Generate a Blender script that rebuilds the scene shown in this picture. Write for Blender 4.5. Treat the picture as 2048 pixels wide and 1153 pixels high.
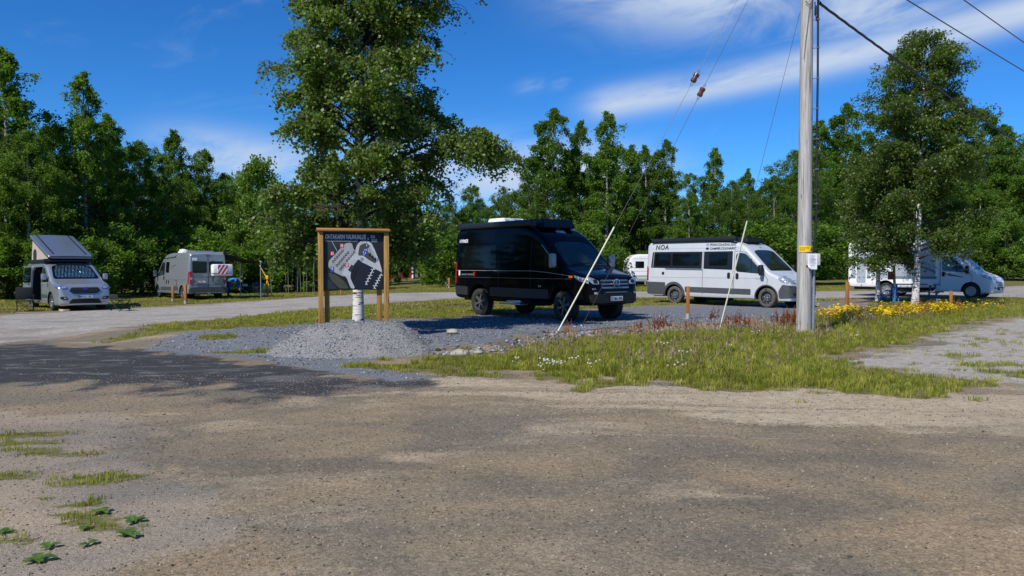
import bpy, bmesh, math, random
import numpy as np
from mathutils import Vector, Matrix
from mathutils.bvhtree import BVHTree
for _o in list(bpy.data.objects): bpy.data.objects.remove(_o)
SC = bpy.context.scene
COL = SC.collection
R = math.radians
PI = math.pi
# ------------------------------------------------------------------ camera
cam = bpy.data.cameras.new('camera'); camo = bpy.data.objects.new('camera', cam); COL.objects.link(camo)
cam.sensor_width = 36; cam.lens = 28; cam.clip_start = .05; cam.clip_end = 3000
camo.location = (0, 0, 1.6); camo.rotation_euler = (R(90 - 1.456), 0, 0)
SC.camera = camo
SC.render.resolution_x = 1024; SC.render.resolution_y = 576
# ------------------------------------------------------------------ sky and sun
SUN_EL = R(46); SH = Vector((.60, .80)).normalized()          # SH: the way shadows fall on the ground
sun_to = Vector((-SH.x*math.cos(SUN_EL), -SH.y*math.cos(SUN_EL), math.sin(SUN_EL)))
W = bpy.data.worlds.new('World'); SC.world = W; W.use_nodes = True
nt = W.node_tree; N = nt.nodes; L = nt.links
for n in list(N): N.remove(n)
def wn(t, **k):
    n = N.new(t)
    for a, b in k.items(): setattr(n, a, b)
    return n
def wmath(op, a, b=None, c=None):
    n = wn('ShaderNodeMath', operation=op)
    for i, v in enumerate((a, b, c)):
        if v is None: continue
        if isinstance(v, (int, float)): n.inputs[i].default_value = v
        else: L.new(v, n.inputs[i])
    return n.outputs[0]
sky = wn('ShaderNodeTexSky', sky_type='NISHITA'); sky.sun_disc = False
sky.sun_elevation = SUN_EL; sky.sun_rotation = math.atan2(-SH.x, -SH.y) % (2*PI)
sky.altitude = 0; sky.air_density = .75; sky.dust_density = .05; sky.ozone_density = 5.0
hsv = wn('ShaderNodeHueSaturation'); hsv.inputs['Saturation'].default_value = 1.22; hsv.inputs['Value'].default_value = 1.10
L.new(sky.outputs[0], hsv.inputs['Color'])
tc = wn('ShaderNodeTexCoord'); sp = wn('ShaderNodeSeparateXYZ'); L.new(tc.outputs['Generated'], sp.inputs[0])
az = wmath('ARCTAN2', sp.outputs[0], sp.outputs[1]); el = wmath('ARCSINE', sp.outputs[2])
def cloud_noise(rot, sx, sy, scale, off, detail=8, rough=.62, dist=.35):
    c, s = math.cos(rot), math.sin(rot)
    a = wmath('ADD', wmath('MULTIPLY', az, c*sx), wmath('MULTIPLY', el, s*sx))
    b = wmath('ADD', wmath('MULTIPLY', az, -s*sy), wmath('MULTIPLY', el, c*sy))
    cb = wn('ShaderNodeCombineXYZ'); L.new(a, cb.inputs[0]); L.new(b, cb.inputs[1]); cb.inputs[2].default_value = off
    n = wn('ShaderNodeTexNoise'); n.inputs['Scale'].default_value = scale; n.inputs['Detail'].default_value = detail
    n.inputs['Roughness'].default_value = rough; n.inputs['Distortion'].default_value = dist
    L.new(cb.outputs[0], n.inputs['Vector']); return n.outputs[0]
streak = cloud_noise(R(9), .8, 4.2, 5.4, 1.7, 9, .58, .35)
fluff = cloud_noise(R(12), 1.2, 3.6, 4.8, 8.3, 9, .60, .6)
def bank(a0, e0, a1, e1, wdt, soft=1.0):
    """a long bank of high cloud: soft band between two directions (azimuth, elevation in degrees)"""
    a0, e0, a1, e1, wdt = map(R, (a0, e0, a1, e1, wdt))
    dx, dy = a1-a0, e1-e0; ln = math.hypot(dx, dy); dx /= ln; dy /= ln
    u = wmath('ADD', wmath('MULTIPLY', wmath('SUBTRACT', az, a0), dx), wmath('MULTIPLY', wmath('SUBTRACT', el, e0), dy))
    v = wmath('ADD', wmath('MULTIPLY', wmath('SUBTRACT', az, a0), -dy), wmath('MULTIPLY', wmath('SUBTRACT', el, e0), dx))
    over = wmath('SUBTRACT', wmath('ABSOLUTE', wmath('SUBTRACT', u, ln/2)), ln/2)
    over = wmath('MAXIMUM', over, 0)
    q = wmath('ADD', wmath('POWER', wmath('DIVIDE', v, wdt), 2), wmath('POWER', wmath('DIVIDE', over, wdt*2.2), 2))
    return wmath('MULTIPLY', wmath('EXPONENT', wmath('MULTIPLY', q, -1)), soft)
def ramp(v, a, b, hi=1.0):
    m = wn('ShaderNodeMapRange', interpolation_type='SMOOTHSTEP'); L.new(v, m.inputs[0])
    for i, x in zip((1, 2, 3, 4), (a, b, 0, hi)): m.inputs[i].default_value = x
    return m.outputs[0]
parts = [wmath('MULTIPLY', bank(7.5, 11.6, 52, 17.8, 1.0, 1.0), ramp(streak, .16, .50)),
         wmath('MULTIPLY', bank(9, 19.0, 24, 16.8, 2.6, .95), ramp(fluff, .30, .64)),
         wmath('MULTIPLY', bank(1.2, 12.8, 6.2, 13.6, .5, .55), ramp(fluff, .40, .72)),
         wmath('MULTIPLY', bank(-21, 7.6, -8, 6.6, 1.5, .9), ramp(fluff, .30, .60)),
         wmath('MULTIPLY', bank(-7, 7.0, 6, 6.4, 2.2, .95), ramp(streak, .30, .60)),
         wmath('MULTIPLY', ramp(streak, .54, .80, .30), ramp(el, .26, .60)),
         wmath('MULTIPLY', ramp(fluff, .56, .80, .22), ramp(el, .02, .35))]
cl = parts[0]
for p in parts[1:]: cl = wmath('MAXIMUM', cl, p)
mixc = wn('ShaderNodeMixRGB'); L.new(cl, mixc.inputs[0]); tint = wn('ShaderNodeMixRGB', blend_type='MULTIPLY'); tint.inputs[0].default_value = 1; tint.inputs[2].default_value = (.60, 1.0, 1.27, 1); L.new(hsv.outputs[0], tint.inputs[1]); L.new(tint.outputs[0], mixc.inputs[1]); mixc.inputs[2].default_value = (5.4, 6.4, 8.0, 1)
bg = wn('ShaderNodeBackground'); bg.inputs['Strength'].default_value = .092; L.new(mixc.outputs[0], bg.inputs['Color'])
wo = wn('ShaderNodeOutputWorld'); L.new(bg.outputs[0], wo.inputs[0])
sl = bpy.data.lights.new('sun', 'SUN'); sl.energy = 4.6; sl.angle = R(.53); sl.color = (1, .955, .89)
so = bpy.data.objects.new('sun', sl); COL.objects.link(so); so.rotation_euler = (-sun_to).to_track_quat('-Z', 'Y').to_euler(); so.location = (-20, -30, 40)
SC.view_settings.view_transform = 'Standard'; SC.view_settings.look = 'None'
SC.view_settings.exposure = 0.18; SC.view_settings.gamma = 1.0; SC.view_settings.use_curve_mapping = False

# ================================================================== helpers
random.seed(7); rng = np.random.default_rng(7)
def tag(o, label, cat=None, group=None, kind=None):
    o['label'] = label
    if cat: o['category'] = cat
    if group: o['group'] = group
    if kind: o['kind'] = kind
    return o
def thing(name, label, cat, loc=(0, 0, 0), rz=0, group=None):
    o = bpy.data.objects.new(name, None); COL.objects.link(o); o.empty_display_size = .2
    o.location = loc; o.rotation_euler = (0, 0, rz)
    return tag(o, label, cat, group)
def smooth_mesh(me, ang=40):
    if len(me.polygons) == 0: return
    me.polygons.foreach_set('use_smooth', np.ones(len(me.polygons), bool))
    try: me.set_sharp_from_angle(angle=R(ang))
    except Exception: pass
def link(name, me, mats, parent=None):
    for m in (mats if isinstance(mats, (list, tuple)) else [mats]):
        me.materials.append(m)
    o = bpy.data.objects.new(name, me); COL.objects.link(o)
    if parent: o.parent = parent
    return o
def mesh_np(name, v, f, nper):
    """fast mesh from numpy vertices and faces (all faces with nper corners)"""
    me = bpy.data.meshes.new(name); v = np.asarray(v, np.float32); f = np.asarray(f, np.int32).reshape(-1, nper)
    me.vertices.add(len(v)); me.vertices.foreach_set('co', v.ravel())
    me.loops.add(f.size); me.loops.foreach_set('vertex_index', f.ravel())
    me.polygons.add(len(f)); me.polygons.foreach_set('loop_start', np.arange(0, f.size, nper, dtype=np.int32))
    me.update(calc_edges=True); return me
def bm_obj(name, bm, mats, parent=None, ang=40, smooth=True):
    bmesh.ops.recalc_face_normals(bm, faces=bm.faces)
    me = bpy.data.meshes.new(name); bm.to_mesh(me); bm.free()
    if smooth: smooth_mesh(me, ang)
    return link(name, me, mats, parent)
def box(bm, c, s, rot=None, bev=0, mi=0):
    r = bmesh.ops.create_cube(bm, size=1.0)['verts']
    M = Matrix.Translation(c) @ (rot if rot else Matrix()) @ Matrix.Diagonal((s[0], s[1], s[2], 1))
    bmesh.ops.transform(bm, matrix=M, verts=r)
    fs = list({f for v in r for f in v.link_faces})
    for f in fs: f.material_index = mi
    if bev:
        es = list({e for v in r for e in v.link_edges})
        rr = bmesh.ops.bevel(bm, geom=es, offset=bev, segments=2, affect='EDGES', profile=.5)
        for f in rr['faces']: f.material_index = mi
    return r
def tube(bm, pts, rad, n=8, cap=True, mi=0):
    pts = [Vector(p) for p in pts]; rings = []
    if not isinstance(rad, (list, tuple, np.ndarray)): rad = [rad]*len(pts)
    up = Vector((0, 0, 1))
    for i, p in enumerate(pts):
        d = (pts[min(i+1, len(pts)-1)]-pts[max(i-1, 0)]).normalized()
        a = d.cross(up if abs(d.z) < .95 else Vector((1, 0, 0))).normalized(); b = d.cross(a)
        rings.append([bm.verts.new(p+(a*math.cos(2*PI*k/n)+b*math.sin(2*PI*k/n))*rad[i]) for k in range(n)])
    for i in range(len(rings)-1):
        for k in range(n):
            f = bm.faces.new((rings[i][k], rings[i][(k+1) % n], rings[i+1][(k+1) % n], rings[i+1][k])); f.material_index = mi
    if cap:
        for rr in (rings[0][::-1], rings[-1]):
            f = bm.faces.new(rr); f.material_index = mi
def lathe(bm, prof, n=24, axis='Y', mi=0):
    rings = []
    for (r, h) in prof:
        rings.append([bm.verts.new((r*math.cos(2*PI*k/n), h, r*math.sin(2*PI*k/n)) if axis == 'Y' else (r*math.cos(2*PI*k/n), r*math.sin(2*PI*k/n), h)) for k in range(n)])
    for i in range(len(rings)-1):
        for k in range(n):
            f = bm.faces.new((rings[i][k], rings[i][(k+1) % n], rings[i+1][(k+1) % n], rings[i+1][k])); f.material_index = mi
    return rings
def prism(bm, outline, y0, y1, mi=0, plane='XZ'):
    """outline of 2-D points extruded between y0 and y1"""
    def P(u, v, w): return (u, w, v) if plane == 'XZ' else ((u, v, w) if plane == 'XY' else (w, u, v))
    a = [bm.verts.new(P(u, v, y0)) for u, v in outline]; b = [bm.verts.new(P(u, v, y1)) for u, v in outline]
    fs = [bm.faces.new(a), bm.faces.new(b[::-1])]
    for i in range(len(a)): fs.append(bm.faces.new((a[i], a[(i+1) % len(a)], b[(i+1) % len(a)], b[i])))
    for f in fs: f.material_index = mi
    return fs
def rrect(u0, u1, v0, v1, r=.05, n=4):
    out = []
    for cx, cy, a0 in ((u1-r, v1-r, 0), (u0+r, v1-r, 90), (u0+r, v0+r, 180), (u1-r, v0+r, 270)):
        for k in range(n+1):
            a = R(a0+90*k/n); out.append((cx+r*math.cos(a), cy+r*math.sin(a)))
    return out
def chamfer(pts, r=.04, n=3):
    """rounds the corners of any polygon"""
    out = []; P = [Vector(p) for p in pts]
    for i, p in enumerate(P):
        a = P[i-1]-p; b = P[(i+1) % len(P)]-p
        ra = min(r, a.length*.45); rb = min(r, b.length*.45)
        A = p+a.normalized()*ra; B = p+b.normalized()*rb
        for k in range(n+1):
            t = k/n; q = A*(1-t)**2+p*2*t*(1-t)+B*t*t; out.append((q.x, q.y))
    return out
# ------------------------------------------------------------------ numeric noise for terrain and scatter
def _hash(ix, iy, s):
    h = (ix.astype(np.int64)*374761393+iy.astype(np.int64)*668265263+s*1274126177) & 0xffffffff
    h = ((h ^ (h >> 13))*1274126177) & 0xffffffff
    return ((h ^ (h >> 16)) & 0xffff)/65535.0
def vnoise(x, y, s=0):
    ix = np.floor(x); iy = np.floor(y); fx = x-ix; fy = y-iy
    fx = fx*fx*(3-2*fx); fy = fy*fy*(3-2*fy)
    a = _hash(ix, iy, s); b = _hash(ix+1, iy, s); c = _hash(ix, iy+1, s); d = _hash(ix+1, iy+1, s)
    return (a*(1-fx)+b*fx)*(1-fy)+(c*(1-fx)+d*fx)*fy
def fbm(x, y, s=0, o=4):
    t = 0; a = .5; tot = 0
    for i in range(o):
        t = t+a*vnoise(x, y, s+i*17); tot += a; a *= .5; x = x*2.03+3.1; y = y*2.03+7.7
    return t/tot
def sstep(a, b, x):
    t = np.clip((x-a)/(b-a), 0, 1); return t*t*(3-2*t)
def pdist(x, y, poly):
    """signed distance to a polygon, positive inside"""
    x = np.asarray(x, float); y = np.asarray(y, float); d = np.full(x.shape, 1e9); ins = np.zeros(x.shape, bool); n = len(poly)
    for i in range(n):
        ax, ay = poly[i]; bx, by = poly[(i+1) % n]; ex, ey = bx-ax, by-ay
        t = np.clip(((x-ax)*ex+(y-ay)*ey)/(ex*ex+ey*ey+1e-12), 0, 1)
        d = np.minimum(d, (x-ax-t*ex)**2+(y-ay-t*ey)**2)
        c = ((ay > y) != (by > y)); xi = ex*(y-ay)/((by-ay) if by != ay else 1e-9)+ax
        ins ^= c & (x < xi)
    return np.where(ins, 1, -1)*np.sqrt(d)
# ================================================================== materials
def mat(name, col, rough=.6, metal=0, spec=.5, coat=0, var=.12, vscale=6, bump=0, bscale=60, trans=0, ior=1.45):
    m = bpy.data.materials.new(name); m.use_nodes = True; t = m.node_tree; b = t.nodes['Principled BSDF']
    b.inputs['Roughness'].default_value = rough; b.inputs['Metallic'].default_value = metal
    b.inputs['Specular IOR Level'].default_value = spec; b.inputs['Coat Weight'].default_value = coat; b.inputs['Coat Roughness'].default_value = .06
    b.inputs['Transmission Weight'].default_value = trans; b.inputs['IOR'].default_value = ior
    cd = t.nodes.new('ShaderNodeTexCoord')
    n = t.nodes.new('ShaderNodeTexNoise'); n.inputs['Scale'].default_value = vscale; n.inputs['Detail'].default_value = 6; t.links.new(cd.outputs['Object'], n.inputs['Vector'])
    r = t.nodes.new('ShaderNodeMapRange'); r.inputs[1].default_value = .25; r.inputs[2].default_value = .75; r.inputs[3].default_value = 1-var; r.inputs[4].default_value = 1+var
    t.links.new(n.outputs[0], r.inputs[0])
    x = t.nodes.new('ShaderNodeVectorMath'); x.operation = 'SCALE'; x.inputs[0].default_value = col[:3]; t.links.new(r.outputs[0], x.inputs['Scale'])
    t.links.new(x.outputs[0], b.inputs['Base Color'])
    if bump:
        n2 = t.nodes.new('ShaderNodeTexNoise'); n2.inputs['Scale'].default_value = bscale; n2.inputs['Detail'].default_value = 5; t.links.new(cd.outputs['Object'], n2.inputs['Vector'])
        bp = t.nodes.new('ShaderNodeBump'); bp.inputs['Strength'].default_value = bump; bp.inputs['Distance'].default_value = .02
        t.links.new(n2.outputs[0], bp.inputs['Height']); t.links.new(bp.outputs[0], b.inputs['Normal'])
    return m
def wood_mat(name, c0, c1, along='Z', scale=9, rough=.75, fine=14, crack=0):
    m = bpy.data.materials.new(name); m.use_nodes = True; t = m.node_tree; b = t.nodes['Principled BSDF']; b.inputs['Roughness'].default_value = rough
    b.inputs['Specular IOR Level'].default_value = .25
    cd = t.nodes.new('ShaderNodeTexCoord'); mp = t.nodes.new('ShaderNodeMapping'); t.links.new(cd.outputs['Object'], mp.inputs[0])
    s = [fine, fine, fine]; s['XYZ'.index(along)] = fine*.045; mp.inputs['Scale'].default_value = s
    n = t.nodes.new('ShaderNodeTexNoise'); n.inputs['Scale'].default_value = scale*.35; n.inputs['Detail'].default_value = 8; n.inputs['Roughness'].default_value = .65; n.inputs['Distortion'].default_value = .6
    t.links.new(mp.outputs[0], n.inputs['Vector'])
    r = t.nodes.new('ShaderNodeValToRGB'); r.color_ramp.elements[0].position = .32; r.color_ramp.elements[0].color = (*c0, 1); r.color_ramp.elements[1].position = .68; r.color_ramp.elements[1].color = (*c1, 1)
    t.links.new(n.outputs[0], r.inputs[0]); outc = r.outputs[0]
    if crack:
        m2 = t.nodes.new('ShaderNodeMapping'); t.links.new(cd.outputs['Object'], m2.inputs[0]); s = [26, 26, 26]; s['XYZ'.index(along)] = .55; m2.inputs['Scale'].default_value = s
        n3 = t.nodes.new('ShaderNodeTexNoise'); n3.inputs['Scale'].default_value = 1.0; n3.inputs['Detail'].default_value = 5; t.links.new(m2.outputs[0], n3.inputs['Vector'])
        vk = t.nodes.new('ShaderNodeTexVoronoi'); m3 = t.nodes.new('ShaderNodeMapping'); t.links.new(cd.outputs['Object'], m3.inputs[0]); s = [5, 5, 5]; s['XYZ'.index(along)] = 1.6; m3.inputs['Scale'].default_value = s; t.links.new(m3.outputs[0], vk.inputs['Vector']); vk.inputs['Scale'].default_value = 1
        k1 = t.nodes.new('ShaderNodeMapRange'); k1.inputs[1].default_value = .60; k1.inputs[2].default_value = .68; k1.inputs[3].default_value = 0; k1.inputs[4].default_value = crack; t.links.new(n3.outputs[0], k1.inputs[0])
        k2 = t.nodes.new('ShaderNodeMapRange'); k2.inputs[1].default_value = .16; k2.inputs[2].default_value = .08; k2.inputs[3].default_value = 0; k2.inputs[4].default_value = crack; t.links.new(vk.outputs['Distance'], k2.inputs[0])
        mx = t.nodes.new('ShaderNodeMath'); mx.operation = 'MAXIMUM'; t.links.new(k1.outputs[0], mx.inputs[0]); t.links.new(k2.outputs[0], mx.inputs[1])
        mc = t.nodes.new('ShaderNodeMixRGB'); t.links.new(mx.outputs[0], mc.inputs[0]); t.links.new(outc, mc.inputs[1]); mc.inputs[2].default_value = (c0[0]*.3, c0[1]*.3, c0[2]*.3, 1); outc = mc.outputs[0]
    t.links.new(outc, b.inputs['Base Color'])
    bp = t.nodes.new('ShaderNodeBump'); bp.inputs['Strength'].default_value = .5; bp.inputs['Distance'].default_value = .01; t.links.new(n.outputs[0], bp.inputs['Height']); t.links.new(bp.outputs[0], b.inputs['Normal'])
    return m
def leaf_mat(name, c0, c1, tr, spec=.5, rough=.42, island=True, transw=.32):
    m = bpy.data.materials.new(name); m.use_nodes = True; t = m.node_tree; b = t.nodes['Principled BSDF']
    b.inputs['Roughness'].default_value = rough; b.inputs['Specular IOR Level'].default_value = spec
    if island: g = t.nodes.new('ShaderNodeNewGeometry'); src = g.outputs['Random Per Island']
    else: g = t.nodes.new('ShaderNodeObjectInfo'); src = g.outputs['Random']
    r = t.nodes.new('ShaderNodeValToRGB'); r.color_ramp.elements[0].color = (*c0, 1); r.color_ramp.elements[1].color = (*c1, 1); t.links.new(src, r.inputs[0])
    oi = t.nodes.new('ShaderNodeObjectInfo'); hs = t.nodes.new('ShaderNodeHueSaturation'); mr = t.nodes.new('ShaderNodeMapRange')
    mr.inputs[3].default_value = .78; mr.inputs[4].default_value = 1.25; t.links.new(oi.outputs['Random'], mr.inputs[0]); t.links.new(mr.outputs[0], hs.inputs['Value'])
    t.links.new(r.outputs[0], hs.inputs['Color']); t.links.new(hs.outputs[0], b.inputs['Base Color'])
    tl = t.nodes.new('ShaderNodeBsdfTranslucent'); tl.inputs[0].default_value = (*tr, 1)
    mx = t.nodes.new('ShaderNodeMixShader'); mx.inputs[0].default_value = transw
    t.links.new(b.outputs[0], mx.inputs[1]); t.links.new(tl.outputs[0], mx.inputs[2]); t.links.new(mx.outputs[0], t.nodes['Material Output'].inputs[0])
    return m
M = {}
M['paint_white'] = mat('paint_white', (.50, .52, .54), .3, coat=.5, var=.05, vscale=2.5)
M['paint_black'] = mat('paint_black', (.0016, .002, .004), .06, coat=.05, var=.2, spec=.14)
M['paint_silver'] = mat('paint_silver', (.42, .45, .49), .30, metal=.65, coat=.6, var=.06)
M['paint_grey'] = mat('paint_grey', (.235, .262, .285), .36, metal=.25, coat=.5, var=.06)
M['coach_white'] = mat('coach_white', (.76, .77, .78), .4, coat=.3, var=.04)
M['coach_grey'] = mat('coach_grey', (.38, .42, .46), .4, metal=.2, coat=.3, var=.05)
M['coach_dark'] = mat('coach_dark', (.15, .18, .21), .4, coat=.2)
M['glass'] = mat('glass_dark', (.004, .005, .006), .04, spec=.32, var=.3)
M['glass_green'] = mat('glass_tinted', (.012, .02, .02), .03, spec=.75, var=.6, vscale=2)
M['glass_blue'] = mat('glass_blue', (.02, .045, .10), .05, spec=.8, var=.4, vscale=2)
M['plastic'] = mat('plastic_grey', (.055, .060, .066), .6, var=.18, vscale=9)
M['plastic_mid'] = mat('plastic_mid', (.10, .105, .11), .55, var=.15)
M['black'] = mat('plastic_black', (.008, .008, .009), .55, var=.2)
M['awning'] = mat('awning_case', (.022, .026, .031), .32, metal=.35, var=.1)
M['rubber'] = mat('rubber', (.030, .029, .028), .85, var=.25, vscale=20, bump=.3, bscale=90)
M['rubber_dusty'] = mat('rubber_dusty', (.085, .080, .073), .9, var=.25, vscale=20, bump=.3, bscale=90)
M['alloy'] = mat('alloy', (.55, .56, .58), .3, metal=.9, var=.1)
M['alloy_dark'] = mat('alloy_dark', (.17, .175, .18), .35, metal=.6, var=.1)
M['steel'] = mat('steel', (.22, .22, .22), .5, metal=.7, var=.3, vscale=30)
M['chrome'] = mat('chrome', (.55, .57, .60), .18, metal=1, var=.05)
M['chrome_dull'] = mat('chrome_dull', (.30, .32, .35), .3, metal=.8, var=.05)
M['lamp'] = mat('lamp_glass', (.36, .40, .46), .1, metal=.4, spec=.9, var=.6, vscale=14)
M['lamp_blue'] = mat('lamp_glass_blue', (.14, .20, .34), .08, metal=.3, spec=.9, var=.7, vscale=16)
M['lamp_red'] = mat('lamp_red', (.32, .012, .018), .15, spec=.7, var=.2)
M['lamp_orange'] = mat('lamp_orange', (.55, .11, .01), .25, var=.1)
M['white'] = mat('plastic_white', (.80, .80, .79), .4, var=.04)
M['plate'] = mat('plate_white', (.74, .75, .75), .4, var=.03)
M['plate_blue'] = mat('plate_blue', (.03, .09, .45), .4)
M['ink'] = mat('ink_black', (.012, .013, .018), .5)
M['ink_red'] = mat('ink_red', (.60, .015, .03), .5, var=.05)
M['ink_white'] = mat('ink_white', (.70, .71, .73), .5, var=.03)
M['ink_grey'] = mat('ink_silver', (.42, .43, .44), .4, metal=.3)
M['fabric_beige'] = mat('fabric_beige', (.40, .34, .29), .9, var=.1, bump=.2)
M['fabric_dark'] = mat('fabric_dark', (.018, .020, .026), .9, var=.2)
M['fabric_blue'] = mat('fabric_blue', (.05, .08, .17), .9, var=.15)
M['awning_cloth'] = mat('awning_cloth', (.060, .055, .058), .9, var=.15)
M['tube'] = mat('tube_alu', (.55, .56, .57), .35, metal=.7, var=.1)
M['yellow'] = mat('yellow_paint', (.75, .42, .01), .5, var=.1)
M['blue_paint'] = mat('blue_paint', (.035, .13, .36), .6, var=.2, vscale=20)
M['blue_bright'] = mat('blue_bright', (.05, .22, .62), .5, var=.1)
M['jacket'] = mat('jacket_blue', (.015, .19, .70), .7, var=.15)
M['skin'] = mat('skin', (.42, .22, .15), .6, var=.06)
M['hair'] = mat('hair', (.04, .022, .015), .7)
M['post_wood'] = wood_mat('post_wood', (.22, .105, .024), (.48, .29, .085), crack=.7)
M['stake_wood'] = wood_mat('stake_wood', (.24, .085, .025), (.42, .19, .06))
M['stake_tip'] = mat('stake_tip', (.34, .35, .36), .7)
M['pale_wood'] = wood_mat('pale_wood', (.45, .36, .24), (.62, .52, .36), along='X')
M['pole_wood'] = wood_mat('pole_wood', (.24, .225, .205), (.52, .50, .47), scale=7, fine=11, crack=.8)
M['table_wood'] = wood_mat('table_wood', (.10, .085, .07), (.22, .19, .16), along='X')
M['red_board'] = mat('red_board', (.20, .014, .018), .8, var=.15, vscale=8)
M['roof_felt'] = mat('roof_felt', (.018, .019, .022), .85, var=.2)
M['sleeve'] = mat('sleeve_cream', (.70, .67, .50), .5, var=.06)
M['wire'] = mat('wire', (.10, .10, .11), .5, metal=.5)
M['cable'] = mat('cable_black', (.010, .010, .012), .5)
M['ceramic'] = mat('ceramic_brown', (.10, .028, .018), .25, coat=.4, var=.25)
M['label_yellow'] = mat('label_yellow', (.85, .55, .004), .5, var=.04)
M['paper'] = mat('paper', (.72, .72, .74), .8, var=.05, vscale=30)
M['ply'] = mat('ply_board', (.50, .47, .42), .85, var=.12, vscale=12)
M['leaf'] = leaf_mat('leaf_birch', (.038, .074, .009), (.140, .205, .034), (.24, .38, .03), spec=.42, rough=.46, transw=.38)
M['leaf_forest'] = leaf_mat('leaf_forest', (.030, .072, .007), (.122, .205, .024), (.23, .42, .02), spec=.24, rough=.55, transw=.40)
M['leaf_fresh'] = leaf_mat('leaf_fresh', (.050, .105, .010), (.14, .23, .028), (.23, .39, .025), spec=.3, rough=.5)
M['leaf_plant'] = leaf_mat('leaf_plant', (.070, .135, .018), (.14, .24, .04), (.22, .38, .05), rough=.5)
M['grass'] = leaf_mat('grass_green', (.16, .205, .018), (.34, .345, .045), (.42, .45, .05), spec=.25, rough=.6, island=False, transw=.4)
M['grass_dry'] = leaf_mat('grass_dry', (.17, .145, .045), (.34, .28, .11), (.32, .26, .09), spec=.2, rough=.7, island=False, transw=.35)
M['seed'] = leaf_mat('grass_seed', (.24, .16, .10), (.38, .29, .20), (.20, .12, .08), spec=.1, rough=.8, island=False)
M['sorrel'] = leaf_mat('sorrel_red', (.17, .050, .022), (.30, .115, .045), (.25, .08, .03), spec=.1, rough=.8, island=False)
M['petal_yellow'] = leaf_mat('petal_yellow', (.72, .47, .004), (.85, .62, .015), (.7, .5, .01), spec=.3, rough=.5)
M['petal_white'] = leaf_mat('petal_white', (.62, .60, .52), (.75, .73, .68), (.6, .6, .5), spec=.2, rough=.6)
def bark_mat(name, white, dark, s=1.0):
    m = bpy.data.materials.new(name); m.use_nodes = True; t = m.node_tree; b = t.nodes['Principled BSDF']; b.inputs['Roughness'].default_value = .7; b.inputs['Specular IOR Level'].default_value = .2
    cd = t.nodes.new('ShaderNodeTexCoord')
    def nz(sc, mul, det=4, dist=0):
        mp = t.nodes.new('ShaderNodeMapping'); mp.inputs['Scale'].default_value = sc; t.links.new(cd.outputs['Object'], mp.inputs[0])
        n = t.nodes.new('ShaderNodeTexNoise'); n.inputs['Scale'].default_value = mul; n.inputs['Detail'].default_value = det; n.inputs['Distortion'].default_value = dist; t.links.new(mp.outputs[0], n.inputs['Vector']); return n.outputs[0]
    a = nz((1, 1, 3.0), 6*s, 5, .8); bnd = nz((.5, .5, 6), 5*s, 3)
    mx = t.nodes.new('ShaderNodeMath'); mx.operation = 'MULTIPLY'; t.links.new(a, mx.inputs[0]); t.links.new(bnd, mx.inputs[1])
    r = t.nodes.new('ShaderNodeValToRGB'); e = r.color_ramp.elements; e[0].position = .26; e[0].color = (*white, 1); e[1].position = .35; e[1].color = (*dark, 1); t.links.new(mx.outputs[0], r.inputs[0])
    t.links.new(r.outputs[0], b.inputs['Base Color'])
    bp = t.nodes.new('ShaderNodeBump'); bp.inputs['Strength'].default_value = .6; bp.inputs['Distance'].default_value = .02; t.links.new(mx.outputs[0], bp.inputs['Height']); t.links.new(bp.outputs[0], b.inputs['Normal'])
    return m
M['bark'] = bark_mat('bark_birch', (.62, .60, .56), (.020, .018, .016))
M['bark_far'] = bark_mat('bark_far', (.30, .28, .25), (.03, .028, .024), .6)
# ================================================================== the ground
BANK_X = [-40, -12, -7.3, -4, -1.7, -.6, 1.0, 4.9, 9.3, 13, 17, 30, 60]
BANK_Y = [26, 20, 16.6, 15.6, 14.9, 14.8, 18.3, 20.4, 23.4, 27, 33, 37, 48]
def ground_z(x, y):
    x = np.asarray(x, float); y = np.asarray(y, float)
    yb = np.interp(x, BANK_X, BANK_Y)
    w = np.where((x > -1.5) & (x < 13), 1.0, 2.6)
    g = .16*sstep(0, 1, (y-yb+.35*w)/w)
    g = g-.25*sstep(-5, -15, x)*sstep(17, 26, y)
    g = g+.42*sstep(60, 92, y)
    # undulation
    g = g+.030*(fbm(x*.35, y*.35, 3, 3)-.5)+.022*(fbm(x*1.6, y*1.6, 9, 3)-.5)
    # shallow wheel ruts and the sandy lip along the verge
    return g
def gz(x, y): return float(ground_z(np.array([x]), np.array([y]))[0])
P_DARK = [(-40, 17.0), (-11.8, 16.8), (-10.2, 17.4), (-8, 16.5), (-5.9, 15.4), (-4.5, 14.1), (-3.0, 12.5), (-1.4, 11.1), (-2.0, 10.4), (-2.8, 9.7), (-3.9, 10.1), (-5.1, 10.5), (-6.6, 10.2), (-7.1, 10.0), (-40, 9.6)]
P_PAD = [(-7.3, 15.5), (-7.7, 17.6), (-5.9, 20.1), (-4.7, 22.3), (-1.8, 22.3), (-1.2, 24.4), (5, 29.5), (11.5, 32.0), (14, 34), (13.2, 30), (14.2, 28.2), (12.4, 26.2), (9.3, 23.8), (4.9, 20.9), (1, 18.7), (-.6, 15.0), (-1.7, 14.8), (-2.5, 13.2), (-4.7, 14.2)]
P_SPILL = [(-5.6, 15.0), (-3, 13.3), (-1.6, 12.7), (-1.1, 11.3), (-2.0, 11.2), (-3.2, 12.4), (-5, 14.1)]
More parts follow.
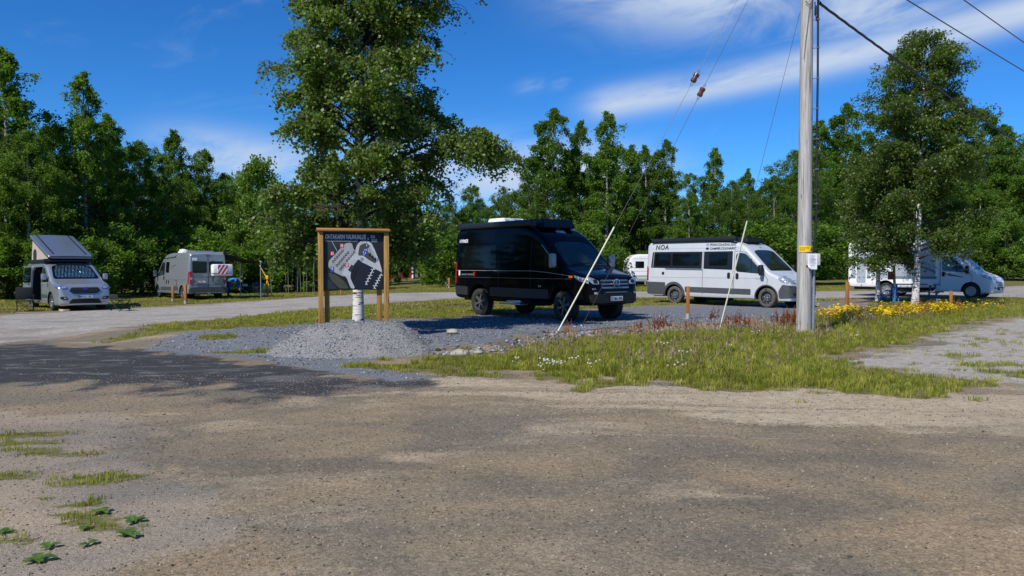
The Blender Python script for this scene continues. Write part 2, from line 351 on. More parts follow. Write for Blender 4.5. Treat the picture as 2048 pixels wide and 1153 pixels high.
P_TRACK = [(-60, 20), (-16.3, 23), (-18.4, 28.6), (-16.6, 32), (-13.8, 36.5), (-10.6, 43.8), (-3.7, 47), (4, 48), (16, 47.5), (24, 50), (40, 62), (70, 75), (70, 52), (40, 46), (27, 39.5), (22, 38.5), (16.5, 37.5), (13, 37), (6, 38.5), (-.6, 39.1), (-2.9, 36.9), (-7, 29), (-8.7, 23), (-9.5, 20.8), (-9.8, 19), (-10.8, 16.8), (-60, 16)]
P_TRACK2 = [(8, 63), (70, 71), (75, 76), (8, 67)]
P_FIELD = [(-70, 20.5), (-18, 24), (-19.2, 28.6), (-17.2, 32.4), (-14.4, 37.3), (-11.0, 44.6), (-3.7, 48), (4, 49), (16, 48.5), (24, 51), (40, 63), (70, 76), (300, 120), (300, 500), (-300, 500), (-300, 20)]
P_STRIP = [(-8.6, 17.2), (-5.4, 20.8), (-4.2, 22.9), (-1.6, 23.0), (-.8, 25.2), (5, 30.2), (11.5, 32.8), (16, 36.6), (13, 36.4), (6, 37.8), (-.6, 38.3), (-2.5, 36), (-6.5, 28.4), (-8.2, 22.6), (-8.9, 20)]
P_VERGE = [(-2.5, 13.2), (-1.9, 12.5), (-.2, 11.8), (.85, 10.8), (1.8, 10.5), (3.1, 10.2), (4.3, 9.95), (5.1, 9.5), (5.9, 9.9), (6.5, 9.8), (6.4, 11.0), (5.7, 12.2), (5.5, 13.6), (6.4, 15), (8.4, 16.7), (11.3, 20.6), (14.3, 23.6), (21.5, 30.5), (40, 40), (40, 45), (27, 38.5), (22, 37.5), (17, 36.5), (14.2, 31), (14.6, 28.4), (12, 25.2), (9.3, 23.2), (4.9, 20.2), (1, 17.8), (-.6, 14.5), (-1.7, 14.3)]
P_RIGHT = [(5.6, 13.2), (6.5, 15), (8.4, 16.5), (11.3, 20.5), (14.3, 23.4), (21.5, 30.3), (40, 39), (80, 55), (80, 3), (8, 8.5), (6.6, 10.2), (5.9, 12.0)]
P_SAND = [(-2.4, 10.9), (-1.9, 12.5), (-.2, 12.2), (.85, 11.6), (3, 11.2), (5, 10.9), (9, 11.2), (20, 10), (20, 6.8), (5.2, 7.2), (3.9, 7.4), (2.5, 7.8), (1, 8.4), (-.75, 9.4)]
P_LEFT = [(-4.0, 8.6), (-3.6, 7.4), (-3.2, 6.5), (-2.6, 5.9), (-1.95, 5.2), (-1.65, 4.6), (-2.0, 3.6), (-2.2, 2), (-12, 2), (-12, 9.5)]
ISL = [(-5.0, 15.2, .95, .30), (-4.5, 15.6, .35, .18), (-6.3, 17.0, .4, .2), (-2.2, 12.9, .6, .35), (-1.0, 12.9, .9, .8)]
LEFTGR = [(-4.65, 7.45, .35, .18), (-4.45, 6.95, .38, .12), (-4.15, 6.7, .45, .14), (-3.75, 6.75, .3, .07), (-3.9, 6.0, .35, .2), (-3.22, 5.85, .36, .15), (-2.95, 5.95, .22, .08), (-3.3, 5.35, .25, .10), (-3.0, 5.2, .2, .1), (-2.8, 4.95, .25, .08), (-2.62, 4.8, .2, .06), (-3.5, 5.0, .3, .1), (-2.9, 4.45, .25, .08), (-2.35, 4.82, .1, .06), (-4.9, 6.2, .4, .2), (-5.2, 7.0, .5, .25)]
def warp(x, y):
    return x+.55*(fbm(x*.9, y*.9, 21, 4)-.5), y+.9*(fbm(x*.7+9, y*.7, 22, 4)-.5)
def masks(x, y):
    """surface cover at points: dict of weights 0..1"""
    xs, ys = warp(x, y); far = np.clip(y/14, .5, 3)
    n1 = fbm(x*2.3, y*2.3, 31, 4)-.5; n2 = fbm(x*.5, y*.5, 33, 4)-.5; n3 = fbm(x*.22, y*.9, 35, 3)-.5
    ell = lambda L_: np.max([1-((xs-a)/rx)**2-((ys-b)/ry)**2 for a, b, rx, ry in L_], axis=0)
    m = {}
    m['dark'] = .92*sstep(-.7, .9, pdist(xs, ys, P_DARK)+n1*2.4+n3*2.2)*sstep(.30, .46, .5+n2*.7+n1*.4+.10)
    m['pad'] = np.maximum(sstep(-.2, .3, pdist(xs, ys, P_PAD)+n1*.7), sstep(-.15, .3, pdist(xs, ys, P_SPILL)+n1*.8))
    m['track'] = np.maximum(sstep(-.5, .6, pdist(xs, ys, P_TRACK)+n1*1.0), sstep(-.5, .5, pdist(xs, ys, P_TRACK2)))
    m['right'] = sstep(-.6, .9, pdist(xs, ys, P_RIGHT)+n1*1.6+n2)
    m['sand'] = sstep(-.5, .8, pdist(xs, ys, P_SAND)+n1*1.3+n2*1.6)*(1-m['dark'])
    st = fbm((y+.10*x)*2.6, x*.10, 37, 3)-.5; m['sand'] = np.maximum(m['sand']*np.clip(.75+st*2.2, .15, 1), .8*sstep(.06, .2, st)*sstep(6.6, 8.4, y)*sstep(12, 10.2, y)*sstep(-3.5, -.5, x)*(1-m['dark']))
    m['left'] = sstep(-.4, .5, pdist(xs, ys, P_LEFT)+n1*.9)
    gr = np.maximum(sstep(-.4, .5, pdist(xs, ys, P_FIELD)+n1*1.6), sstep(-.35, .4, pdist(xs, ys, P_STRIP)+n1*1.4+n2*.8))
    n5 = fbm(x*1.15, y*1.15, 39, 4)-.5; gr = np.maximum(gr, sstep(-.25, .45, pdist(xs, ys, P_VERGE)-.12+n1*2.0+n5*2.0))
    gr = np.maximum(gr, sstep(-.3, .5, ell(ISL)+n1*1.6)); gr = np.maximum(gr, .75*sstep(-.3, .8, ell(LEFTGR)+n1*2.6))
    rg = m['right']*sstep(.06, .26, n1+n2*.6)*.6*sstep(30, 12, y)*sstep(14, 8, x)
    m['grass'] = np.maximum(gr, rg)
    m['verge'] = sstep(-.1, .9, pdist(xs, ys, P_VERGE)+n1*.8)
    return m
def axis(a, b, d, lo, hi):
    c = list(np.arange(a, b+1e-6, d)); s = d; x = b
    while x < hi: s *= 1.13; x += s; c.append(x)
    s = d; x = a; pre = []
    while x > lo: s *= 1.13; x -= s; pre.append(x)
    return np.array(pre[::-1]+c)
gx = axis(-22, 24, .1, -900, 900); gy = axis(2.2, 46, .1, -120, 1500)
GX, GY = np.meshgrid(gx, gy); fx, fy = GX.ravel(), GY.ravel(); fz = ground_z(fx, fy)
mk = masks(fx, fy)
# coarse lumps where stones lie on the bank and in the gravel
yb = np.interp(fx, BANK_X, BANK_Y); bankm = np.exp(-((fy-yb+.1)/.55)**2)*((fx > -1.6) & (fx < 9.5))
fz = fz+bankm*.05*(fbm(fx*5, fy*5, 51, 2)-.5)+(mk['pad']+mk['dark']*.6)*.012*(fbm(fx*4.2, fy*4.2, 52, 2)-.5)
nxv, nyv = len(gx), len(gy)
idx = (np.arange(nyv-1)[:, None]*nxv+np.arange(nxv-1)[None]).ravel()
me = mesh_np('ground', np.stack([fx, fy, fz], 1), np.stack([idx, idx+1, idx+1+nxv, idx+nxv], 1), 4)
me.polygons.foreach_set('use_smooth', np.ones(len(me.polygons), bool))
for nm, ch in (('coverA', ('pad', 'dark', 'sand', 'grass')), ('coverB', ('track', 'right', 'left', 'verge'))):
    at = me.attributes.new(nm, 'FLOAT_COLOR', 'POINT')
    at.data.foreach_set('color', np.stack([mk[c] for c in ch], 1).astype(np.float32).ravel())
def ground_mat():
    m = bpy.data.materials.new('ground_cover'); m.use_nodes = True; t = m.node_tree; Nn = t.nodes; b = Nn['Principled BSDF']; lk = t.links.new
    b.inputs['Roughness'].default_value = .9; b.inputs['Specular IOR Level'].default_value = .15
    cd = Nn.new('ShaderNodeTexCoord')
    def noise(s, det=4, rough=.6, stretch=None, dist=0):
        n = Nn.new('ShaderNodeTexNoise'); n.inputs['Scale'].default_value = s; n.inputs['Detail'].default_value = det; n.inputs['Roughness'].default_value = rough; n.inputs['Distortion'].default_value = dist
        if stretch:
            mp = Nn.new('ShaderNodeMapping'); mp.inputs['Scale'].default_value = stretch; lk(cd.outputs['Object'], mp.inputs[0]); lk(mp.outputs[0], n.inputs['Vector'])
        else: lk(cd.outputs['Object'], n.inputs['Vector'])
        return n.outputs[0]
    def vor(s, out='Color'):
        v = Nn.new('ShaderNodeTexVoronoi'); v.inputs['Scale'].default_value = s; lk(cd.outputs['Object'], v.inputs['Vector']); return v.outputs[out]
    def mr(v, a, b_, c, d):
        r = Nn.new('ShaderNodeMapRange'); lk(v, r.inputs[0])
        for i, x in zip((1, 2, 3, 4), (a, b_, c, d)): r.inputs[i].default_value = x
        return r.outputs[0]
    def mth(op, a, b_):
        n = Nn.new('ShaderNodeMath'); n.operation = op
        for i, v in enumerate((a, b_)):
            if isinstance(v, (int, float)): n.inputs[i].default_value = v
            else: lk(v, n.inputs[i])
        return n.outputs[0]
    def mixc(f, a, b_, op='MIX'):
        n = Nn.new('ShaderNodeMixRGB'); n.blend_type = op
        for i, v in enumerate((f, a, b_)):
            if isinstance(v, (int, float)): n.inputs[i].default_value = v
            elif isinstance(v, tuple): n.inputs[i].default_value = (*v, 1)
            else: lk(v, n.inputs[i])
        return n.outputs[0]
    def grey(col):
        s = Nn.new('ShaderNodeSeparateColor'); lk(col, s.inputs[0]); return s.outputs[0]
    def attr(nm):
        a = Nn.new('ShaderNodeAttribute'); a.attribute_name = nm; s = Nn.new('ShaderNodeSeparateColor'); lk(a.outputs['Color'], s.inputs[0]); return [*s.outputs[:3], a.outputs['Alpha']]
    pad, dark, sand, grass = attr('coverA'); track, right, left, verge = attr('coverB')
    st1 = grey(vor(90)); st2 = grey(vor(40)); st3 = grey(vor(210))
    fine = noise(160, 3, .7); mid = noise(7, 6, .65); big = noise(.62, 5, .55, (.8, 1.15, 1), .4); big2 = noise(.33, 4, .55, (.8, 1.1, 1), .3)
    speck = mth('ADD', mr(st1, 0, 1, .68, 1.28), mr(fine, .3, .7, -.18, .18))
    speck2 = mth('MULTIPLY', speck, mr(st2, 0, 1, .80, 1.18))
    brown = mixc(mr(big, .42, .60, 0, 1), (.158, .134, .097), (.280, .210, .128))
    brown = mixc(mr(big2, .42, .68, 0, .75), brown, (.200, .172, .128))
    brown = mixc(mr(noise(.85, 5, .58, (.7, 1.2, 1), .6), .55, .70, 0, .8), brown, (.40, .32, .215))
    brown = mixc(1.0, brown, speck2, 'MULTIPLY')
    sandc = mixc(mr(mid, .3, .7, 0, 1), (.30, .235, .155), (.49, .405, .285)); sandc = mixc(mr(big, .5, .72, 0, .6), sandc, (.25, .20, .14))
    sandc = mixc(1.0, sandc, mth('ADD', mr(st3, 0, 1, .82, 1.16), mr(fine, .3, .7, -.1, .1)), 'MULTIPLY')
    padc = mixc(st1, (.055, .060, .068), (.27, .285, .31)); padc = mixc(mr(st3, 0, 1, 0, .5), padc, (.11, .116, .126)); padc = mixc(mr(mid, .5, .7, 0, .18), padc, (.24, .24, .245))
    darkc = mixc(st1, (.010, .010, .011), (.072, .072, .074)); darkc = mixc(mr(big, .56, .70, 0, .7), darkc, (.17, .17, .165)); darkc = mixc(mr(mid, .58, .76, 0, .4), darkc, (.12, .11, .10)); darkc = mixc(mr(fine, .60, .70, 0, .8), darkc, (.28, .28, .28)); darkc = mixc(mr(noise(2.2, 6, .65, (.7, 1.6, 1), .6), .54, .66, 0, .6), darkc, mixc(st1, (.10, .10, .10), (.33, .33, .33)))
    trackc = mixc(mr(mid, .3, .7, 0, 1), (.22, .198, .168), (.43, .405, .365)); trackc = mixc(mr(big, .50, .66, 0, .75), trackc, (.22, .185, .145)); trackc = mixc(1.0, trackc, mr(st1, 0, 1, .75, 1.2), 'MULTIPLY')
    rightc = mixc(mr(mid, .3, .7, 0, 1), (.25, .23, .195), (.43, .395, .34)); rightc = mixc(1.0, rightc, mr(st1, 0, 1, .65, 1.3), 'MULTIPLY')
    leftc = mixc(mr(big, .4, .64, 0, 1), (.20, .178, .145), (.34, .27, .19)); leftc = mixc(1.0, leftc, speck, 'MULTIPLY')
    soil = mixc(mr(mid, .3, .7, 0, 1), (.085, .095, .024), (.18, .165, .055)); soil = mixc(mr(big, .5, .75, 0, .55), soil, (.21, .165, .08)); soil = mixc(1.0, soil, mr(fine, .25, .75, .65, 1.3), 'MULTIPLY')
    def edge(msk):   # break the edges of each cover up at stone size
        return mr(mth('ADD', msk, mth('ADD', mr(fine, .2, .8, -.22, .22), mr(st2, 0, 1, -.16, .16))), .38, .62, 0, 1)
    c = mixc(edge(sand), brown, sandc); c = mixc(edge(left), c, leftc); c = mixc(edge(right), c, rightc); c = mixc(edge(track), c, trackc)
    c = mixc(edge(dark), c, darkc); c = mixc(edge(pad), c, padc); c = mixc(edge(grass), c, soil)
    lk(c, b.inputs['Base Color'])
    hgt = mth('ADD', mth('MULTIPLY', grey(vor(120, 'Distance')), -1.0), mth('MULTIPLY', noise(26, 5, .65), 1.2))
    hgt = mth('ADD', hgt, mth('MULTIPLY', fine, .35))
    bp = Nn.new('ShaderNodeBump'); bp.inputs['Strength'].default_value = .5; bp.inputs['Distance'].default_value = .010
    lk(hgt, bp.inputs['Height']); lk(bp.outputs[0], b.inputs['Normal'])
    return m
ground = link('ground', me, ground_mat()); tag(ground, 'gravel yard with sandy dirt road, crushed stone pad and worn grass', kind='structure')

# ------------------------------------------------------------------ scatter (grass, flowers, stones): geometry nodes on points
def scatter(name, pts, rot, scl, idxs, protos, label, cat, parent=None, tilt=None):
    me = bpy.data.meshes.new(name); me.vertices.add(len(pts)); me.vertices.foreach_set('co', np.asarray(pts, np.float32).ravel()); me.update()
    for nm, ty, arr in (('rot', 'FLOAT', rot), ('scl', 'FLOAT', scl), ('pick', 'INT', idxs)):
        a = me.attributes.new(nm, ty, 'POINT'); a.data.foreach_set('value', np.asarray(arr, np.int32 if ty == 'INT' else np.float32))
    o = bpy.data.objects.new(name, me); COL.objects.link(o)
    ng = bpy.data.node_groups.new(name+'_scatter', 'GeometryNodeTree')
    ng.interface.new_socket('Geometry', in_out='INPUT', socket_type='NodeSocketGeometry'); ng.interface.new_socket('Geometry', in_out='OUTPUT', socket_type='NodeSocketGeometry')
    n = ng.nodes; l = ng.links.new; gi = n.new('NodeGroupInput'); go = n.new('NodeGroupOutput'); iop = n.new('GeometryNodeInstanceOnPoints'); jn = n.new('GeometryNodeJoinGeometry')
    for p in reversed(protos):
        oi = n.new('GeometryNodeObjectInfo'); oi.inputs['Object'].default_value = p; oi.inputs['As Instance'].default_value = True; l(oi.outputs['Geometry'], jn.inputs[0])
    def at(nm, ty):
        a = n.new('GeometryNodeInputNamedAttribute'); a.data_type = ty; a.inputs['Name'].default_value = nm; return a.outputs['Attribute']
    cb = n.new('ShaderNodeCombineXYZ'); l(at('rot', 'FLOAT'), cb.inputs[2])
    l(gi.outputs[0], iop.inputs['Points']); l(jn.outputs[0], iop.inputs['Instance']); iop.inputs['Pick Instance'].default_value = True
    l(at('pick', 'INT'), iop.inputs['Instance Index']); l(cb.outputs[0], iop.inputs['Rotation']); l(at('scl', 'FLOAT'), iop.inputs['Scale'])
    l(iop.outputs[0], go.inputs[0])
    md = o.modifiers.new('scatter', 'NODES'); md.node_group = ng
    if parent: o.parent = parent; o['kind'] = 'stuff'
    else: tag(o, label, cat, kind='stuff')
    return o
def proto(name, bm, mats, smooth=False):
    bmesh.ops.recalc_face_normals(bm, faces=bm.faces) if smooth else None
    me = bpy.data.meshes.new(name); bm.to_mesh(me); bm.free()
    for m in mats: me.materials.append(m)
    return bpy.data.objects.new(name, me)      # source shape only, not linked into the scene
def tuft(name, n, h, spread, wid, lean, mats, seed, heads=0, seedh=0):
    rn = random.Random(seed); bm = bmesh.new()
    for i in range(n):
        a = rn.uniform(0, 2*PI); r = spread*math.sqrt(rn.random()); x, y = r*math.cos(a), r*math.sin(a)
        hh = h*rn.uniform(.55, 1.1); d = rn.uniform(0, 2*PI); ln = lean*rn.uniform(.2, 1.2); dx, dy = math.cos(d)*ln, math.sin(d)*ln
        ww = wid*rn.uniform(.7, 1.2); px, py = -math.sin(d)*ww, math.cos(d)*ww
        p = [(x-px, y-py, -.01), (x+px, y+py, -.01), (x+dx*.35*hh+px*.8, y+dy*.35*hh+py*.8, hh*.55), (x+dx*.35*hh-px*.8, y+dy*.35*hh-py*.8, hh*.55), (x+dx*hh, y+dy*hh, hh*(1-.25*ln))]
        v = [bm.verts.new(q) for q in p]; mi = 1 if rn.random() < .22 and len(mats) > 1 else 0
        f = bm.faces.new((v[0], v[1], v[2], v[3])); f.material_index = mi; f = bm.faces.new((v[3], v[2], v[4])); f.material_index = mi
    for i in range(heads):
        a = rn.uniform(0, 2*PI); r = spread*math.sqrt(rn.random()); x, y = r*math.cos(a), r*math.sin(a); hh = seedh*rn.uniform(.7, 1.15); lx, ly = rn.uniform(-.12, .12), rn.uniform(-.12, .12)
        w = .0022; t0 = Vector((x, y, 0)); t1 = Vector((x+lx*hh*2, y+ly*hh*2, hh)); s = Vector((w, 0, 0))
        f = bm.faces.new([bm.verts.new(q) for q in (t0-s, t0+s, t1+s, t1-s)]); f.material_index = 1
        d = (t1-t0).normalized()
        for k in range(5):
            c = t1+d*(-.07+.035*k); hw = (.011, .016, .014, .010, .004)[k]; ang = rn.uniform(0, PI); sd = Vector((math.cos(ang), math.sin(ang), 0))*hw
            f = bm.faces.new([bm.verts.new(q) for q in (c-sd, c-d*.02, c+sd, c+d*.045)]); f.material_index = 2
    return proto(name, bm, mats)
G3 = [M['grass'], M['grass_dry'], M['seed']]; D3 = [M['grass_dry'], M['grass'], M['seed']]
short = [tuft('tuft_short', 26, .085, .13, .0055, .8, G3, 1), tuft('tuft_short', 22, .065, .14, .0055, 1.0, D3, 2), tuft('tuft_short', 24, .12, .12, .005, .7, G3, 3)]
far_t = [tuft('tuft_far', 22, .10, .24, .013, .8, G3, 4), tuft('tuft_far', 20, .085, .25, .013, .9, D3, 5), tuft('tuft_far', 20, .13, .2, .012, .7, G3, 6)]
tall = [tuft('tuft_tall', 34, .24, .13, .006, .6, G3, 7), tuft('tuft_tall', 30, .28, .12, .006, .5, G3, 8, 2, .36), tuft('tuft_tall', 26, .20, .14, .006, .7, D3, 9, 3, .32), tuft('tuft_tall', 34, .17, .14, .006, .7, G3, 10)]
wood = [tuft('tuft_wood', 22, .35, .3, .022, .6, G3, 11), tuft('tuft_wood', 22, .5, .3, .022, .5, G3, 12)]
def cand(x0, x1, y0, y1, dens):
    n = int((x1-x0)*(y1-y0)*dens); return rng.uniform(x0, x1, n), rng.uniform(y0, y1, n)
def lift(x, y, dz=0): return np.stack([x, y, ground_z(x, y)+dz], 1)
# tall verge grass in front of the pad
x, y = cand(-3, 24, 9.3, 37, 95); m = masks(x, y); d = pdist(x, y, P_VERGE); n2 = fbm(x*.8, y*.8, 61, 3)
inb = np.maximum(0, pdist(x, y, P_VERGE)); keep = (m['verge'] > .35) & (rng.random(len(x)) < np.clip(1.25-y/40, .25, 1)*np.clip(.25+inb*.9, 0, 1)*(m['grass'] > .5))
x, y, inb, n2 = x[keep], y[keep], inb[keep], n2[keep]
edge_t = np.clip(inb/1.6, 0, 1)*np.where(x < 0, np.clip((x+2.5)/4, .25, 1), 1)*np.where((x > 5) & (y < 13), .45, 1)
hs = (.32+.58*edge_t)*(.7+.6*n2)*rng.uniform(.75, 1.25, len(x)); hs = hs*np.where(y > 26, .6, 1)
back = np.exp(-((y-np.interp(x, BANK_X, BANK_Y)+1.0)/1.1)**2); pk = np.where(rng.random(len(x)) < .02+.06*(n2 > .58)+.10*back*(n2 > .45), 2, np.where(rng.random(len(x)) < .015+.12*back, 1, rng.choice([0, 3, 3], len(x)))); pk = np.where((edge_t < .35) & (pk == 1), 3, pk)
scatter('verge_grass', lift(x, y), rng.uniform(0, 6.28, len(x)), hs, pk, tall, 'tall seeding green grass on the verge in front of the gravel pad', 'grass')
# short worn grass
x, y = cand(-9, 13, 9.2, 26, 60); x2, y2 = cand(-5.5, -1.6, 4, 8.2, 150)
x = np.concatenate([x, x2]); y = np.concatenate([y, y2]); m = masks(x, y)
keep = (m['grass']*np.where(m['verge'] > .5, .5, 1)*np.where(y < 8.6, 1.5*(.55+.9*(fbm(x*3.5, y*3.5, 64, 2)-.4)), 1) > rng.random(len(x))*.9+.10); x, y = x[keep], y[keep]
n2 = fbm(x*1.1, y*1.1, 63, 3); pk = np.where(rng.random(len(x)) < np.clip((n2-.35)*2.6, 0, .85), 1, rng.choice([0, 2], len(x)))
scatter('worn_grass', lift(x, y), rng.uniform(0, 6.28, len(x)), rng.uniform(.45, 1.05, len(x))*np.where(y < 8.6, rng.uniform(.3, .8, len(x)), 1), pk, short, 'short worn grass patches beside the dirt road', 'grass')
x, y = cand(5.2, 15, 9.6, 21, 26); m = masks(x, y); n2 = fbm(x*1.6, y*1.6, 67, 3); keep = (m['right'] > .3) & (m['verge'] < .5) & (rng.random(len(x)) < sstep(.42, .66, n2)*.9*sstep(5.0, .5, -pdist(x, y, P_VERGE))); x, y = x[keep], y[keep]
scatter('dead_grass', lift(x, y), rng.uniform(0, 6.28, len(x)), rng.uniform(.25, .7, len(x)), np.where(rng.random(len(x)) < .7, 1, 0), short, 'thin dead grass tufts spread over the pale gravel beside the verge', 'grass')
# mown grass of the camping field
x, y = cand(-34, 34, 20, 64, 17); m = masks(x, y)
keep = (m['grass'] > rng.random(len(x))*.8+.15) & (np.abs(x) < y*.72+2) & (m['verge'] < .6); x, y = x[keep], y[keep]
n2 = fbm(x*.35, y*.35, 65, 4); pk = np.where(rng.random(len(x)) < np.clip((n2-.36)*3.2, .1, .9), 1, rng.choice([0, 0, 2], len(x)))
scatter('field_grass', lift(x, y), rng.uniform(0, 6.28, len(x)), rng.uniform(.5, 1.05, len(x)), pk, far_t, 'mown dry and green grass of the camping field', 'grass')
# ------------------------------------------------------------------ flowers
def flower(name, h, pm, sm, n, spread, seed, r=.012, spike=False):
    rn = random.Random(seed); bm = bmesh.new()
    for i in range(n):
        a = rn.uniform(0, 2*PI); q = spread*math.sqrt(rn.random()); b0 = Vector((q*math.cos(a), q*math.sin(a), 0)); hh = h*rn.uniform(.6, 1.1); tp = b0+Vector((rn.uniform(-.15, .15)*hh, rn.uniform(-.15, .15)*hh, hh)); s = Vector((.0025, 0, 0))
        f = bm.faces.new([bm.verts.new(k) for k in (b0-s, b0+s, tp+s, tp-s)]); f.material_index = 1
        if spike:
            for k in range(16):
                c = b0.lerp(tp, .42+.6*k/16); rr = r*(1.25-k/16)*rn.uniform(.6, 1.3); aa = rn.uniform(0, 2*PI); sd = Vector((math.cos(aa), math.sin(aa), 0))*rr
                f = bm.faces.new([bm.verts.new(z) for z in (c, c+sd*.6+Vector((0, 0, -rr*.5)), c+sd*1.3+Vector((0, 0, rr*.2)), c+sd*.5+Vector((0, 0, rr)))]); f.material_index = 0
        else:
            tx, ty = rn.uniform(-.6, .6), rn.uniform(-.9, .2)
            for k in range(5):
                aa = 2*PI*k/5; bb = 2*PI*(k+1)/5
                def P(g, rr): return tp+Vector((math.cos(g)*rr, math.sin(g)*rr, (math.cos(g)*tx+math.sin(g)*ty)*rr*.8+.004))
                f = bm.faces.new([bm.verts.new(z) for z in (tp, P(aa, r), P((aa+bb)/2, r*1.25), P(bb, r))]); f.material_index = 0
    return proto(name, bm, [M[pm], M[sm]])
fy_ = [flower('buttercup', .42, 'petal_yellow', 'grass', 12, .17, 3, .026), flower('buttercup', .40, 'petal_yellow', 'grass', 10, .17, 4, .026)]
x, y = cand(7.5, 17.5, 19.5, 29, 34); line = np.interp(x, [4.9, 9.3, 12, 17.5], [20.0, 22.6, 24.6, 28.2]); dd = (y-line)/.75
wgt = np.exp(-dd**2)*np.interp(x, [5, 8.4, 9.0, 13.0, 14.5, 17.5], [0, .05, 1, .9, .45, .12])*(.2+1.3*sstep(.36, .6, fbm(x*1.3, y*1.3, 71, 3))); k = rng.random(len(x)) < wgt*1.1; x, y = x[k], y[k]
xb, yb_ = cand(2.5, 9, 17, 22.4, 14); lb = np.interp(xb, [1, 4.9, 9.3], [17.6, 19.8, 22.6]); kb = (np.abs(yb_-lb) < .45) & (fbm(xb*1.1, yb_*1.1, 72, 3) > .60); x = np.append(x, xb[kb]); y = np.append(y, yb_[kb])
scatter('yellow_flowers', lift(x, y), rng.uniform(0, 6.28, len(x)), rng.uniform(.75, 1.15, len(x)), rng.integers(0, 2, len(x)), fy_, 'bed of small yellow flowers along the pad edge beside the pole', 'flowers')
fr = [flower('sorrel', .5, 'sorrel', 'sorrel', 5, .12, 5, .03, True), flower('sorrel', .42, 'sorrel', 'sorrel', 4, .14, 6, .028, True)]
spots = [(5.75, 20.9, .15, 6), (6.2, 21.0, .25, 6), (7.4, 21.0, .22, 20), (7.75, 21.3, .25, 14), (3.1, 19.0, .2, 2), (3.8, 19.4, .3, 4), (4.5, 19.8, .2, 4), (1.6, 18.0, .5, 3), (12.3, 25.2, .4, 12), (13.4, 26.2, .4, 12), (11.4, 24.4, .4, 6), (15, 27.8, .7, 16), (14.2, 26.8, .4, 12)]
P = [(a+rng.normal()*s, b+rng.normal()*s*.5) for a, b, s, n in spots for _ in range(n)]; x, y = np.array(P).T
scatter('red_sorrel', lift(x, y), rng.uniform(0, 6.28, len(x)), rng.uniform(.55, 1.15, len(x)), rng.integers(0, 2, len(x)), fr, 'rust red sorrel spikes standing along the pad edge', 'wild plants')
def clover(name, seed):
    rn = random.Random(seed); bm = bmesh.new()
    for i in range(4):
        c = Vector((rn.uniform(-.1, .1), rn.uniform(-.1, .1), rn.uniform(.08, .17))); bmesh.ops.create_icosphere(bm, subdivisions=1, radius=rn.uniform(.011, .017), matrix=Matrix.Translation(c))
    return proto(name, bm, [M['petal_white']])
x, y = cand(-.6, 2.4, 10.9, 13.6, 40); k = np.exp(-((x-.45)/.62)**2-((y-(12.05-.05*x))/.34)**2)*(.25+fbm(x*2.5, y*2.5, 75, 2)) > rng.random(len(x))*.9; x, y = x[k], y[k]
xs2, ys2 = cand(1, 12, 11, 19, .22); mm = masks(xs2, ys2)['verge'] > .6; x = np.append(x, xs2[mm]); y = np.append(y, ys2[mm])
scatter('white_clover', lift(x, y, .02), rng.uniform(0, 6.28, len(x)), rng.uniform(.8, 1.3, len(x)), rng.integers(0, 2, len(x)), [clover('clover', 1), clover('clover', 2)], 'white clover heads at the front edge of the verge grass', 'flowers')
# ------------------------------------------------------------------ stones
def stone(name, seed, mt, flat=.65):
    rn = random.Random(seed); bm = bmesh.new(); bmesh.ops.create_icosphere(bm, subdivisions=1, radius=.5)
    for v in bm.verts: v.co *= rn.uniform(.72, 1.18); v.co.z *= flat
    return proto(name, bm, [mt])
M['stone_grey'] = leaf_mat('stone_grey', (.055, .060, .067), (.30, .31, .33), (.1, .1, .1), spec=.3, rough=.8, island=False, transw=0)
M['stone_brown'] = leaf_mat('stone_brown', (.05, .045, .038), (.30, .25, .19), (.1, .1, .1), spec=.25, rough=.85, island=False, transw=0)
sg = [stone('crushed_stone', i, M['stone_grey']) for i in range(5)]; sb = [stone('pebble', 10+i, M['stone_brown']) for i in range(4)]
x, y = cand(-1.8, 12, 13.6, 26, 130); yb = np.interp(x, BANK_X, BANK_Y); k = rng.random(len(x)) < np.exp(-((y-yb+.12)/.42)**2)*np.interp(x, [-1.6, -1.0, 4, 9.5, 11], [0, 1, .8, .35, 0])*.9; x, y = x[k], y[k]
s1 = rng.uniform(.04, .12, len(x))*rng.uniform(.6, 1.2, len(x))
x2, y2 = cand(-8, 9, 11, 25, 55); m = masks(x2, y2); k = (np.maximum(m['pad'], m['dark']*.16)*(1-m['grass']) > rng.random(len(x2))); x2, y2 = x2[k], y2[k]; s2 = np.where(m['dark'][k] > .5, rng.uniform(.010, .026, len(x2)), rng.uniform(.018, .05, len(x2)))
x, y, s = np.concatenate([x, x2]), np.concatenate([y, y2]), np.concatenate([s1, s2])
scatter('crushed_stones', lift(x, y, .006), rng.uniform(0, 6.28, len(x)), s, rng.integers(0, 5, len(x)), sg, 'loose crushed grey stones on the pad and its bank', 'gravel')
x, y = cand(-7, 9, 2.6, 12, 560); k = (rng.random(len(x)) < np.clip(.25+fbm(x*.8, y*.8, 81, 3)*1.1-.2, .1, 1)) & (np.abs(x) < y*.7+.5); x, y = x[k], y[k]
s = .006+.014*rng.random(len(x))**2.4; big_ = rng.random(len(x)) < .01; s = np.where(big_, s+.015, s)
scatter('road_pebbles', lift(x, y, .002), rng.uniform(0, 6.28, len(x)), s, rng.integers(0, 4, len(x)), sb, 'small pebbles strewn over the brown dirt road', 'gravel')
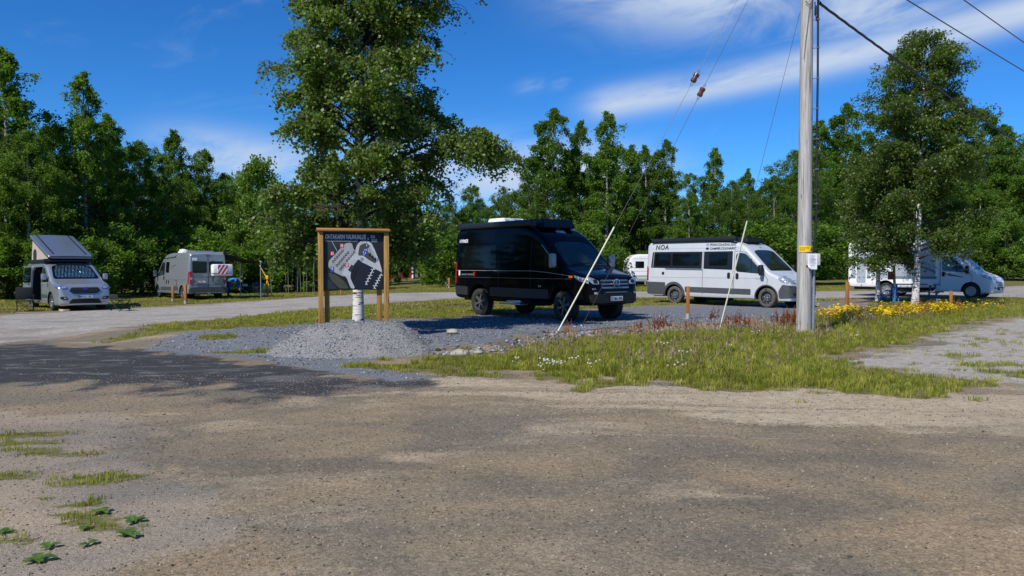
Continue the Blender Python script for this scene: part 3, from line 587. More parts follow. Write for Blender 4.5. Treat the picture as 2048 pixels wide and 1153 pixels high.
# ================================================================== trees
def tube_arrays(paths, nside):
    """many tubes (list of (points Nx3, radii N)) as one vertex and quad array"""
    V_, F_ = [], []; off = 0
    for p, r in paths:
        p = np.asarray(p, float); n = len(p); t = np.gradient(p, axis=0); t /= np.linalg.norm(t, axis=1)[:, None]+1e-9
        ref = np.where(np.abs(t[:, 2:3]) < .9, np.array([[0, 0, 1.]]), np.array([[1., 0, 0]])); a = np.cross(t, ref); a /= np.linalg.norm(a, axis=1)[:, None]+1e-9; b = np.cross(t, a)
        th = np.arange(nside)*2*PI/nside
        v = p[:, None]+(a[:, None]*np.cos(th)[None, :, None]+b[:, None]*np.sin(th)[None, :, None])*np.asarray(r)[:, None, None]
        V_.append(v.reshape(-1, 3)); i = np.arange(n-1)[:, None]*nside; k = np.arange(nside)[None]; k2 = (k+1) % nside
        F_.append((np.stack([i+k, i+k2, i+nside+k2, i+nside+k], -1)+off).reshape(-1, 4)); off += n*nside
    return np.concatenate(V_), np.concatenate(F_)
def tree_meshes(name, seed, H, cb, Rx, nl, nleaf, lsize, r0, prof, droop=.5, hang=.25, sig=.10, lean=(0, 0), extra=(), lopside=None, clear=None, twigs=7, elev=(20, 62)):
    rn = np.random.default_rng(seed)
    zz = np.linspace(-.15, H*.97, 16); wig = np.cumsum(rn.normal(0, .012*H/10, (16, 2)), axis=0); wig -= wig[0]
    tr = np.stack([wig[:, 0]+lean[0]*(np.maximum(zz, 0)/H)**1.5, wig[:, 1]+lean[1]*(np.maximum(zz, 0)/H)**1.5, zz], 1); rad = r0*(np.clip(1-zz/H, 0, 1)**.85)+.012; rad[0] *= 1.25; rad[1] *= 1.05
    trunk = [(tr, rad)]; limbs = []; tw = []; twp = []; tww = []
    def at(h): return np.array([np.interp(h, zz, tr[:, 0]), np.interp(h, zz, tr[:, 1]), h])
    spec = []
    for i in range(nl):
        t = ((i+rn.random())/nl)**.92; h = cb+(H*.985-cb)*t; a = i*2.399963+rn.normal(0, .35); ln = Rx*prof(t)*rn.uniform(.7, 1.18)
        if lopside: ln *= 1+lopside[1]*math.cos(a-lopside[0])
        spec.append((h, a, max(ln, .25), R(elev[0]+(elev[1]-elev[0])*t)+rn.normal(0, .12)))
    spec += list(extra)
    for (h, a, ln, e0) in spec:
        n = 7; s = np.linspace(0, 1, n); th = e0-(e0+.25*droop)*s**1.5*(.55+.45*droop)
        st = ln/(n-1); dx = np.cumsum(np.cos(th)*st); dz = np.cumsum(np.sin(th)*st); az_ = a+np.cumsum(rn.normal(0, .10, n))
        o = at(h); p = o+np.stack([np.cumsum(np.cos(th)*st*np.cos(az_)), np.cumsum(np.cos(th)*st*np.sin(az_)), dz], 1); p[0] = o
        rr = max(.012, .30*np.interp(h, zz, rad)+.006*ln)*(1-s*.85)+.003; limbs.append((p, rr))
        m = int(twigs*max(1, ln/1.4)); ldens = rn.uniform(.3, 1.5)
        if 2.6 < ln and Rx < 2: ldens = .9
        for k in range(m):
            u = rn.uniform(.22 if ln < 2.6 or Rx > 2 else .55, 1.0); q = np.array([np.interp(u, s, p[:, c]) for c in range(3)]); aa = az_[-1]+rn.normal(0, 1.0); l2 = ln*rn.uniform(.16, .40)*(1.15-.5*u)+.12; e2 = rn.uniform(-.2, .9)
            s2 = np.linspace(0, 1, 5); th2 = e2-(e2+1.0*droop+.2)*s2**1.3; st2 = l2/4
            p2 = q+np.stack([np.cumsum(np.cos(th2)*st2)*math.cos(aa), np.cumsum(np.cos(th2)*st2)*math.sin(aa), np.cumsum(np.sin(th2)*st2)], 1); p2[0] = q
            tw.append((p2, np.linspace(.008, .003, 5))); twp.append(p2); tww.append(l2*ldens*rn.gamma(1.0, 1.0))
    twp = np.array(twp); w = np.array(tww); w /= w.sum()
    c = rn.choice(len(twp), nleaf, p=w); u = rn.random(nleaf)*4*.999; i0 = u.astype(int); fr = (u-i0)[:, None]
    P = twp[c, i0]*(1-fr)+twp[c, i0+1]*fr
    P = P+rn.normal(0, sig, (nleaf, 3))*np.array([1, 1, .8]); P[:, 2] -= np.abs(rn.normal(0, hang, nleaf))*rn.random(nleaf)
    P[:, 2] = np.maximum(P[:, 2], .25)
    if clear is not None:                                    # pruned clear of the board in front
        bad = (P[:, 1] < clear[0]) & (P[:, 2] < clear[1]); P[bad, 1] = np.abs(P[bad, 1])*.6
    # leaf quads: rhombs, mostly hanging or tilted outward
    nrm = rn.normal(0, 1, (nleaf, 3)); nrm[:, 2] = np.abs(nrm[:, 2])*.75+.25; nrm /= np.linalg.norm(nrm, axis=1)[:, None]
    ax = rn.normal(0, 1, (nleaf, 3)); ax[:, 2] -= .8; ax -= nrm*(ax*nrm).sum(1)[:, None]; ax /= np.linalg.norm(ax, axis=1)[:, None]; bx = np.cross(nrm, ax)
    L_ = lsize*rn.uniform(.7, 1.3, nleaf)[:, None]; Wd = L_*rn.uniform(.34, .46, nleaf)[:, None]
    v = np.stack([P-ax*L_*.5, P+bx*Wd-ax*L_*.08+nrm*L_*.06, P+ax*L_*.5, P-bx*Wd-ax*L_*.08+nrm*L_*.06], 1).reshape(-1, 3)
    crown = mesh_np(name+'_crown', v, np.arange(nleaf*4).reshape(-1, 4), 4)
    a1, f1 = tube_arrays(trunk, 12); a2, f2 = tube_arrays(limbs, 5); a3, f3 = tube_arrays(tw, 3)
    vt = np.concatenate([a1, a2, a3]); ft = np.concatenate([f1, f2+len(a1), f3+len(a1)+len(a2)])
    tm = mesh_np(name+'_trunk', vt, ft, 4); tm.polygons.foreach_set('use_smooth', np.ones(len(tm.polygons), bool))
    mi = np.zeros(len(ft), np.int32); mi[len(f1):] = 1; tm.polygons.foreach_set('material_index', mi)
    return tm, crown
def prof_birch(t): return max(.12, math.sin(PI*min(1, t*.80+.20))**.75)
def prof_tall(t): return max(.14, (1-t)**.42*min(1, .6+t*1.6))*(1+.18*math.sin(t*23))
def prof_spire(t): return max(.08, (1-t)**.52*min(1, .6+t*1.8))*(1+.25*math.sin(t*31))
def prof_bush(t): return max(.3, math.sin(PI*(t*.7+.25)))
M['limb'] = mat('limb_bark', (.055, .042, .034), .8, var=.3)
def place_tree(tm, cm, name, label, cat, loc, s, rz, group=None, leaf='leaf_forest', bark='bark_far', first=None):
    t = thing(name, label, cat, loc, rz, group); t.scale = s
    for nm, me, ms in (('trunk', tm, [M[bark], M['limb']]), ('crown', cm, [M[leaf]])):
        if not me.materials:
            for m_ in ms: me.materials.append(m_)
        o = bpy.data.objects.new(nm, me); COL.objects.link(o); o.parent = t
    return t
# the big birch behind the board
BX, BY = -3.45, 17.8
ex = [(3.0, -.10, 3.05, R(38)), (3.2, .02, 2.7, R(40)), (2.3, 2.6, 1.7, R(10)), (2.1, .3, 1.3, R(5)), (2.0, 3.3, 1.6, R(5)), (2.1, 1.5, 1.5, R(5)), (2.5, .1, 1.6, R(8)), (2.4, 3.1, 1.8, R(12)), (2.9, -.5, 1.5, R(15)), (2.9, 3.8, 1.6, R(15)), (1.9, 2.9, 1.5, R(-5)), (1.9, .2, 1.2, R(-5)), (2.2, .9, 1.5, R(0)), (2.2, 2.2, 1.5, R(0)), (7.0, .25, 2.4, R(50)), (6.2, -.2, 2.0, R(48)), (5.2, 3.0, 2.0, R(40)), (8.0, .1, 2.1, R(55)), (7.4, -.4, 2.2, R(50))]
tm, cm = tree_meshes('big_birch', 11, 10.2, 1.7, 1.55, 120, 150000, .074, .115, lambda t: .72+.30*math.sin(PI*min(1, t*.9+.15)), clear=(-1.0, 2.9), lopside=(0, .12), droop=.9, hang=.24, sig=.05, lean=(-.05, .1), extra=ex, twigs=24, elev=(30, 68))
place_tree(tm, cm, 'birch_tree', 'big full-grown birch with white trunk rising behind the map board', 'tree', (BX, BY, gz(BX, BY)), (1, 1, 1), 0, leaf='leaf', bark='bark')
# two birches in front of the motorhome
tm, cm = tree_meshes('birch_b', 23, 10.9, 1.5, 2.05, 96, 100000, .088, .125, lambda t: max(.2, math.sin(PI*min(1, t*.72+.22))**.7), droop=.55, hang=.3, sig=.085, lean=(.55, 0), twigs=20, lopside=(PI, .1))
x, y = 16.35, 32.3; place_tree(tm, cm, 'birch_tree', 'wide leafy birch with thick spotted trunk beside the picnic table and motorhome', 'tree', (x, y, gz(x, y)), (1, 1, 1), .6, leaf='leaf', bark='bark')
tm, cm = tree_meshes('birch_c', 29, 6.4, 1.9, 1.6, 50, 40000, .088, .085, prof_birch, droop=.6, hang=.3, sig=.08, lean=(.1, 0), twigs=18)
x, y = 15.62, 34.0; place_tree(tm, cm, 'birch_tree', 'smaller thin birch with spotted trunk in front of the motorhome rear', 'tree', (x, y, gz(x, y)), (1, 1, 1), 0, leaf='leaf', bark='bark')
# forest prototypes
FP = [tree_meshes('forest_a', 41, 12, 1.6, 2.3, 60, 32000, .12, .13, prof_spire, droop=.9, hang=.36, sig=.085, twigs=9, elev=(20, 70)),
      tree_meshes('forest_b', 42, 12, 1.2, 2.7, 60, 34000, .125, .14, prof_tall, droop=.8, hang=.36, sig=.095, twigs=9),
      tree_meshes('forest_c', 43, 12, 2.4, 2.0, 50, 26000, .12, .12, prof_spire, droop=1.0, hang=.45, sig=.08, twigs=9, elev=(30, 72)),
      tree_meshes('forest_d', 44, 12, 1.4, 3.2, 60, 36000, .125, .16, prof_birch, droop=.6, hang=.32, sig=.11, twigs=9)]
FR = [tree_meshes('fresh_a', 45, 8, .5, 2.3, 40, 13000, .17, .08, prof_birch, droop=.4, hang=.3, sig=.2, twigs=6)]
BU = [tree_meshes('bush_a', 51, 4, .15, 2.0, 26, 8000, .15, .05, prof_bush, droop=.3, hang=.2, sig=.2, twigs=6, elev=(25, 80)),
      tree_meshes('bush_b', 52, 4, .1, 1.7, 24, 8000, .15, .05, prof_bush, droop=.45, hang=.25, sig=.18, twigs=6, elev=(35, 80))]
def zone(px):
    if px < 300: return 'standing behind the silver pop-top van', 'trees behind the silver van'
    if px < 620: return 'standing behind the grey campervan', 'trees behind the grey campervan'
    if px < 1010: return 'standing far behind the map board', 'trees behind the map board'
    if px < 1300: return 'standing behind the black van and caravan', 'trees behind the black van'
    if px < 1640: return 'standing behind the white van', 'trees behind the white van'
    return 'standing behind the motorhome and cottage', 'trees behind the motorhome'
F = 1593.0
def forest(px, top, dep, kind, wide=1.0, leaf='leaf_forest', back=False):
    x = (px-1024)/F*dep; z = gz(x, dep); h = 1.6+(536-top)/F*dep-z; tm, cm = kind; h0 = 8 if kind is FR[0] else 12
    lab, grp = zone(px); look = 'pale fresh green young tree' if kind is FR[0] else ['tall tapering birch', 'round-crowned birch', 'slender drooping birch', 'broad bushy birch'][[k is kind for k in FP].index(True)]; lab = look+(' in the second row, ' if back else ' ')+lab; grp = grp+(', second row' if back else ''); s = h/h0; w = s*wide*random.uniform(.9, 1.1)
    place_tree(tm, cm, 'forest_tree', lab, 'tree', (x, dep, z-.05), (w, w, s), random.uniform(0, 6.28), grp, leaf=leaf)
A, B_, C_, D_ = FP
front = [(-70, 160, 44, B_, 1.1), (18, 98, 44, A, 1.0), (60, 260, 43, D_, 1.0), (110, 245, 47, B_, 1.0), (172, 148, 47, A, 1.0), (222, 225, 50, C_, 1.1), (282, 280, 52, B_, .9), (352, 258, 56, C_, 1.0), (330, 330, 53, D_, .9), (408, 298, 57, B_, .9), (452, 345, 58, D_, .8), (505, 330, 62, B_, .9),
         (560, 372, 62, B_, .9), (620, 390, 64, D_, .8), (690, 372, 66, B_, .9), (752, 380, 68, D_, .7), (838, 385, 100, B_, .9), (905, 392, 68, D_, .7), (945, 370, 70, B_, 1.0), (1005, 372, 66, D_, .8),
         (1058, 325, 66, B_, .9), (1104, 218, 64, A, 1.05), (1158, 243, 66, A, .9), (1214, 224, 64, A, 1.0), (1262, 288, 68, C_, .9), (1292, 292, 66, A, .9), (1330, 280, 66, A, .95), (1378, 345, 62, B_, .9), (1428, 293, 70, C_, 1.0), (1462, 360, 62, D_, .8), (1494, 335, 70, C_, .7), (1548, 350, 70, B_, .9), (1585, 300, 76, D_, .9), (1625, 300, 82, B_, 1.0),
         (1636, 238, 96, C_, 1.2), (1688, 208, 98, A, 1.1), (1728, 262, 96, B_, 1.0), (1775, 285, 92, D_, .9), (1830, 270, 92, B_, 1.0), (1895, 275, 90, D_, 1.0), (1960, 222, 88, B_, 1.1), (2005, 250, 88, A, 1.2), (2050, 275, 86, D_, 1.0), (2100, 235, 84, B_, 1.1), (2160, 260, 82, D_, 1.0)]
for px, top, dep, k, w in front: forest(px, top, dep, k, w)
for px in range(-90, 2200, 46):                                            # second row that closes the gaps
    near = np.interp(px, [-90, 200, 600, 1100, 1560, 1640, 2200], [56, 60, 72, 76, 80, 108, 98]); top = np.interp(px, [-90, 80, 260, 400, 640, 900, 1040, 1100, 1250, 1400, 1560, 1660, 1900, 2200], [240, 250, 290, 345, 400, 410, 385, 330, 310, 370, 370, 300, 310, 300])
    if 790 < px < 860: near = 104
    forest(px+random.uniform(-10, 10), top+random.uniform(-18, 18), near+random.uniform(0, 6), random.choice([B_, D_, B_, C_]), random.uniform(.9, 1.15), back=True)
for px, top, dep, w in ((520, 318, 56, .8), (470, 455, 54, .8), (535, 440, 55, .8), (590, 430, 57, .9), (1238, 400, 68, .9), (1010, 440, 62, .9), (885, 470, 60, .8), (1330, 410, 68, .8), (1560, 430, 66, 1.0), (1500, 440, 62, .8), (1040, 420, 60, .8), (2010, 420, 76, .9)):
    forest(px, top, dep, FR[0], w, 'leaf_fresh')
# undergrowth along the forest edge
def bush(px, top, dep, wide=1.0, label='leafy bush in the undergrowth of the forest edge', grp='bushes along the forest edge', leaf=None):
    x = (px-1024)/F*dep; z = gz(x, dep); h = 1.6+(536-top)/F*dep-z; tm, cm = random.choice(BU); s = h/4
    lab, g2 = zone(px); label = 'leafy undergrowth bush '+lab; grp = g2.replace('trees', 'bushes')
    o = place_tree(tm, cm, 'bush', label, 'bush', (x, dep, z-.05), (s*wide, s*wide, s), random.uniform(0, 6.28), grp)
for px in range(-80, 2160, 36):
    if 778 < px < 880 or 1618 < px < 1712: continue
    dep = np.interp(px, [-80, 200, 330, 600, 1100, 1560, 1620, 1720, 2160], [40.5, 43, 50, 55, 59, 63, 66, 82, 74])
    if 1185 < px < 1430: dep = 69
    bush(px+random.uniform(-10, 10), random.uniform(452, 505), dep+random.uniform(-.8, 1.5), random.uniform(1.0, 1.5))
for px, top in ((862, 470), (838, 450)): bush(px, top, 97, 1.3)
for px, top, dp in ((872, 478, 70), (798, 512, 72), (892, 470, 66)): bush(px, top, dp, 1.0)
for px in (1600, 1650, 1700, 1745): bush(px, random.uniform(470, 485), 101, 1.6)
# trees across the road, on the side the vans look towards
for i in range(24):
    a = R(146+i*8.6); r = random.uniform(46, 56); x, y = 0+r*math.cos(a), -4+r*math.sin(a); s = random.uniform(.7, .95); tm, cm = random.choice(FP)
    place_tree(tm, cm, 'forest_tree', 'birch across the dirt road, mirrored in the black van', 'tree', (x, y, gz(x, y)-.05), (s*1.25, s*1.25, s), random.uniform(0, 6), 'trees across the road')
for k in range(13):                                                         # the forest edge goes on past both sides of the view
    for sx_, x0, dx, y0, dy, grp in ((-1, -33, -3.2, 43, -2.2, 'left'), (1, 68, 3.5, 84, -3.5, 'right')):
        if sx_ > 0 and k > 7: continue
        x = x0+dx*k+random.uniform(-1, 1); y = y0+dy*k+random.uniform(-2, 2); s = random.uniform(.75, 1.1); tm, cm = random.choice(FP)
        place_tree(tm, cm, 'forest_tree', 'birch of the forest edge beyond the silver van' if sx_ < 0 else 'birch of the forest edge beyond the motorhome front', 'tree', (x, y, gz(x, y)-.05), (s*1.2, s*1.2, s), random.uniform(0, 6), 'forest edge past the silver van' if sx_ < 0 else 'forest edge past the motorhome')
        tm, cm = random.choice(BU); s = random.uniform(.8, 1.2); x -= sx_*random.uniform(1, 2.5); y -= 2.5
        place_tree(tm, cm, 'bush', 'bush of the forest edge beyond the silver van' if sx_ < 0 else 'bush of the forest edge beyond the motorhome front', 'bush', (x, y, gz(x, y)-.05), (s*1.3, s*1.3, s), random.uniform(0, 6), 'bushes past the silver van' if sx_ < 0 else 'bushes past the motorhome')
# saplings: thin bare stems in the light behind the folding chairs
for i in range(16):
    px = 545+i*5.6+random.uniform(-2, 2); dep = random.uniform(51, 54); x = (px-1024)/F*dep; h = random.uniform(3.2, 5.2); z = gz(x, dep)
    t = thing('sapling', 'thin bare sapling stem at the forest edge right of the awning', 'tree', (x, dep, z), 0, 'bare saplings at the forest edge')
    bm = bmesh.new(); lx, ly = random.uniform(-.4, .4), random.uniform(-.3, .3); tube(bm, [(0, 0, 0), (lx*.3, ly*.4, h*.5), (lx, ly, h)], [.017, .013, .006], 5); bm_obj('stem', bm, M['stem'] if 'stem' in M else M.setdefault('stem', mat('stem', (.21, .19, .15), .8)), t)
    bm = bmesh.new()
    for k in range(3):
        q = random.uniform(.45, .95); b0 = Vector((lx*q*q, ly*q, h*q)); a = random.uniform(0, 6.28); tube(bm, [b0, b0+Vector((math.cos(a)*.35, math.sin(a)*.35, .35))], [.008, .004], 4)
    bm_obj('twigs', bm, M['stem'], t)
# broad-leaved rosettes on the near left
def rosette(x, y, s, n, seed, label):
    rn = random.Random(seed); t = thing('plantain_plant', label, 'plant', (x, y, gz(x, y)), rn.uniform(0, 6), 'low weeds on the road edge')
    for k in range(n):
        a = k*2.4+rn.uniform(-.7, .7); ln = s*rn.uniform(.45, 1.35); w = ln*rn.uniform(.22, .36); bm = bmesh.new(); rows = []
        for i in range(6):
            u = i/5; ww = w*math.sin(PI*min(1, u*.92+.06))**.8*(.35 if u < .2 else 1); z = .012+ln*(.34*u-.30*u*u)+rn.uniform(-.003, .003)
            c = Vector((math.cos(a)*ln*u, math.sin(a)*ln*u, z)); sd = Vector((-math.sin(a), math.cos(a), 0))*ww
            rows.append([bm.verts.new(c-sd+Vector((0, 0, ww*.35))), bm.verts.new(c), bm.verts.new(c+sd+Vector((0, 0, ww*.35)))])
        for i in range(5):
            for j in range(2): bm.faces.new((rows[i][j], rows[i][j+1], rows[i+1][j+1], rows[i+1][j]))
        bm_obj('leaf', bm, M['leaf_plant'], t)
for i, (x, y, s, n, lab) in enumerate([(-2.57, 4.27, .13, 9, 'broad-leaved green rosette growing alone nearest the road corner'), (-2.42, 4.52, .10, 6, 'flat ragged green rosette on bare sand'), (-2.27, 4.68, .13, 10, 'large broad-leaved rosette at the gravel edge'), (-2.36, 4.93, .13, 9, 'bushy rosette with grass blades beside it'), (-2.60, 4.82, .09, 6, 'small dark rosette between larger weeds'), (-2.66, 5.14, .12, 8, 'leafy rosette at the top of the weed patch'), (-2.63, 4.48, .10, 6, 'sprawling rosette with thin leaves on sand'), (-3.05, 4.72, .10, 7, 'bright green rosette at the left road edge')]):
    rosette(x, y, s*.60, n, i, lab)
# ================================================================== text and surface patches
def text_mesh(s, size, bold=0.0, shear=0, align='LEFT', spacing=1.0, sx=1.0):
    cu = bpy.data.curves.new('lettering', 'FONT'); cu.body = s; cu.size = size; cu.offset = bold; cu.shear = shear; cu.align_x = align; cu.space_character = spacing; cu.resolution_u = 3
    o = bpy.data.objects.new('lettering', cu); COL.objects.link(o); dg = bpy.context.evaluated_depsgraph_get(); me = bpy.data.meshes.new_from_object(o.evaluated_get(dg))
    bpy.data.objects.remove(o); v = np.empty(len(me.vertices)*3, np.float32); me.vertices.foreach_get('co', v); v = v.reshape(-1, 3); v[:, 0] *= sx; me.vertices.foreach_set('co', v.ravel()); return me
class Skin:
    """puts patches on a body surface: phi is the side one looks at it from (0 front, -90 right, 90 left, 180 rear)"""
    def __init__(self, me):
        bm = bmesh.new(); bm.from_mesh(me); self.t = BVHTree.FromBMesh(bm); bm.free()
    def fr(self, phi):
        a = R(phi); return Vector((math.cos(a), math.sin(a), 0)), Vector((-math.sin(a), math.cos(a), 0))
    def hit(self, phi, u, v, off):
        e, ua = self.fr(phi); o = e*9+ua*u+Vector((0, 0, v))
        if phi == 'T': o = None
        loc, nor, i, d = self.t.ray_cast(o, -e)
        if loc is None:
            loc, nor, i, d = self.t.find_nearest(ua*u+Vector((0, 0, v))+e*1.0)
        if nor.dot(e) < 0: nor = -nor
        return loc+nor*off, nor
    def patch(self, name, outline, phi, mats, parent, off=.006, step=.09, thick=.012, ang=35, quads=False):
        bm = bmesh.new()
        if quads:
            h_ = len(outline)//2; A_ = [bm.verts.new((u, v, 0)) for u, v in outline[:h_]]; B2 = [bm.verts.new((u, v, 0)) for u, v in outline[h_:][::-1]]
            for k in range(h_-1): bm.faces.new((A_[k], A_[k+1], B2[k+1], B2[k]))
        else: f = bm.faces.new([bm.verts.new((u, v, 0)) for u, v in outline]); bmesh.ops.triangulate(bm, faces=[f])
        us = [p[0] for p in outline]; vs = [p[1] for p in outline]
        for k in range(1, int((max(us)-min(us))/step)+1): bmesh.ops.bisect_plane(bm, geom=bm.verts[:]+bm.edges[:]+bm.faces[:], plane_co=(min(us)+k*step, 0, 0), plane_no=(1, 0, 0))
        for k in range(1, int((max(vs)-min(vs))/step)+1): bmesh.ops.bisect_plane(bm, geom=bm.verts[:]+bm.edges[:]+bm.faces[:], plane_co=(0, min(vs)+k*step, 0), plane_no=(0, 1, 0))
        nr = {}
        for v in bm.verts: p, n = self.hit(phi, v.co.x, v.co.y, off); v.co = p; nr[v] = n
        if thick:
            be = [e for e in bm.edges if e.is_boundary]; r = bmesh.ops.extrude_edge_only(bm, edges=be)
            bm.verts.ensure_lookup_table(); bv = {v for e in be for v in e.verts}
            for v in [g for g in r['geom'] if isinstance(g, bmesh.types.BMVert)]:
                s = min(bv, key=lambda q: (q.co-v.co).length_squared); v.co = v.co-nr[s]*thick
        return bm_obj(name, bm, mats, parent, ang)
    def strip(self, name, pts, w, phi, m, parent, off=.006):
        """thin band along a 2-D polyline"""
        P_ = [Vector(p) for p in pts]; a, b = [], []
        for i, p in enumerate(P_):
            d = (P_[min(i+1, len(P_)-1)]-P_[max(i-1, 0)]).normalized(); n = Vector((-d.y, d.x))*w/2; a.append((p+n)[:]); b.append((p-n)[:])
        return self.patch(name, a+b[::-1], phi, m, parent, off, .15, .01, quads=True)
    def text(self, name, s, size, u, v, phi, m, parent, off=.012, **k):
        me = text_mesh(s, size, **k)
        for q in me.vertices: q.co = self.hit(phi, u+q.co.x, v+q.co.y, off)[0]
        return link(name, me, m, parent)
def flat_text(name, s, size, M4, m, parent, **k):
    me = text_mesh(s, size, **k); me.transform(M4); return link(name, me, m, parent)

# ================================================================== gravel pile
PC = (-3.0, 15.35)
def pile_h(x, y):
    ax, bx = -3.45, -2.55; t = np.clip((x-ax)/(bx-ax), 0, 1); dx = x-(ax+t*(bx-ax)); d = np.hypot(dx*np.where(dx < 0, .86, 1.0), (y-PC[1])*np.where(y < PC[1], .86, .95))
    d = d*(1+.22*(fbm(x*1.3+5, y*1.3, 91, 3)-.5))
    h = .74-.62*d; h = np.where(h > .49, .49+(h-.49)*.3, h); h = h+.07*(fbm(x*2.6, y*2.6, 92, 4)-.5)+.025*(fbm(x*11, y*11, 93, 2)-.5)
    return np.where(h < .05, .05-(.05-h)*.6, h)
px_, py_ = np.meshgrid(np.arange(-5.9, -.9, .04), np.arange(13.0, 17.6, .04)); X, Y = px_.ravel(), py_.ravel(); Z = pile_h(X, Y); G = ground_z(X, Y)
Zp = np.maximum(G+Z-.05, G-.06); nx = px_.shape[1]; ny = px_.shape[0]; ii = (np.arange(ny-1)[:, None]*nx+np.arange(nx-1)[None]).ravel(); q = np.stack([ii, ii+1, ii+1+nx, ii+nx], 1)
q = q[(Z[q] > -.0).any(1)]
used = np.unique(q); remap = np.zeros(len(X), int); remap[used] = np.arange(len(used))
pm = mesh_np('gravel', np.stack([X[used]-PC[0], Y[used]-PC[1], Zp[used]], 1), remap[q], 4); pm.polygons.foreach_set('use_smooth', np.ones(len(pm.polygons), bool))
def pile_mat():
    m = bpy.data.materials.new('crushed_gravel'); m.use_nodes = True; t = m.node_tree; b = t.nodes['Principled BSDF']; b.inputs['Roughness'].default_value = .9; b.inputs['Specular IOR Level'].default_value = .15; cd = t.nodes.new('ShaderNodeTexCoord')
    v = t.nodes.new('ShaderNodeTexVoronoi'); v.inputs['Scale'].default_value = 55; t.links.new(cd.outputs['Object'], v.inputs['Vector']); s = t.nodes.new('ShaderNodeSeparateColor'); t.links.new(v.outputs['Color'], s.inputs[0])
    r = t.nodes.new('ShaderNodeValToRGB'); r.color_ramp.elements[0].color = (.055, .056, .058, 1); r.color_ramp.elements[1].color = (.36, .36, .355, 1); t.links.new(s.outputs[0], r.inputs[0])
    n = t.nodes.new('ShaderNodeTexNoise'); n.inputs['Scale'].default_value = 2.2; n.inputs['Detail'].default_value = 5; t.links.new(cd.outputs['Object'], n.inputs['Vector']); mr = t.nodes.new('ShaderNodeMapRange'); mr.inputs[1].default_value = .35; mr.inputs[2].default_value = .65; mr.inputs[3].default_value = .15; mr.inputs[4].default_value = .75; t.links.new(n.outputs[0], mr.inputs[0])
    mx = t.nodes.new('ShaderNodeMixRGB'); t.links.new(mr.outputs[0], mx.inputs[0]); t.links.new(r.outputs[0], mx.inputs[1]); mx.inputs[2].default_value = (.245, .238, .222, 1); t.links.new(mx.outputs[0], b.inputs['Base Color'])
    n2 = t.nodes.new('ShaderNodeTexNoise'); n2.inputs['Scale'].default_value = 45; n2.inputs['Detail'].default_value = 5; t.links.new(cd.outputs['Object'], n2.inputs['Vector'])
    bp = t.nodes.new('ShaderNodeBump'); bp.inputs['Strength'].default_value = 1; bp.inputs['Distance'].default_value = .03; t.links.new(n2.outputs[0], bp.inputs['Height']); t.links.new(bp.outputs[0], b.inputs['Normal']); return m
pile = thing('gravel_pile', 'heap of fine grey gravel dumped around the foot of the map board', 'gravel pile', (PC[0], PC[1], 0))
link('gravel', pm, pile_mat(), pile)
x, y = cand(-5.4, -1.2, 13.3, 16.6, 330); h = pile_h(x, y); k = h > .02; x, y, h = x[k], y[k], h[k]
scatter('loose_stones', np.stack([x-PC[0], y-PC[1], ground_z(x, y)+h-.045], 1), rng.uniform(0, 6.28, len(x)), .012+.035*rng.random(len(x))**2.2, rng.integers(0, 5, len(x)), sg, '', '', parent=pile)
def pile_top(x, y): return float(ground_z(np.array([x]), np.array([y]))[0]+max(0, pile_h(np.array([x]), np.array([y]))[0]-.05))
# pale flat rocks
for i, (x, y, s, lab) in enumerate([(-1.30, 17.3, .30, 'pale flat rock lying on the dark pad beside a grass tuft'), (-.95, 14.35, .36, 'pale sandy rock at the foot of the stone bank'), (-.62, 14.5, .20, 'smaller pale rock next to the sandy rock')]):
    bm = bmesh.new(); bmesh.ops.create_icosphere(bm, subdivisions=3, radius=s/2); rn = random.Random(i)
    for v in bm.verts: v.co *= 1+.25*(float(fbm(np.array([v.co.x*6+i*5]), np.array([v.co.y*6+v.co.z*5]), 5, 3)[0])-.5)*2; v.co.z *= .42; v.co.y *= .7
    o = bm_obj('rock', bm, M.setdefault('rock', mat('rock_pale', (.33, .30, .24), .9, var=.3, bump=.5, bscale=20))); o.location = (x, y, gz(x, y)+.05); tag(o, lab, 'rock')

# ================================================================== map board
SX, SY = -3.24, 16.3; SR = R(17)
sgn = thing('map_board', 'wooden map board on posts with a little roof, standing in the gravel heap', 'sign', (SX, SY, 0), SR)
def sbox(name, c, s, m, parent=None, bev=.006, rot=None):
    bm = bmesh.new(); box(bm, c, s, rot, bev); return bm_obj(name, bm, m, parent or sgn)
HW = .66
for sx_ in (-1, 1):
    zb = pile_top(SX+sx_*HW*math.cos(SR), SY+sx_*HW*math.sin(SR))-.4
    zt = 2.33
    sbox('post', (sx_*HW, -.07, (zb+zt)/2), (.10, .06, zt-zb), M['post_wood']); sbox('post', (sx_*(HW-.13), .07, (zb+zt)/2-.02), (.10, .06, zt-zb-.04), M['post_wood'])
    sbox('side_board', (sx_*(HW+.03), -.005, 1.73), (.03, .18, 1.19), M['post_wood'])
sbox('roof_board', (0, -.045, 2.375), (1.47, .22, .035), M.setdefault('roof_wood', wood_mat('roof_wood', (.25, .11, .028), (.45, .23, .065), along='X')), rot=Matrix.Rotation(R(10), 4, 'X'))
sbox('roof_board', (0, .13, 2.365), (1.47, .16, .03), M['roof_wood'], rot=Matrix.Rotation(R(-14), 4, 'X'))
panel = sbox('panel', (0, -.015, 1.735), (1.24, .03, 1.17), M.setdefault('panel_dark', mat('panel_dark', (.012, .016, .018), .45, var=.35, vscale=5)), bev=.002)
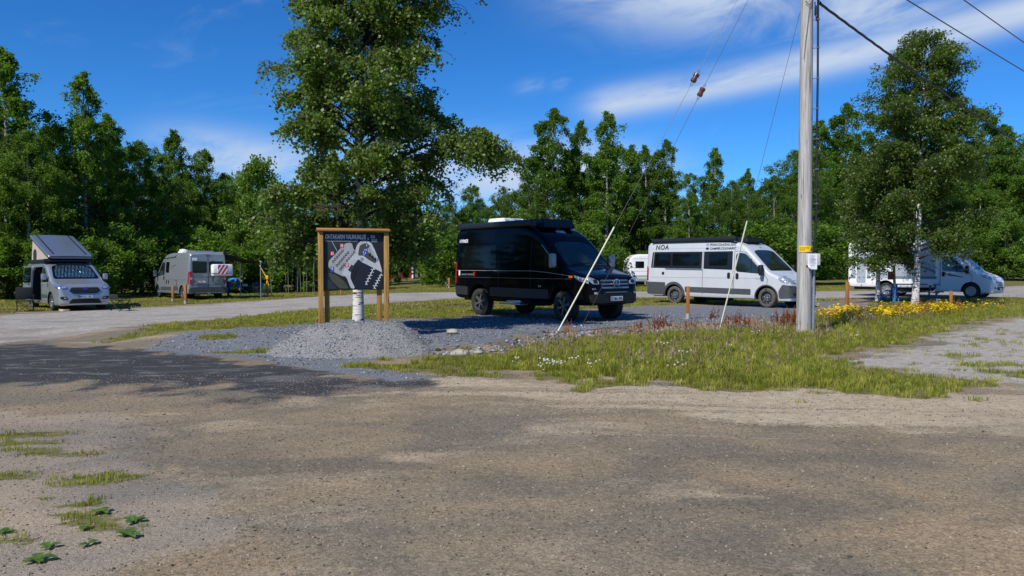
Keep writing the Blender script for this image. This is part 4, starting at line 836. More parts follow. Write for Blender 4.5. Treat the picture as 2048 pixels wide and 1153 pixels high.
# the printed map: flat shapes on the panel face, all lying in the panel plane
PW, PH = 1.19, 1.14
def pp(u, v): return ((u-.5)*PW, 1.735+(.5-v)*PH)           # u right, v down, 0..1
pr_m = {'land': (.33, .335, .345), 'road': (.44, .45, .47), 'water': (.010, .012, .022), 'scrub': (.055, .060, .040), 'ink': (.008, .008, .010), 'red': (.55, .03, .05), 'blue': (.02, .07, .36), 'white': (.66, .67, .70), 'lake': (.02, .028, .038), 'title': (.30, .32, .36)}
prm = {k: mat('print_'+k, v, .5, var=.16 if k in ('land', 'scrub', 'road') else .05, vscale=10) for k, v in pr_m.items()}; pk_ = list(prm)
bm = bmesh.new(); lay = [0]
def shape(pts, k, lev):
    f = bm.faces.new([bm.verts.new((pp(u, v)[0], -.0315-.0006*lev, pp(u, v)[1])) for u, v in pts]); f.material_index = pk_.index(k)
def line(pts, w, k, lev):
    for (a, b) in zip(pts[:-1], pts[1:]):
        d = Vector((b[0]-a[0], b[1]-a[1])).normalized(); n = Vector((-d.y, d.x))*w/2; a2 = Vector(a)-d*w*.3; b2 = Vector(b)+d*w*.3
        shape([(a2+n)[:], (a2-n)[:], (b2-n)[:], (b2+n)[:]], k, lev)
shape(chamfer([(.08, .50), (.30, .25), (.36, .18), (.47, .17), (.50, .30), (.57, .34), (.66, .30), (.60, .42), (.46, .60), (.40, .74), (.33, .78), (.14, .68), (.07, .60)], .04), 'land', 1)
shape(chamfer([(.44, .36), (.52, .33), (.56, .20), (.62, .14), (.72, .13), (.80, .17), (.86, .30), (.93, .48), (.98, .66), (.98, .72), (.90, .66), (.72, .56), (.64, .52), (.58, .46), (.46, .62), (.44, .80), (.52, .99), (.45, .99), (.38, .80), (.30, .72), (.40, .50)], .03), 'road', 2)
shape(chamfer([(.60, .22), (.70, .17), (.78, .22), (.83, .34), (.90, .50), (.86, .54), (.76, .48), (.66, .40), (.57, .40)], .03), 'scrub', 3)
shape(chamfer([(.72, .30), (.78, .22), (.84, .34), (.90, .48), (.82, .42)], .02), 'land', 4)
shape(chamfer([(.655, .525), (.98, .70), (.99, .995), (.53, .995), (.48, .90), (.56, .70)], .03), 'water', 5)
shape(chamfer([(.07, .70), (.20, .74), (.34, .86), (.42, .99), (.26, .99), (.12, .84)], .04), 'scrub', 3)
shape(chamfer([(.0, .78), (.12, .86), (.22, .995), (.0, .995)], .03), 'lake', 3)
shape([(.40, .66), (.46, .56), (.515, .60), (.455, .70)], 'lake', 6)
line([(.13, .14), (.22, .32)], .008, 'road', 2)
line([(.84, .62), (.70, .92)], .012, 'white', 6); line([(.97, .73), (.84, .99)], .012, 'white', 6)
for (a, b) in (((.84, .62), (.70, .92)), ((.97, .73), (.84, .99))):
    for k in range(11):
        t = (k+.5)/11; cx, cy = a[0]+(b[0]-a[0])*t, a[1]+(b[1]-a[1])*t; sd = -1 if k % 2 else 1; d_ = random.uniform(.012, .028); line([(cx, cy), (cx+sd*d_*1.2, cy+sd*d_*.7)], .011, 'white', 7)
for r_, (n_, u0, v0) in enumerate([(6, .155, .505), (7, .215, .575), (5, .275, .64)]):
    for k in range(n_):
        if r_ == 2 and k > 2: continue
        u, v = u0+k*.031*(1.0), v0-k*.038*1.0; d_ = .017
        for lev, rr, kk in ((5, d_, 'ink'), (6, d_*.5, 'land')):
            shape([(u-rr, v-rr*1.1), (u+rr, v-rr*1.2), (u+rr, v+rr), (u+rr*.2, v+rr*1.4), (u-rr, v+rr)], kk, lev)
for k in range(5):
    u, v = .385+k*.031, .49-k*.038; d_ = .017
    for lev, rr, kk in ((5, d_, 'ink'), (6, d_*.5, 'land')): shape([(u-rr, v-rr*1.1), (u+rr, v-rr*1.2), (u+rr, v+rr), (u+rr*.2, v+rr*1.4), (u-rr, v+rr)], kk, lev)
for u, v in ((.30, .225), (.14, .365), (.385, .57)):
    shape([(u-.03, v-.035), (u+.03, v-.035), (u+.03, v+.035), (u-.03, v+.035)], 'red', 7)
    for sx_ in (-.012, .012): line([(u+sx_, v-.025), (u+sx_, v+.025)], .010, 'white', 8)
shape([(.11, .60), (.165, .60), (.165, .70), (.11, .70)], 'blue', 7); line([(.137, .615), (.137, .65)], .014, 'white', 8)
for u, v in ((.72, .215), (.69, .30), (.665, .34), (.70, .35), (.675, .38), (.64, .465), (.895, .475), (.745, .10), (.715, .295)): shape([(u-.021, v-.023), (u+.021, v-.023), (u+.021, v+.023), (u-.021, v+.023)], 'blue', 7); line([(u, v-.012), (u, v+.012)], .010, 'white', 8)
for u, v in ((.775, .385), (.82, .425), (.865, .465)): shape([(u-.025, v-.005), (u, v-.035), (u+.026, v+.002), (u+.002, v+.034)], 'ink', 8)
shape([(.79, .035), (.86, .035), (.86, .085), (.79, .085)], 'title', 4); shape([(.80, .10), (.90, .10), (.90, .155), (.80, .155)], 'title', 4); shape([(.81, .055), (.825, .045), (.84, .055), (.84, .065), (.81, .065)], 'ink', 5)
for v in (.113, .128, .143): line([(.812, v), (.888, v)], .005, 'ink', 5)
mp_ = bm_obj('map_print', bm, [prm[k] for k in pk_], panel, smooth=False)
RX = Matrix.Rotation(R(90), 4, 'X')
def sgt(nm, s, size, u, v, **k): a, b = pp(u, v); flat_text(nm, s, size, Matrix.Translation((a, -.0375, b)) @ RX, prm['white'] if nm == 'title' else prm['title'], panel, **k)
sgt('title', 'OHTAKARIN VAUNUALUE', .128, .022, .105, bold=.0035, sx=.535)
sgt('subtitle', 'MAKSUTON RAKENNUSAIKANA 1.5.-31.8.', .05, .022, .155, bold=.001, sx=.70)

# ================================================================== utility pole
PX, PY = 6.83, 18.6; pz = gz(PX, PY); PT = 10.9
pole = thing('utility_pole', 'weathered grey wooden utility pole with a yellow warning label', 'utility pole', (PX, PY, pz))
bm = bmesh.new(); n = 20; rings = []; HH = np.linspace(-.4, PT-pz, 28)
for h in HH:
    r_ = .172-.0045*h*1.0; rings.append([bm.verts.new((math.cos(2*PI*k/n)*r_*(1+.035*math.sin(3*2*PI*k/n+.7)+.02*math.sin(7*2*PI*k/n+h*.2)), math.sin(2*PI*k/n)*r_*(1+.03*math.sin(2*2*PI*k/n)), h)) for k in range(n)])
for i in range(len(rings)-1):
    for k in range(n): bm.faces.new((rings[i][k], rings[i][(k+1) % n], rings[i+1][(k+1) % n], rings[i+1][k]))
bm.faces.new(rings[-1]); bm_obj('shaft', bm, M['pole_wood'], pole)
bm = bmesh.new(); tube(bm, [(.235, -.02, 2.35), (.255, -.02, 2.9), (.248, -.02, 4.5), (.258, -.02, 6), (.25, -.02, 7.4), (.24, -.02, 9.6)], .026, 8); tube(bm, [(.235, -.02, 2.35), (.20, -.02, 2.0), (.185, -.03, 1.75)], .026, 8); bm_obj('cable_conduit', bm, M['cable'], pole)
for h in (3.1, 3.9, 4.6, 5.3, 6.0, 6.7, 7.35):
    bm = bmesh.new(); tube(bm, [(.12, -.02, h-.02), (.26, -.03, h)], .008, 5); box(bm, (.255, -.035, h), (.065, .035, .03)); bm_obj('clip', bm, M['steel'], pole)
bm = bmesh.new(); tube(bm, [(.19, -.06, -.2), (.195, -.06, 1.72)], .032, 10); bm_obj('riser_pipe', bm, M.setdefault('galv', mat('galvanised', (.30, .34, .38), .45, metal=.5)), pole)
bm = bmesh.new(); r_ = .172
vs = [[bm.verts.new((math.sin(a)*(r_+.006), -math.cos(a)*(r_+.006), z)) for a in np.linspace(-1.15, .95, 12)] for z in (1.97, 2.115)]
for k in range(11): bm.faces.new((vs[0][k], vs[0][k+1], vs[1][k+1], vs[1][k]))
wl = bm_obj('warning_label', bm, M['label_yellow'], pole)
bm = bmesh.new()
def lab_pt(a, z): return (math.sin(a)*(r_+.009), -math.cos(a)*(r_+.009), z)
for (a0, z0, a1, z1, w) in ((.42, 2.0, .66, 2.09, .014), (.66, 2.09, .88, 2.0, .014), (.40, 1.998, .90, 1.998, .014), (.66, 2.06, .63, 2.035, .012), (.63, 2.035, .67, 2.015, .012), (-1.05, 2.065, .2, 2.065, .014), (-1.05, 2.02, -.3, 2.02, .014)):
    nseg = 6
    for i in range(nseg):
        f0, f1 = i/nseg, (i+1)/nseg; A0 = Vector(lab_pt(a0+(a1-a0)*f0, z0+(z1-z0)*f0)); A1 = Vector(lab_pt(a0+(a1-a0)*f1, z0+(z1-z0)*f1)); d = (A1-A0).normalized(); out = Vector((A0.x, A0.y, 0)).normalized(); sd = d.cross(out)*w/2
        bm.faces.new([bm.verts.new(q) for q in (A0-sd, A1-sd, A1+sd, A0+sd)])
bm_obj('warning_mark', bm, M['ink'], wl)
nb = bm_obj('notice_board', (lambda b: (box(b, (.12, -.20, 1.80), (.33, .02, .27), None, .003), b)[1])(bmesh.new()), M['ply'], pole)
bm = bmesh.new(); g_ = [[bm.verts.new((-.005+.215*i/8, -.214-.004*math.sin(i*.8)-(.05*max(0, (3-i)/3)*max(0, (2-j)/2)), 1.57+.36*j/8+(.04*max(0, (3-i)/3)*max(0, (2-j)/2)))) for i in range(9)] for j in range(9)]
for j in range(8):
    for i in range(8): bm.faces.new((g_[j][i], g_[j][i+1], g_[j+1][i+1], g_[j+1][i]))
pa = bm_obj('notice_paper', bm, M['paper'], nb)
bm = bmesh.new()
for i, (z, l) in enumerate(((1.885, .13), (1.855, .10), (1.82, .15), (1.80, .14), (1.78, .15), (1.755, .12), (1.73, .15), (1.70, .15), (1.66, .13))): box(bm, (.03+l/2, -.2205, z), (l, .001, .006))
bm_obj('notice_print', bm, M.setdefault('ink_pale', mat('ink_pale', (.30, .30, .34), .7)), pa)
bm = bmesh.new(); tube(bm, [(-.17, -.02, 7.9), (-.1, -.17, 7.85), (.05, -.18, 7.95), (.16, -.06, 7.85)], .009, 5); tube(bm, [(-.1, -.17, 7.72), (.0, -.18, 7.62), (.16, -.07, 7.85)], .009, 5); tube(bm, [(0, -.175, 7.6), (-.12, -.15, 6.4)], .006, 4); bm_obj('guy_strap', bm, M['cable'], pole)
bm = bmesh.new(); tube(bm, [(.17, -.03, 7.75), (.2, -.05, 7.3), (.23, -.05, 7.45), (.24, -.04, 7.8), (.33, -.02, 7.72)], .013, 6); box(bm, (.185, -.04, 7.55), (.04, .06, .22), None, .01); bm_obj('cable_clamp', bm, M['cable'], pole)
bm = bmesh.new(); box(bm, (0, -.02, PT-pz-.35), (1.5, .09, .11), None, .01)
bm_obj('crossarm', bm, M['pole_wood'], pole)
def guy(label, base, top, sl, ins):
    b = Vector(base); t_ = Vector(top); o = thing('guy_wire', label, 'guy wire', base); d = t_-b
    bm = bmesh.new(); tube(bm, [d*(k/10)-Vector((0, 0, .0)) for k in range(11)], .005, 5); bm_obj('wire', bm, M['wire'], o)
    bm = bmesh.new(); bmesh.ops.create_icosphere(bm, subdivisions=2, radius=.06); bm_obj('ground_anchor', bm, M['steel'], o)
    if sl: bm = bmesh.new(); tube(bm, [d*.004, d*sl], .019, 10); bm_obj('sleeve', bm, M['sleeve'], o)
    if ins:
        c = d*ins; u = d.normalized(); bm = bmesh.new(); a = u.cross(Vector((0, 1, 0))).normalized()
        tube(bm, [c+u*s for s in (-.105, -.10, -.04, -.035, .035, .04, .10, .105)], [.05, .068, .07, .058, .058, .07, .068, .05], 14); i_ = bm_obj('insulator', bm, M['ceramic'], o)
        for s in (-1, 1):
            bm = bmesh.new(); tube(bm, [c+u*s*.08+a*.03, c+u*s*.16+a*.028, c+u*s*.22, c+u*s*.16-a*.028, c+u*s*.08-a*.03], .006, 5); bm_obj('wire_loop', bm, M['wire'], o)
guy('guy wire in a cream plastic sleeve crossing in front of the black van', (1.05, 18.5, gz(1.05, 18.5)), (PX-.14, PY, 10.55), .235, .565)
guy('bare thin guy wire with brown insulator in front of the black van', (1.72, 19.6, gz(1.72, 19.6)), (PX-.14, PY+.05, 10.2), 0, .56)
guy('guy wire in a cream sleeve crossing in front of the white van', (5.38, 20.6, gz(5.38, 20.6)), (PX-.12, PY+.1, 7.55), .365, 0)
def wire(name, label, a, b, sag, r_, twist=0):
    a, b = Vector(a), Vector(b); pts = []
    nn = 60
    for k in range(nn+1):
        t = k/nn; p = a.lerp(b, t); p.z -= sag*4*t*(1-t); pts.append(p)
    o = thing(name, label, 'cable', a[:]); bm = bmesh.new()
    if twist:
        for s in range(3):
            fine_ = [a.lerp(b, k/420)-Vector((0, 0, sag*4*(k/420)*(1-k/420)))-a for k in range(421)]
            tube(bm, [p+Vector((math.cos(k*.55+s*2.09), .3*math.sin(k*.55+s*2.09), math.sin(k*.55+s*2.09)))*r_*.55 for k, p in enumerate(fine_)], r_*.62, 5)
    else: tube(bm, [p-a for p in pts], r_, 5)
    bm_obj('strand', bm, M['cable'] if twist else M['wire'], o)
wire('overhead_cable', 'thick twisted black cable running off the pole to the right', (PX+.3, PY, 7.72+pz), (54, 68, 7.5), 1.0, .032, 1)
wire('overhead_wire', 'thin bare overhead wire, lower of two above the leafy birch', (PX+.1, PY, 9.15), (74, 80, 9.0), .5, .018)
wire('overhead_wire', 'thin bare overhead wire, upper of two above the leafy birch', (PX+.1, PY, 10.3), (73, 80, 10.2), .5, .018)

# ================================================================== marker stakes
def stake(x, y, h, label, w=.085, tip=True, lean=0):
    t = thing('marker_stake', label, 'stake', (x, y, gz(x, y))); t.rotation_euler = (0, lean, random.uniform(-.3, .3))
    bm = bmesh.new(); v = box(bm, (0, 0, h/2+(.06 if tip else 0)), (w, w*.8, h-(.12 if tip else 0)+.0), None, .008); bm_obj('peg', bm, M['stake_wood'], t)
    if tip: bm = bmesh.new(); tube(bm, [(0, 0, -.2), (0, 0, .16)], w*.62, 10); bm_obj('socket', bm, M['stake_tip'], t)
stake(4.93, 22.3, .92, 'rusty brown wooden stake in front of the white van', .085)
stake(10.95, 26.0, .98, 'tall brown wooden stake by the rear corner of the motorhome', .10)
stake(14.95, 27.1, .80, 'orange brown wooden stake below the motorhome front wheel', .085)
stake(-16.75, 39.3, .80, 'brown wooden stake beside the front of the grey campervan', .10)
stake(-15.1, 36.8, .92, 'brown wooden stake beside the rear wheel of the grey campervan', .12)
stake(-4.35, 55, .75, 'reddish stake at the grass edge behind the black van', .11)
stake(8.85, 58.5, .80, 'thin orange stake in front of the caravan', .11)
stake(-9.6, 44.6, .42, 'short pale peg in the grass behind the map board', .07, False)

# ================================================================== cottages and hedges
def cottage(x, y, rz, label, w, d, hw, hr, base=0, porch=False):
    z = gz(x, y)+base; t = thing('cottage', label, 'building', (x, y, z), rz)
    bm = bmesh.new(); box(bm, (0, 0, hw/2), (w, d, hw)); wl_ = bm_obj('wall', bm, M['red_board'], t, smooth=False)
    nb_ = int(w/.28)
    for k in range(nb_): bm = bmesh.new(); box(bm, (-w/2+(k+.5)*w/nb_, -d/2-.012, hw/2), (.05, .02, hw-.02)); bm_obj('batten', bm, M['red_board'], wl_)
    bm = bmesh.new()
    prism(bm, [(-d/2-.4, hw-.25), (0, hw+hr), (d/2+.4, hw-.25), (d/2+.4, hw-.10), (0, hw+hr+.17), (-d/2-.4, hw-.10)], -w/2-.35, w/2+.35, plane='YZ'); bm_obj('roof', bm, M['roof_felt'], t, smooth=False)
    bm = bmesh.new()
    for s in (-1, 1): prism(bm, [(-d/2, hw), (d/2, hw), (0, hw+hr-.05)], s*w/2-.05, s*w/2+.05, plane='YZ')
    bm_obj('gable', bm, M['red_board'], t, smooth=False)
    for sx_ in (-1, 1):
        for sy_ in (-1, 1): bm = bmesh.new(); box(bm, (sx_*w/2, sy_*d/2, hw/2), (.16, .16, hw+.01)); bm_obj('corner_board', bm, M['white'], t)
    for px in ([-w*.22, w*.22] if not porch else [-w*.2]):
        bm = bmesh.new(); box(bm, (px, -d/2-.02, hw*.56), (.95, .08, 1.05)); f_ = bm_obj('window', bm, M['white'], t); bm = bmesh.new(); box(bm, (px, -d/2-.045, hw*.56), (.75, .06, .85)); bm_obj('pane', bm, M['glass'], f_)
    bm = bmesh.new(); box(bm, (0, 0, -.3), (w+.04, d+.04, .66)); bm_obj('plinth', bm, M.setdefault('plinth', mat('plinth', (.32, .12, .05), .9)), t)
    return t
cottage(-13.9, 88, R(4), 'red wooden cottage with white corner boards glimpsed through the trees', 6, 4, 2.5, 1.3, .15)
c_ = cottage(37.5, 93, R(-25), 'small red cottage with black roof behind the clipped hedge', 5.2, 4.4, 2.3, 1.9, .2, True)
bm = bmesh.new(); tube(bm, [(-2.6, -2.2, 4.1), (-2.6, -2.2, 7.0)], .07, 6); box(bm, (-2.6, -2.2, 5.9), (1.0, .08, .08)); box(bm, (-2.6, -2.2, 6.4), (.25, .2, .5), None, .03); bm_obj('ornament', bm, M.setdefault('orn', mat('ornament', (.16, .17, .18), .7)), c_)
for s in (-1, 1): bm = bmesh.new(); tube(bm, [(s*1.9, -3.4, 0), (s*1.9, -3.4, 2.1), (s*1.9, -2.3, 2.5)], .09, 6); bm_obj('porch_post', bm, M['white'], c_)
def hedge(x0, x1, y, h, d, label, seed):
    n_ = int((x1-x0)*900); rn = np.random.default_rng(seed); P = np.stack([rn.uniform(x0, x1, n_), rn.uniform(-d/2, d/2, n_), rn.uniform(0, h, n_)**1.0], 1)
    f = rn.integers(0, 3, n_); P[f == 0, 1] = -d/2+rn.normal(0, .08, (f == 0).sum()); P[f == 1, 2] = h+rn.normal(0, .07, (f == 1).sum()); P[:, 2] *= 1+.12*(fbm(P[:, 0]*.8, P[:, 1]*0, seed, 3)-.5)
    t = thing('hedge', label, 'hedge', ((x0+x1)/2, y, gz((x0+x1)/2, y))); P[:, 0] -= (x0+x1)/2
    nrm = rn.normal(0, 1, (n_, 3)); nrm[:, 2] += .5; nrm /= np.linalg.norm(nrm, axis=1)[:, None]; ax = np.cross(nrm, rn.normal(0, 1, (n_, 3))); ax /= np.linalg.norm(ax, axis=1)[:, None]; bx = np.cross(nrm, ax); s = .10
    link('foliage', mesh_np('foliage', np.stack([P-ax*s, P+bx*s*.7, P+ax*s, P-bx*s*.7], 1).reshape(-1, 3), np.arange(n_*4), 4), M['leaf_fresh'], t)
    bm = bmesh.new(); box(bm, (0, 0, h*.45), (x1-x0-.3, d*.7, h*.85)); bm_obj('core', bm, M.setdefault('hedge_core', mat('hedge_core', (.012, .02, .006), .95)), t)
hedge(26.5, 34.5, 79, 1.45, 1.3, 'clipped green hedge in front of the small red cottage', 5)
hedge(48.5, 52.5, 86, 1.9, 1.5, 'rounded green hedge beyond the motorhome front', 6)

# ================================================================== picnic table, block, camp furniture, person
tx, ty = 17.1, 33.9; t = thing('picnic_table', 'weathered picnic table on blue legs under the leafy birch', 'picnic table', (tx, ty, gz(tx, ty)), R(-12))
for k in range(4): bm = bmesh.new(); box(bm, (0, -.27+k*.18, .76), (1.9, .16, .04), None, .005); bm_obj('table_plank', bm, M['table_wood'], t)
for s in (-1, 1): bm = bmesh.new(); box(bm, (0, s*.72, .46), (1.9, .24, .045), None, .005); bm_obj('bench_plank', bm, M['table_wood'], t)
for sx_ in (-1, 1):
    for sy_ in (-1, 1): bm = bmesh.new(); tube(bm, [(sx_*.75, sy_*.72, -.1), (sx_*.75, sy_*.28, .76)], .04, 8); bm_obj('leg', bm, M['blue_paint'], t)
    bm = bmesh.new(); tube(bm, [(sx_*.75, -.78, .42), (sx_*.75, .78, .42)], .035, 8); bm_obj('cross_bar', bm, M['blue_paint'], t)
x, y = 15.95, 33.2; t = thing('grill_post', 'dark post with blue foot and a rust red box by the small birch', 'post', (x, y, gz(x, y)))
bm = bmesh.new(); tube(bm, [(0, 0, -.1), (.0, 0, .72)], .07, 10); bm_obj('foot', bm, M['blue_paint'], t); bm = bmesh.new(); tube(bm, [(0, 0, .72), (-.04, 0, 1.55)], .055, 8); bm_obj('upright', bm, M['table_wood'], t)
bm = bmesh.new(); box(bm, (-.16, .02, 1.12), (.17, .15, .34), None, .01); bm_obj('box', bm, M.setdefault('rust', mat('rust', (.16, .035, .02), .8, var=.3)), t)
x, y = 16.9, 36.2; t = thing('blue_canister', 'small blue canister lying in the grass beside the motorhome wheel', 'canister', (x, y, gz(x, y)), .3); bm = bmesh.new(); box(bm, (0, 0, .08), (.26, .16, .14), None, .03); bm_obj('body', bm, M['blue_bright'], t); bm = bmesh.new(); tube(bm, [(.12, 0, .10), (.17, 0, .12)], .03, 8); bm_obj('cap', bm, M['white'], t)
def camp_chair(x, y, rz, label, fab, frame, back=.86, grp=None, director=False):
    t = thing('camp_chair', label, 'chair', (x, y, gz(x, y)), rz, grp)
    for s in (-1, 1):
        bm = bmesh.new(); tube(bm, [(s*.27, -.24, 0), (s*.27, .22, .42)], .012, 6); bm_obj('leg', bm, M[frame], t); bm = bmesh.new(); tube(bm, [(s*.27, .24, 0), (s*.27, -.22, .42)], .012, 6); bm_obj('leg', bm, M[frame], t)
        bm = bmesh.new(); tube(bm, [(s*.27, .22, .38), (s*.27, .30, back)], .013, 6); bm_obj('back_tube', bm, M[frame], t)
        bm = bmesh.new(); tube(bm, [(s*.27, -.24, .62), (s*.27, .26, .63)], .018, 6); tube(bm, [(s*.27, -.22, .42), (s*.27, -.22, .62)], .011, 6); bm_obj('armrest', bm, M[frame], t)
    for yy in (-.24, .24): bm = bmesh.new(); tube(bm, [(-.27, yy, .02), (.27, yy*.98, .40)], .010, 6); tube(bm, [(.27, yy, .02), (-.27, yy*.98, .40)], .010, 6); bm_obj('cross_brace', bm, M[frame], t)
    bm = bmesh.new(); box(bm, (0, 0, .42), (.54, .46, .025), None, .008); bm_obj('seat', bm, M[fab], t)
    bm = bmesh.new(); box(bm, (0, .275, (.48 if not director else .66)/2+back/2), (.54, .025, back-(.48 if not director else .62)), Matrix.Rotation(R(-9), 4, 'X'), .008); bm_obj('backrest', bm, M[fab], t)
camp_chair(-18.72, 30.6, R(205), 'black folding chair by the open sliding door of the silver van', 'fabric_dark', 'black', .95)
camp_chair(-15.35, 31.2, R(150), 'black folding chair on the grass behind the silver van front', 'fabric_dark', 'black', .66)
camp_chair(-14.45, 45.5, R(185), 'blue folding chair at the table under the awning', 'fabric_blue', 'tube', .84, director=True)
camp_chair(-14.05, 45.0, R(150), 'blue folding chair beside the yellow stand outside the awning', 'fabric_blue', 'tube', .84, director=True)
x, y = -15.2, 45.6; t = thing('camp_table', 'small aluminium folding table with white items under the awning', 'table', (x, y, gz(x, y)), .3)
bm = bmesh.new(); box(bm, (0, 0, .60), (.8, .5, .03), None, .005); bm_obj('table_top', bm, M['plastic_mid'], t)
for s in (-1, 1): bm = bmesh.new(); tube(bm, [(s*.34, -.22, 0), (-s*.34, -.2, .59)], .012, 6); bm_obj('leg', bm, M['tube'], t); bm = bmesh.new(); tube(bm, [(s*.34, .22, 0), (-s*.34, .2, .59)], .012, 6); bm_obj('leg', bm, M['tube'], t)
bm = bmesh.new(); box(bm, (0, 0, .07), (.26, .18, .14), None, .02); o = bm_obj('storage_tub', bm, M['white']); o.location = (x-.1, y, gz(x, y)+.616); tag(o, 'white plastic tub on the folding table under the awning', 'tub')
x, y = -14.2, 46.2; t = thing('yellow_stand', 'yellow slanted pole on a yellow stand behind the folding chair', 'stand', (x, y, gz(x, y)))
bm = bmesh.new(); tube(bm, [(.05, 0, .0), (-.02, 0, 1.1), (-.12, 0, 1.25), (-.45, 0, 1.85)], [.03, .03, .035, .018], 8); bm_obj('pole', bm, M['yellow'], t)
for a in (0, 2.1, 4.2): bm = bmesh.new(); tube(bm, [(0, 0, .95), (.3*math.cos(a), .3*math.sin(a), 0)], .025, 6); bm_obj('leg', bm, M['yellow'], t)
bm = bmesh.new(); box(bm, (.0, 0, 1.12), (.16, .12, .22), None, .03); bm_obj('bracket', bm, M['yellow'], t)
x, y = -17.42, 30.95; t = thing('levelling_block', 'pale wooden board under the front wheel of the silver van', 'board', (x, y, gz(x, y)), -.8); bm = bmesh.new(); box(bm, (0, 0, .035), (.55, .24, .07), None, .006); bm_obj('plank', bm, M['pale_wood'], t)
def person(x, y, rz):
    t = thing('person', 'person in a blue jacket bending over beside the camp table', 'person', (x, y, gz(x, y)), rz)
    J = {'pel': (0, 0, .90, .15), 'wst': (.14, 0, 1.0, .135), 'chs': (.42, 0, 1.05, .155), 'nck': (.60, 0, 1.0, .06), 'hd0': (.68, 0, .96, .085), 'hd1': (.76, 0, .90, .095), 'hd2': (.83, 0, .84, .07)}
    E_ = [('pel', 'wst'), ('wst', 'chs'), ('chs', 'nck'), ('nck', 'hd0'), ('hd0', 'hd1'), ('hd1', 'hd2')]
    for s, n_ in ((1, 'l'), (-1, 'r')):
        J.update({n_+'hip': (0, s*.10, .86, .11), n_+'kne': (.06, s*.12, .47, .075), n_+'ank': (-.03, s*.12, .09, .045), n_+'toe': (.14, s*.14, .05, .04), n_+'sho': (.46, s*.19, 1.02, .075), n_+'elb': (.47, s*.24, .74, .05), n_+'wri': (.55, s*.20, .50, .033), n_+'plm': (.57, s*.19, .43, .035)})
        E_ += [('pel', n_+'hip'), (n_+'hip', n_+'kne'), (n_+'kne', n_+'ank'), (n_+'ank', n_+'toe'), ('chs', n_+'sho'), (n_+'sho', n_+'elb'), (n_+'elb', n_+'wri'), (n_+'wri', n_+'plm')]
        for f in range(4): J[n_+'f%d' % f] = (.575+.012*f, s*(.165+.018*f), .385, .010); J[n_+'g%d' % f] = (.60+.012*f, s*(.165+.016*f), .345-.006*(f in (1, 2)), .008); E_ += [(n_+'plm', n_+'f%d' % f), (n_+'f%d' % f, n_+'g%d' % f)]
        J[n_+'th'] = (.61, s*.16, .41, .011); E_.append((n_+'plm', n_+'th'))
    ks = list(J); me = bpy.data.meshes.new('body'); me.from_pydata([J[k][:3] for k in ks], [(ks.index(a), ks.index(b)) for a, b in E_], []); o = bpy.data.objects.new('body', me); COL.objects.link(o)
    o.modifiers.new('skin', 'SKIN'); 
    for i, k in enumerate(ks): me.skin_vertices[0].data[i].radius = (J[k][3], J[k][3]); me.skin_vertices[0].data[i].use_root = (k == 'pel')
    o.modifiers.new('sub', 'SUBSURF').levels = 2; o.modifiers['sub'].render_levels = 2
    dg = bpy.context.evaluated_depsgraph_get(); m2 = bpy.data.meshes.new_from_object(o.evaluated_get(dg)); bpy.data.objects.remove(o)
    for m_ in ('fabric_blue', 'jacket', 'skin', 'hair'): m2.materials.append(M[m_])
    for p in m2.polygons:
        c = p.center; k = 0
        if c.z > .45 and c.x > .10: k = 1
        if c.x > .57 and c.z > .72: k = 2
        if c.z < .50 and c.x > .40: k = 2
        if c.x > .62 and c.z > .72 and (c.z+c.x*.6 > 1.40): k = 3
        p.material_index = k; p.use_smooth = True
    o = bpy.data.objects.new('body', m2); COL.objects.link(o); o.parent = t
person(-16.45, 46.2, R(8))
# ================================================================== vehicles
def loft(rows, tum=.06, crown=.035, zbelt=1.0, step=.03, smooth=2):
    """closed body lofted along x from rows (x, z bottom, z top, half width, corner radius), front first"""
    rows = sorted(rows, key=lambda r: r[0]); xs = np.array([r[0] for r in rows]); n = int((xs[-1]-xs[0])/step); X = np.linspace(xs[0], xs[-1], n)
    def col(i, k):
        c = np.interp(X, xs, [r[i] for r in rows])
        for _ in range(k): c[1:-1] = (c[:-2]+2*c[1:-1]+c[2:])/4
        return c
    zb, zt, hw, rt = col(1, 1), col(2, smooth), col(3, smooth), col(4, 1); sec = []
    for i in range(n):
        b, t_, w, r_ = zb[i], zt[i], hw[i], min(rt[i], (zt[i]-zb[i])*.45); sy = lambda z: w-tum*max(0, z-zbelt)**1.35-.02*max(0, .75-z)**1.5
        p = [(0, b), (w*.5, b), (w-.10, b), (w-.035, b+.02), (sy(b+.09), b+.09)]; z1 = t_-r_
        for k in range(1, 15): z = b+.09+(z1-b-.09)*k/14; p.append((sy(z), z))
        ys = sy(z1); ra = r_*1.25
        for k in range(1, 8): a = PI/2*k/7; p.append((ys-ra+ra*math.cos(a), z1+(r_-crown*.4)*math.sin(a)))
        y0, z0 = p[-1]
        for k in range(1, 5): f = 1-k/5; p.append((y0*f, z0+crown*.6*(1-f*f)))
        p.append((0, z0+crown*.6)); sec.append(p)
    m = len(sec[0]); bm = bmesh.new(); rings = []
    for i in range(n):
        right = [bm.verts.new((X[i], -y, z)) for y, z in sec[i]]; left = [bm.verts.new((X[i], y, z)) for y, z in sec[i][1:-1]]
        rings.append(right+left[::-1])
    k = len(rings[0])
    for i in range(n-1):
        for j in range(k): bm.faces.new((rings[i][j], rings[i][(j+1) % k], rings[i+1][(j+1) % k], rings[i+1][j]))
    bm.faces.new(rings[0]); bm.faces.new(rings[-1][::-1]); bmesh.ops.recalc_face_normals(bm, faces=bm.faces)
    me = bpy.data.meshes.new('body'); bm.to_mesh(me); bm.free(); return me
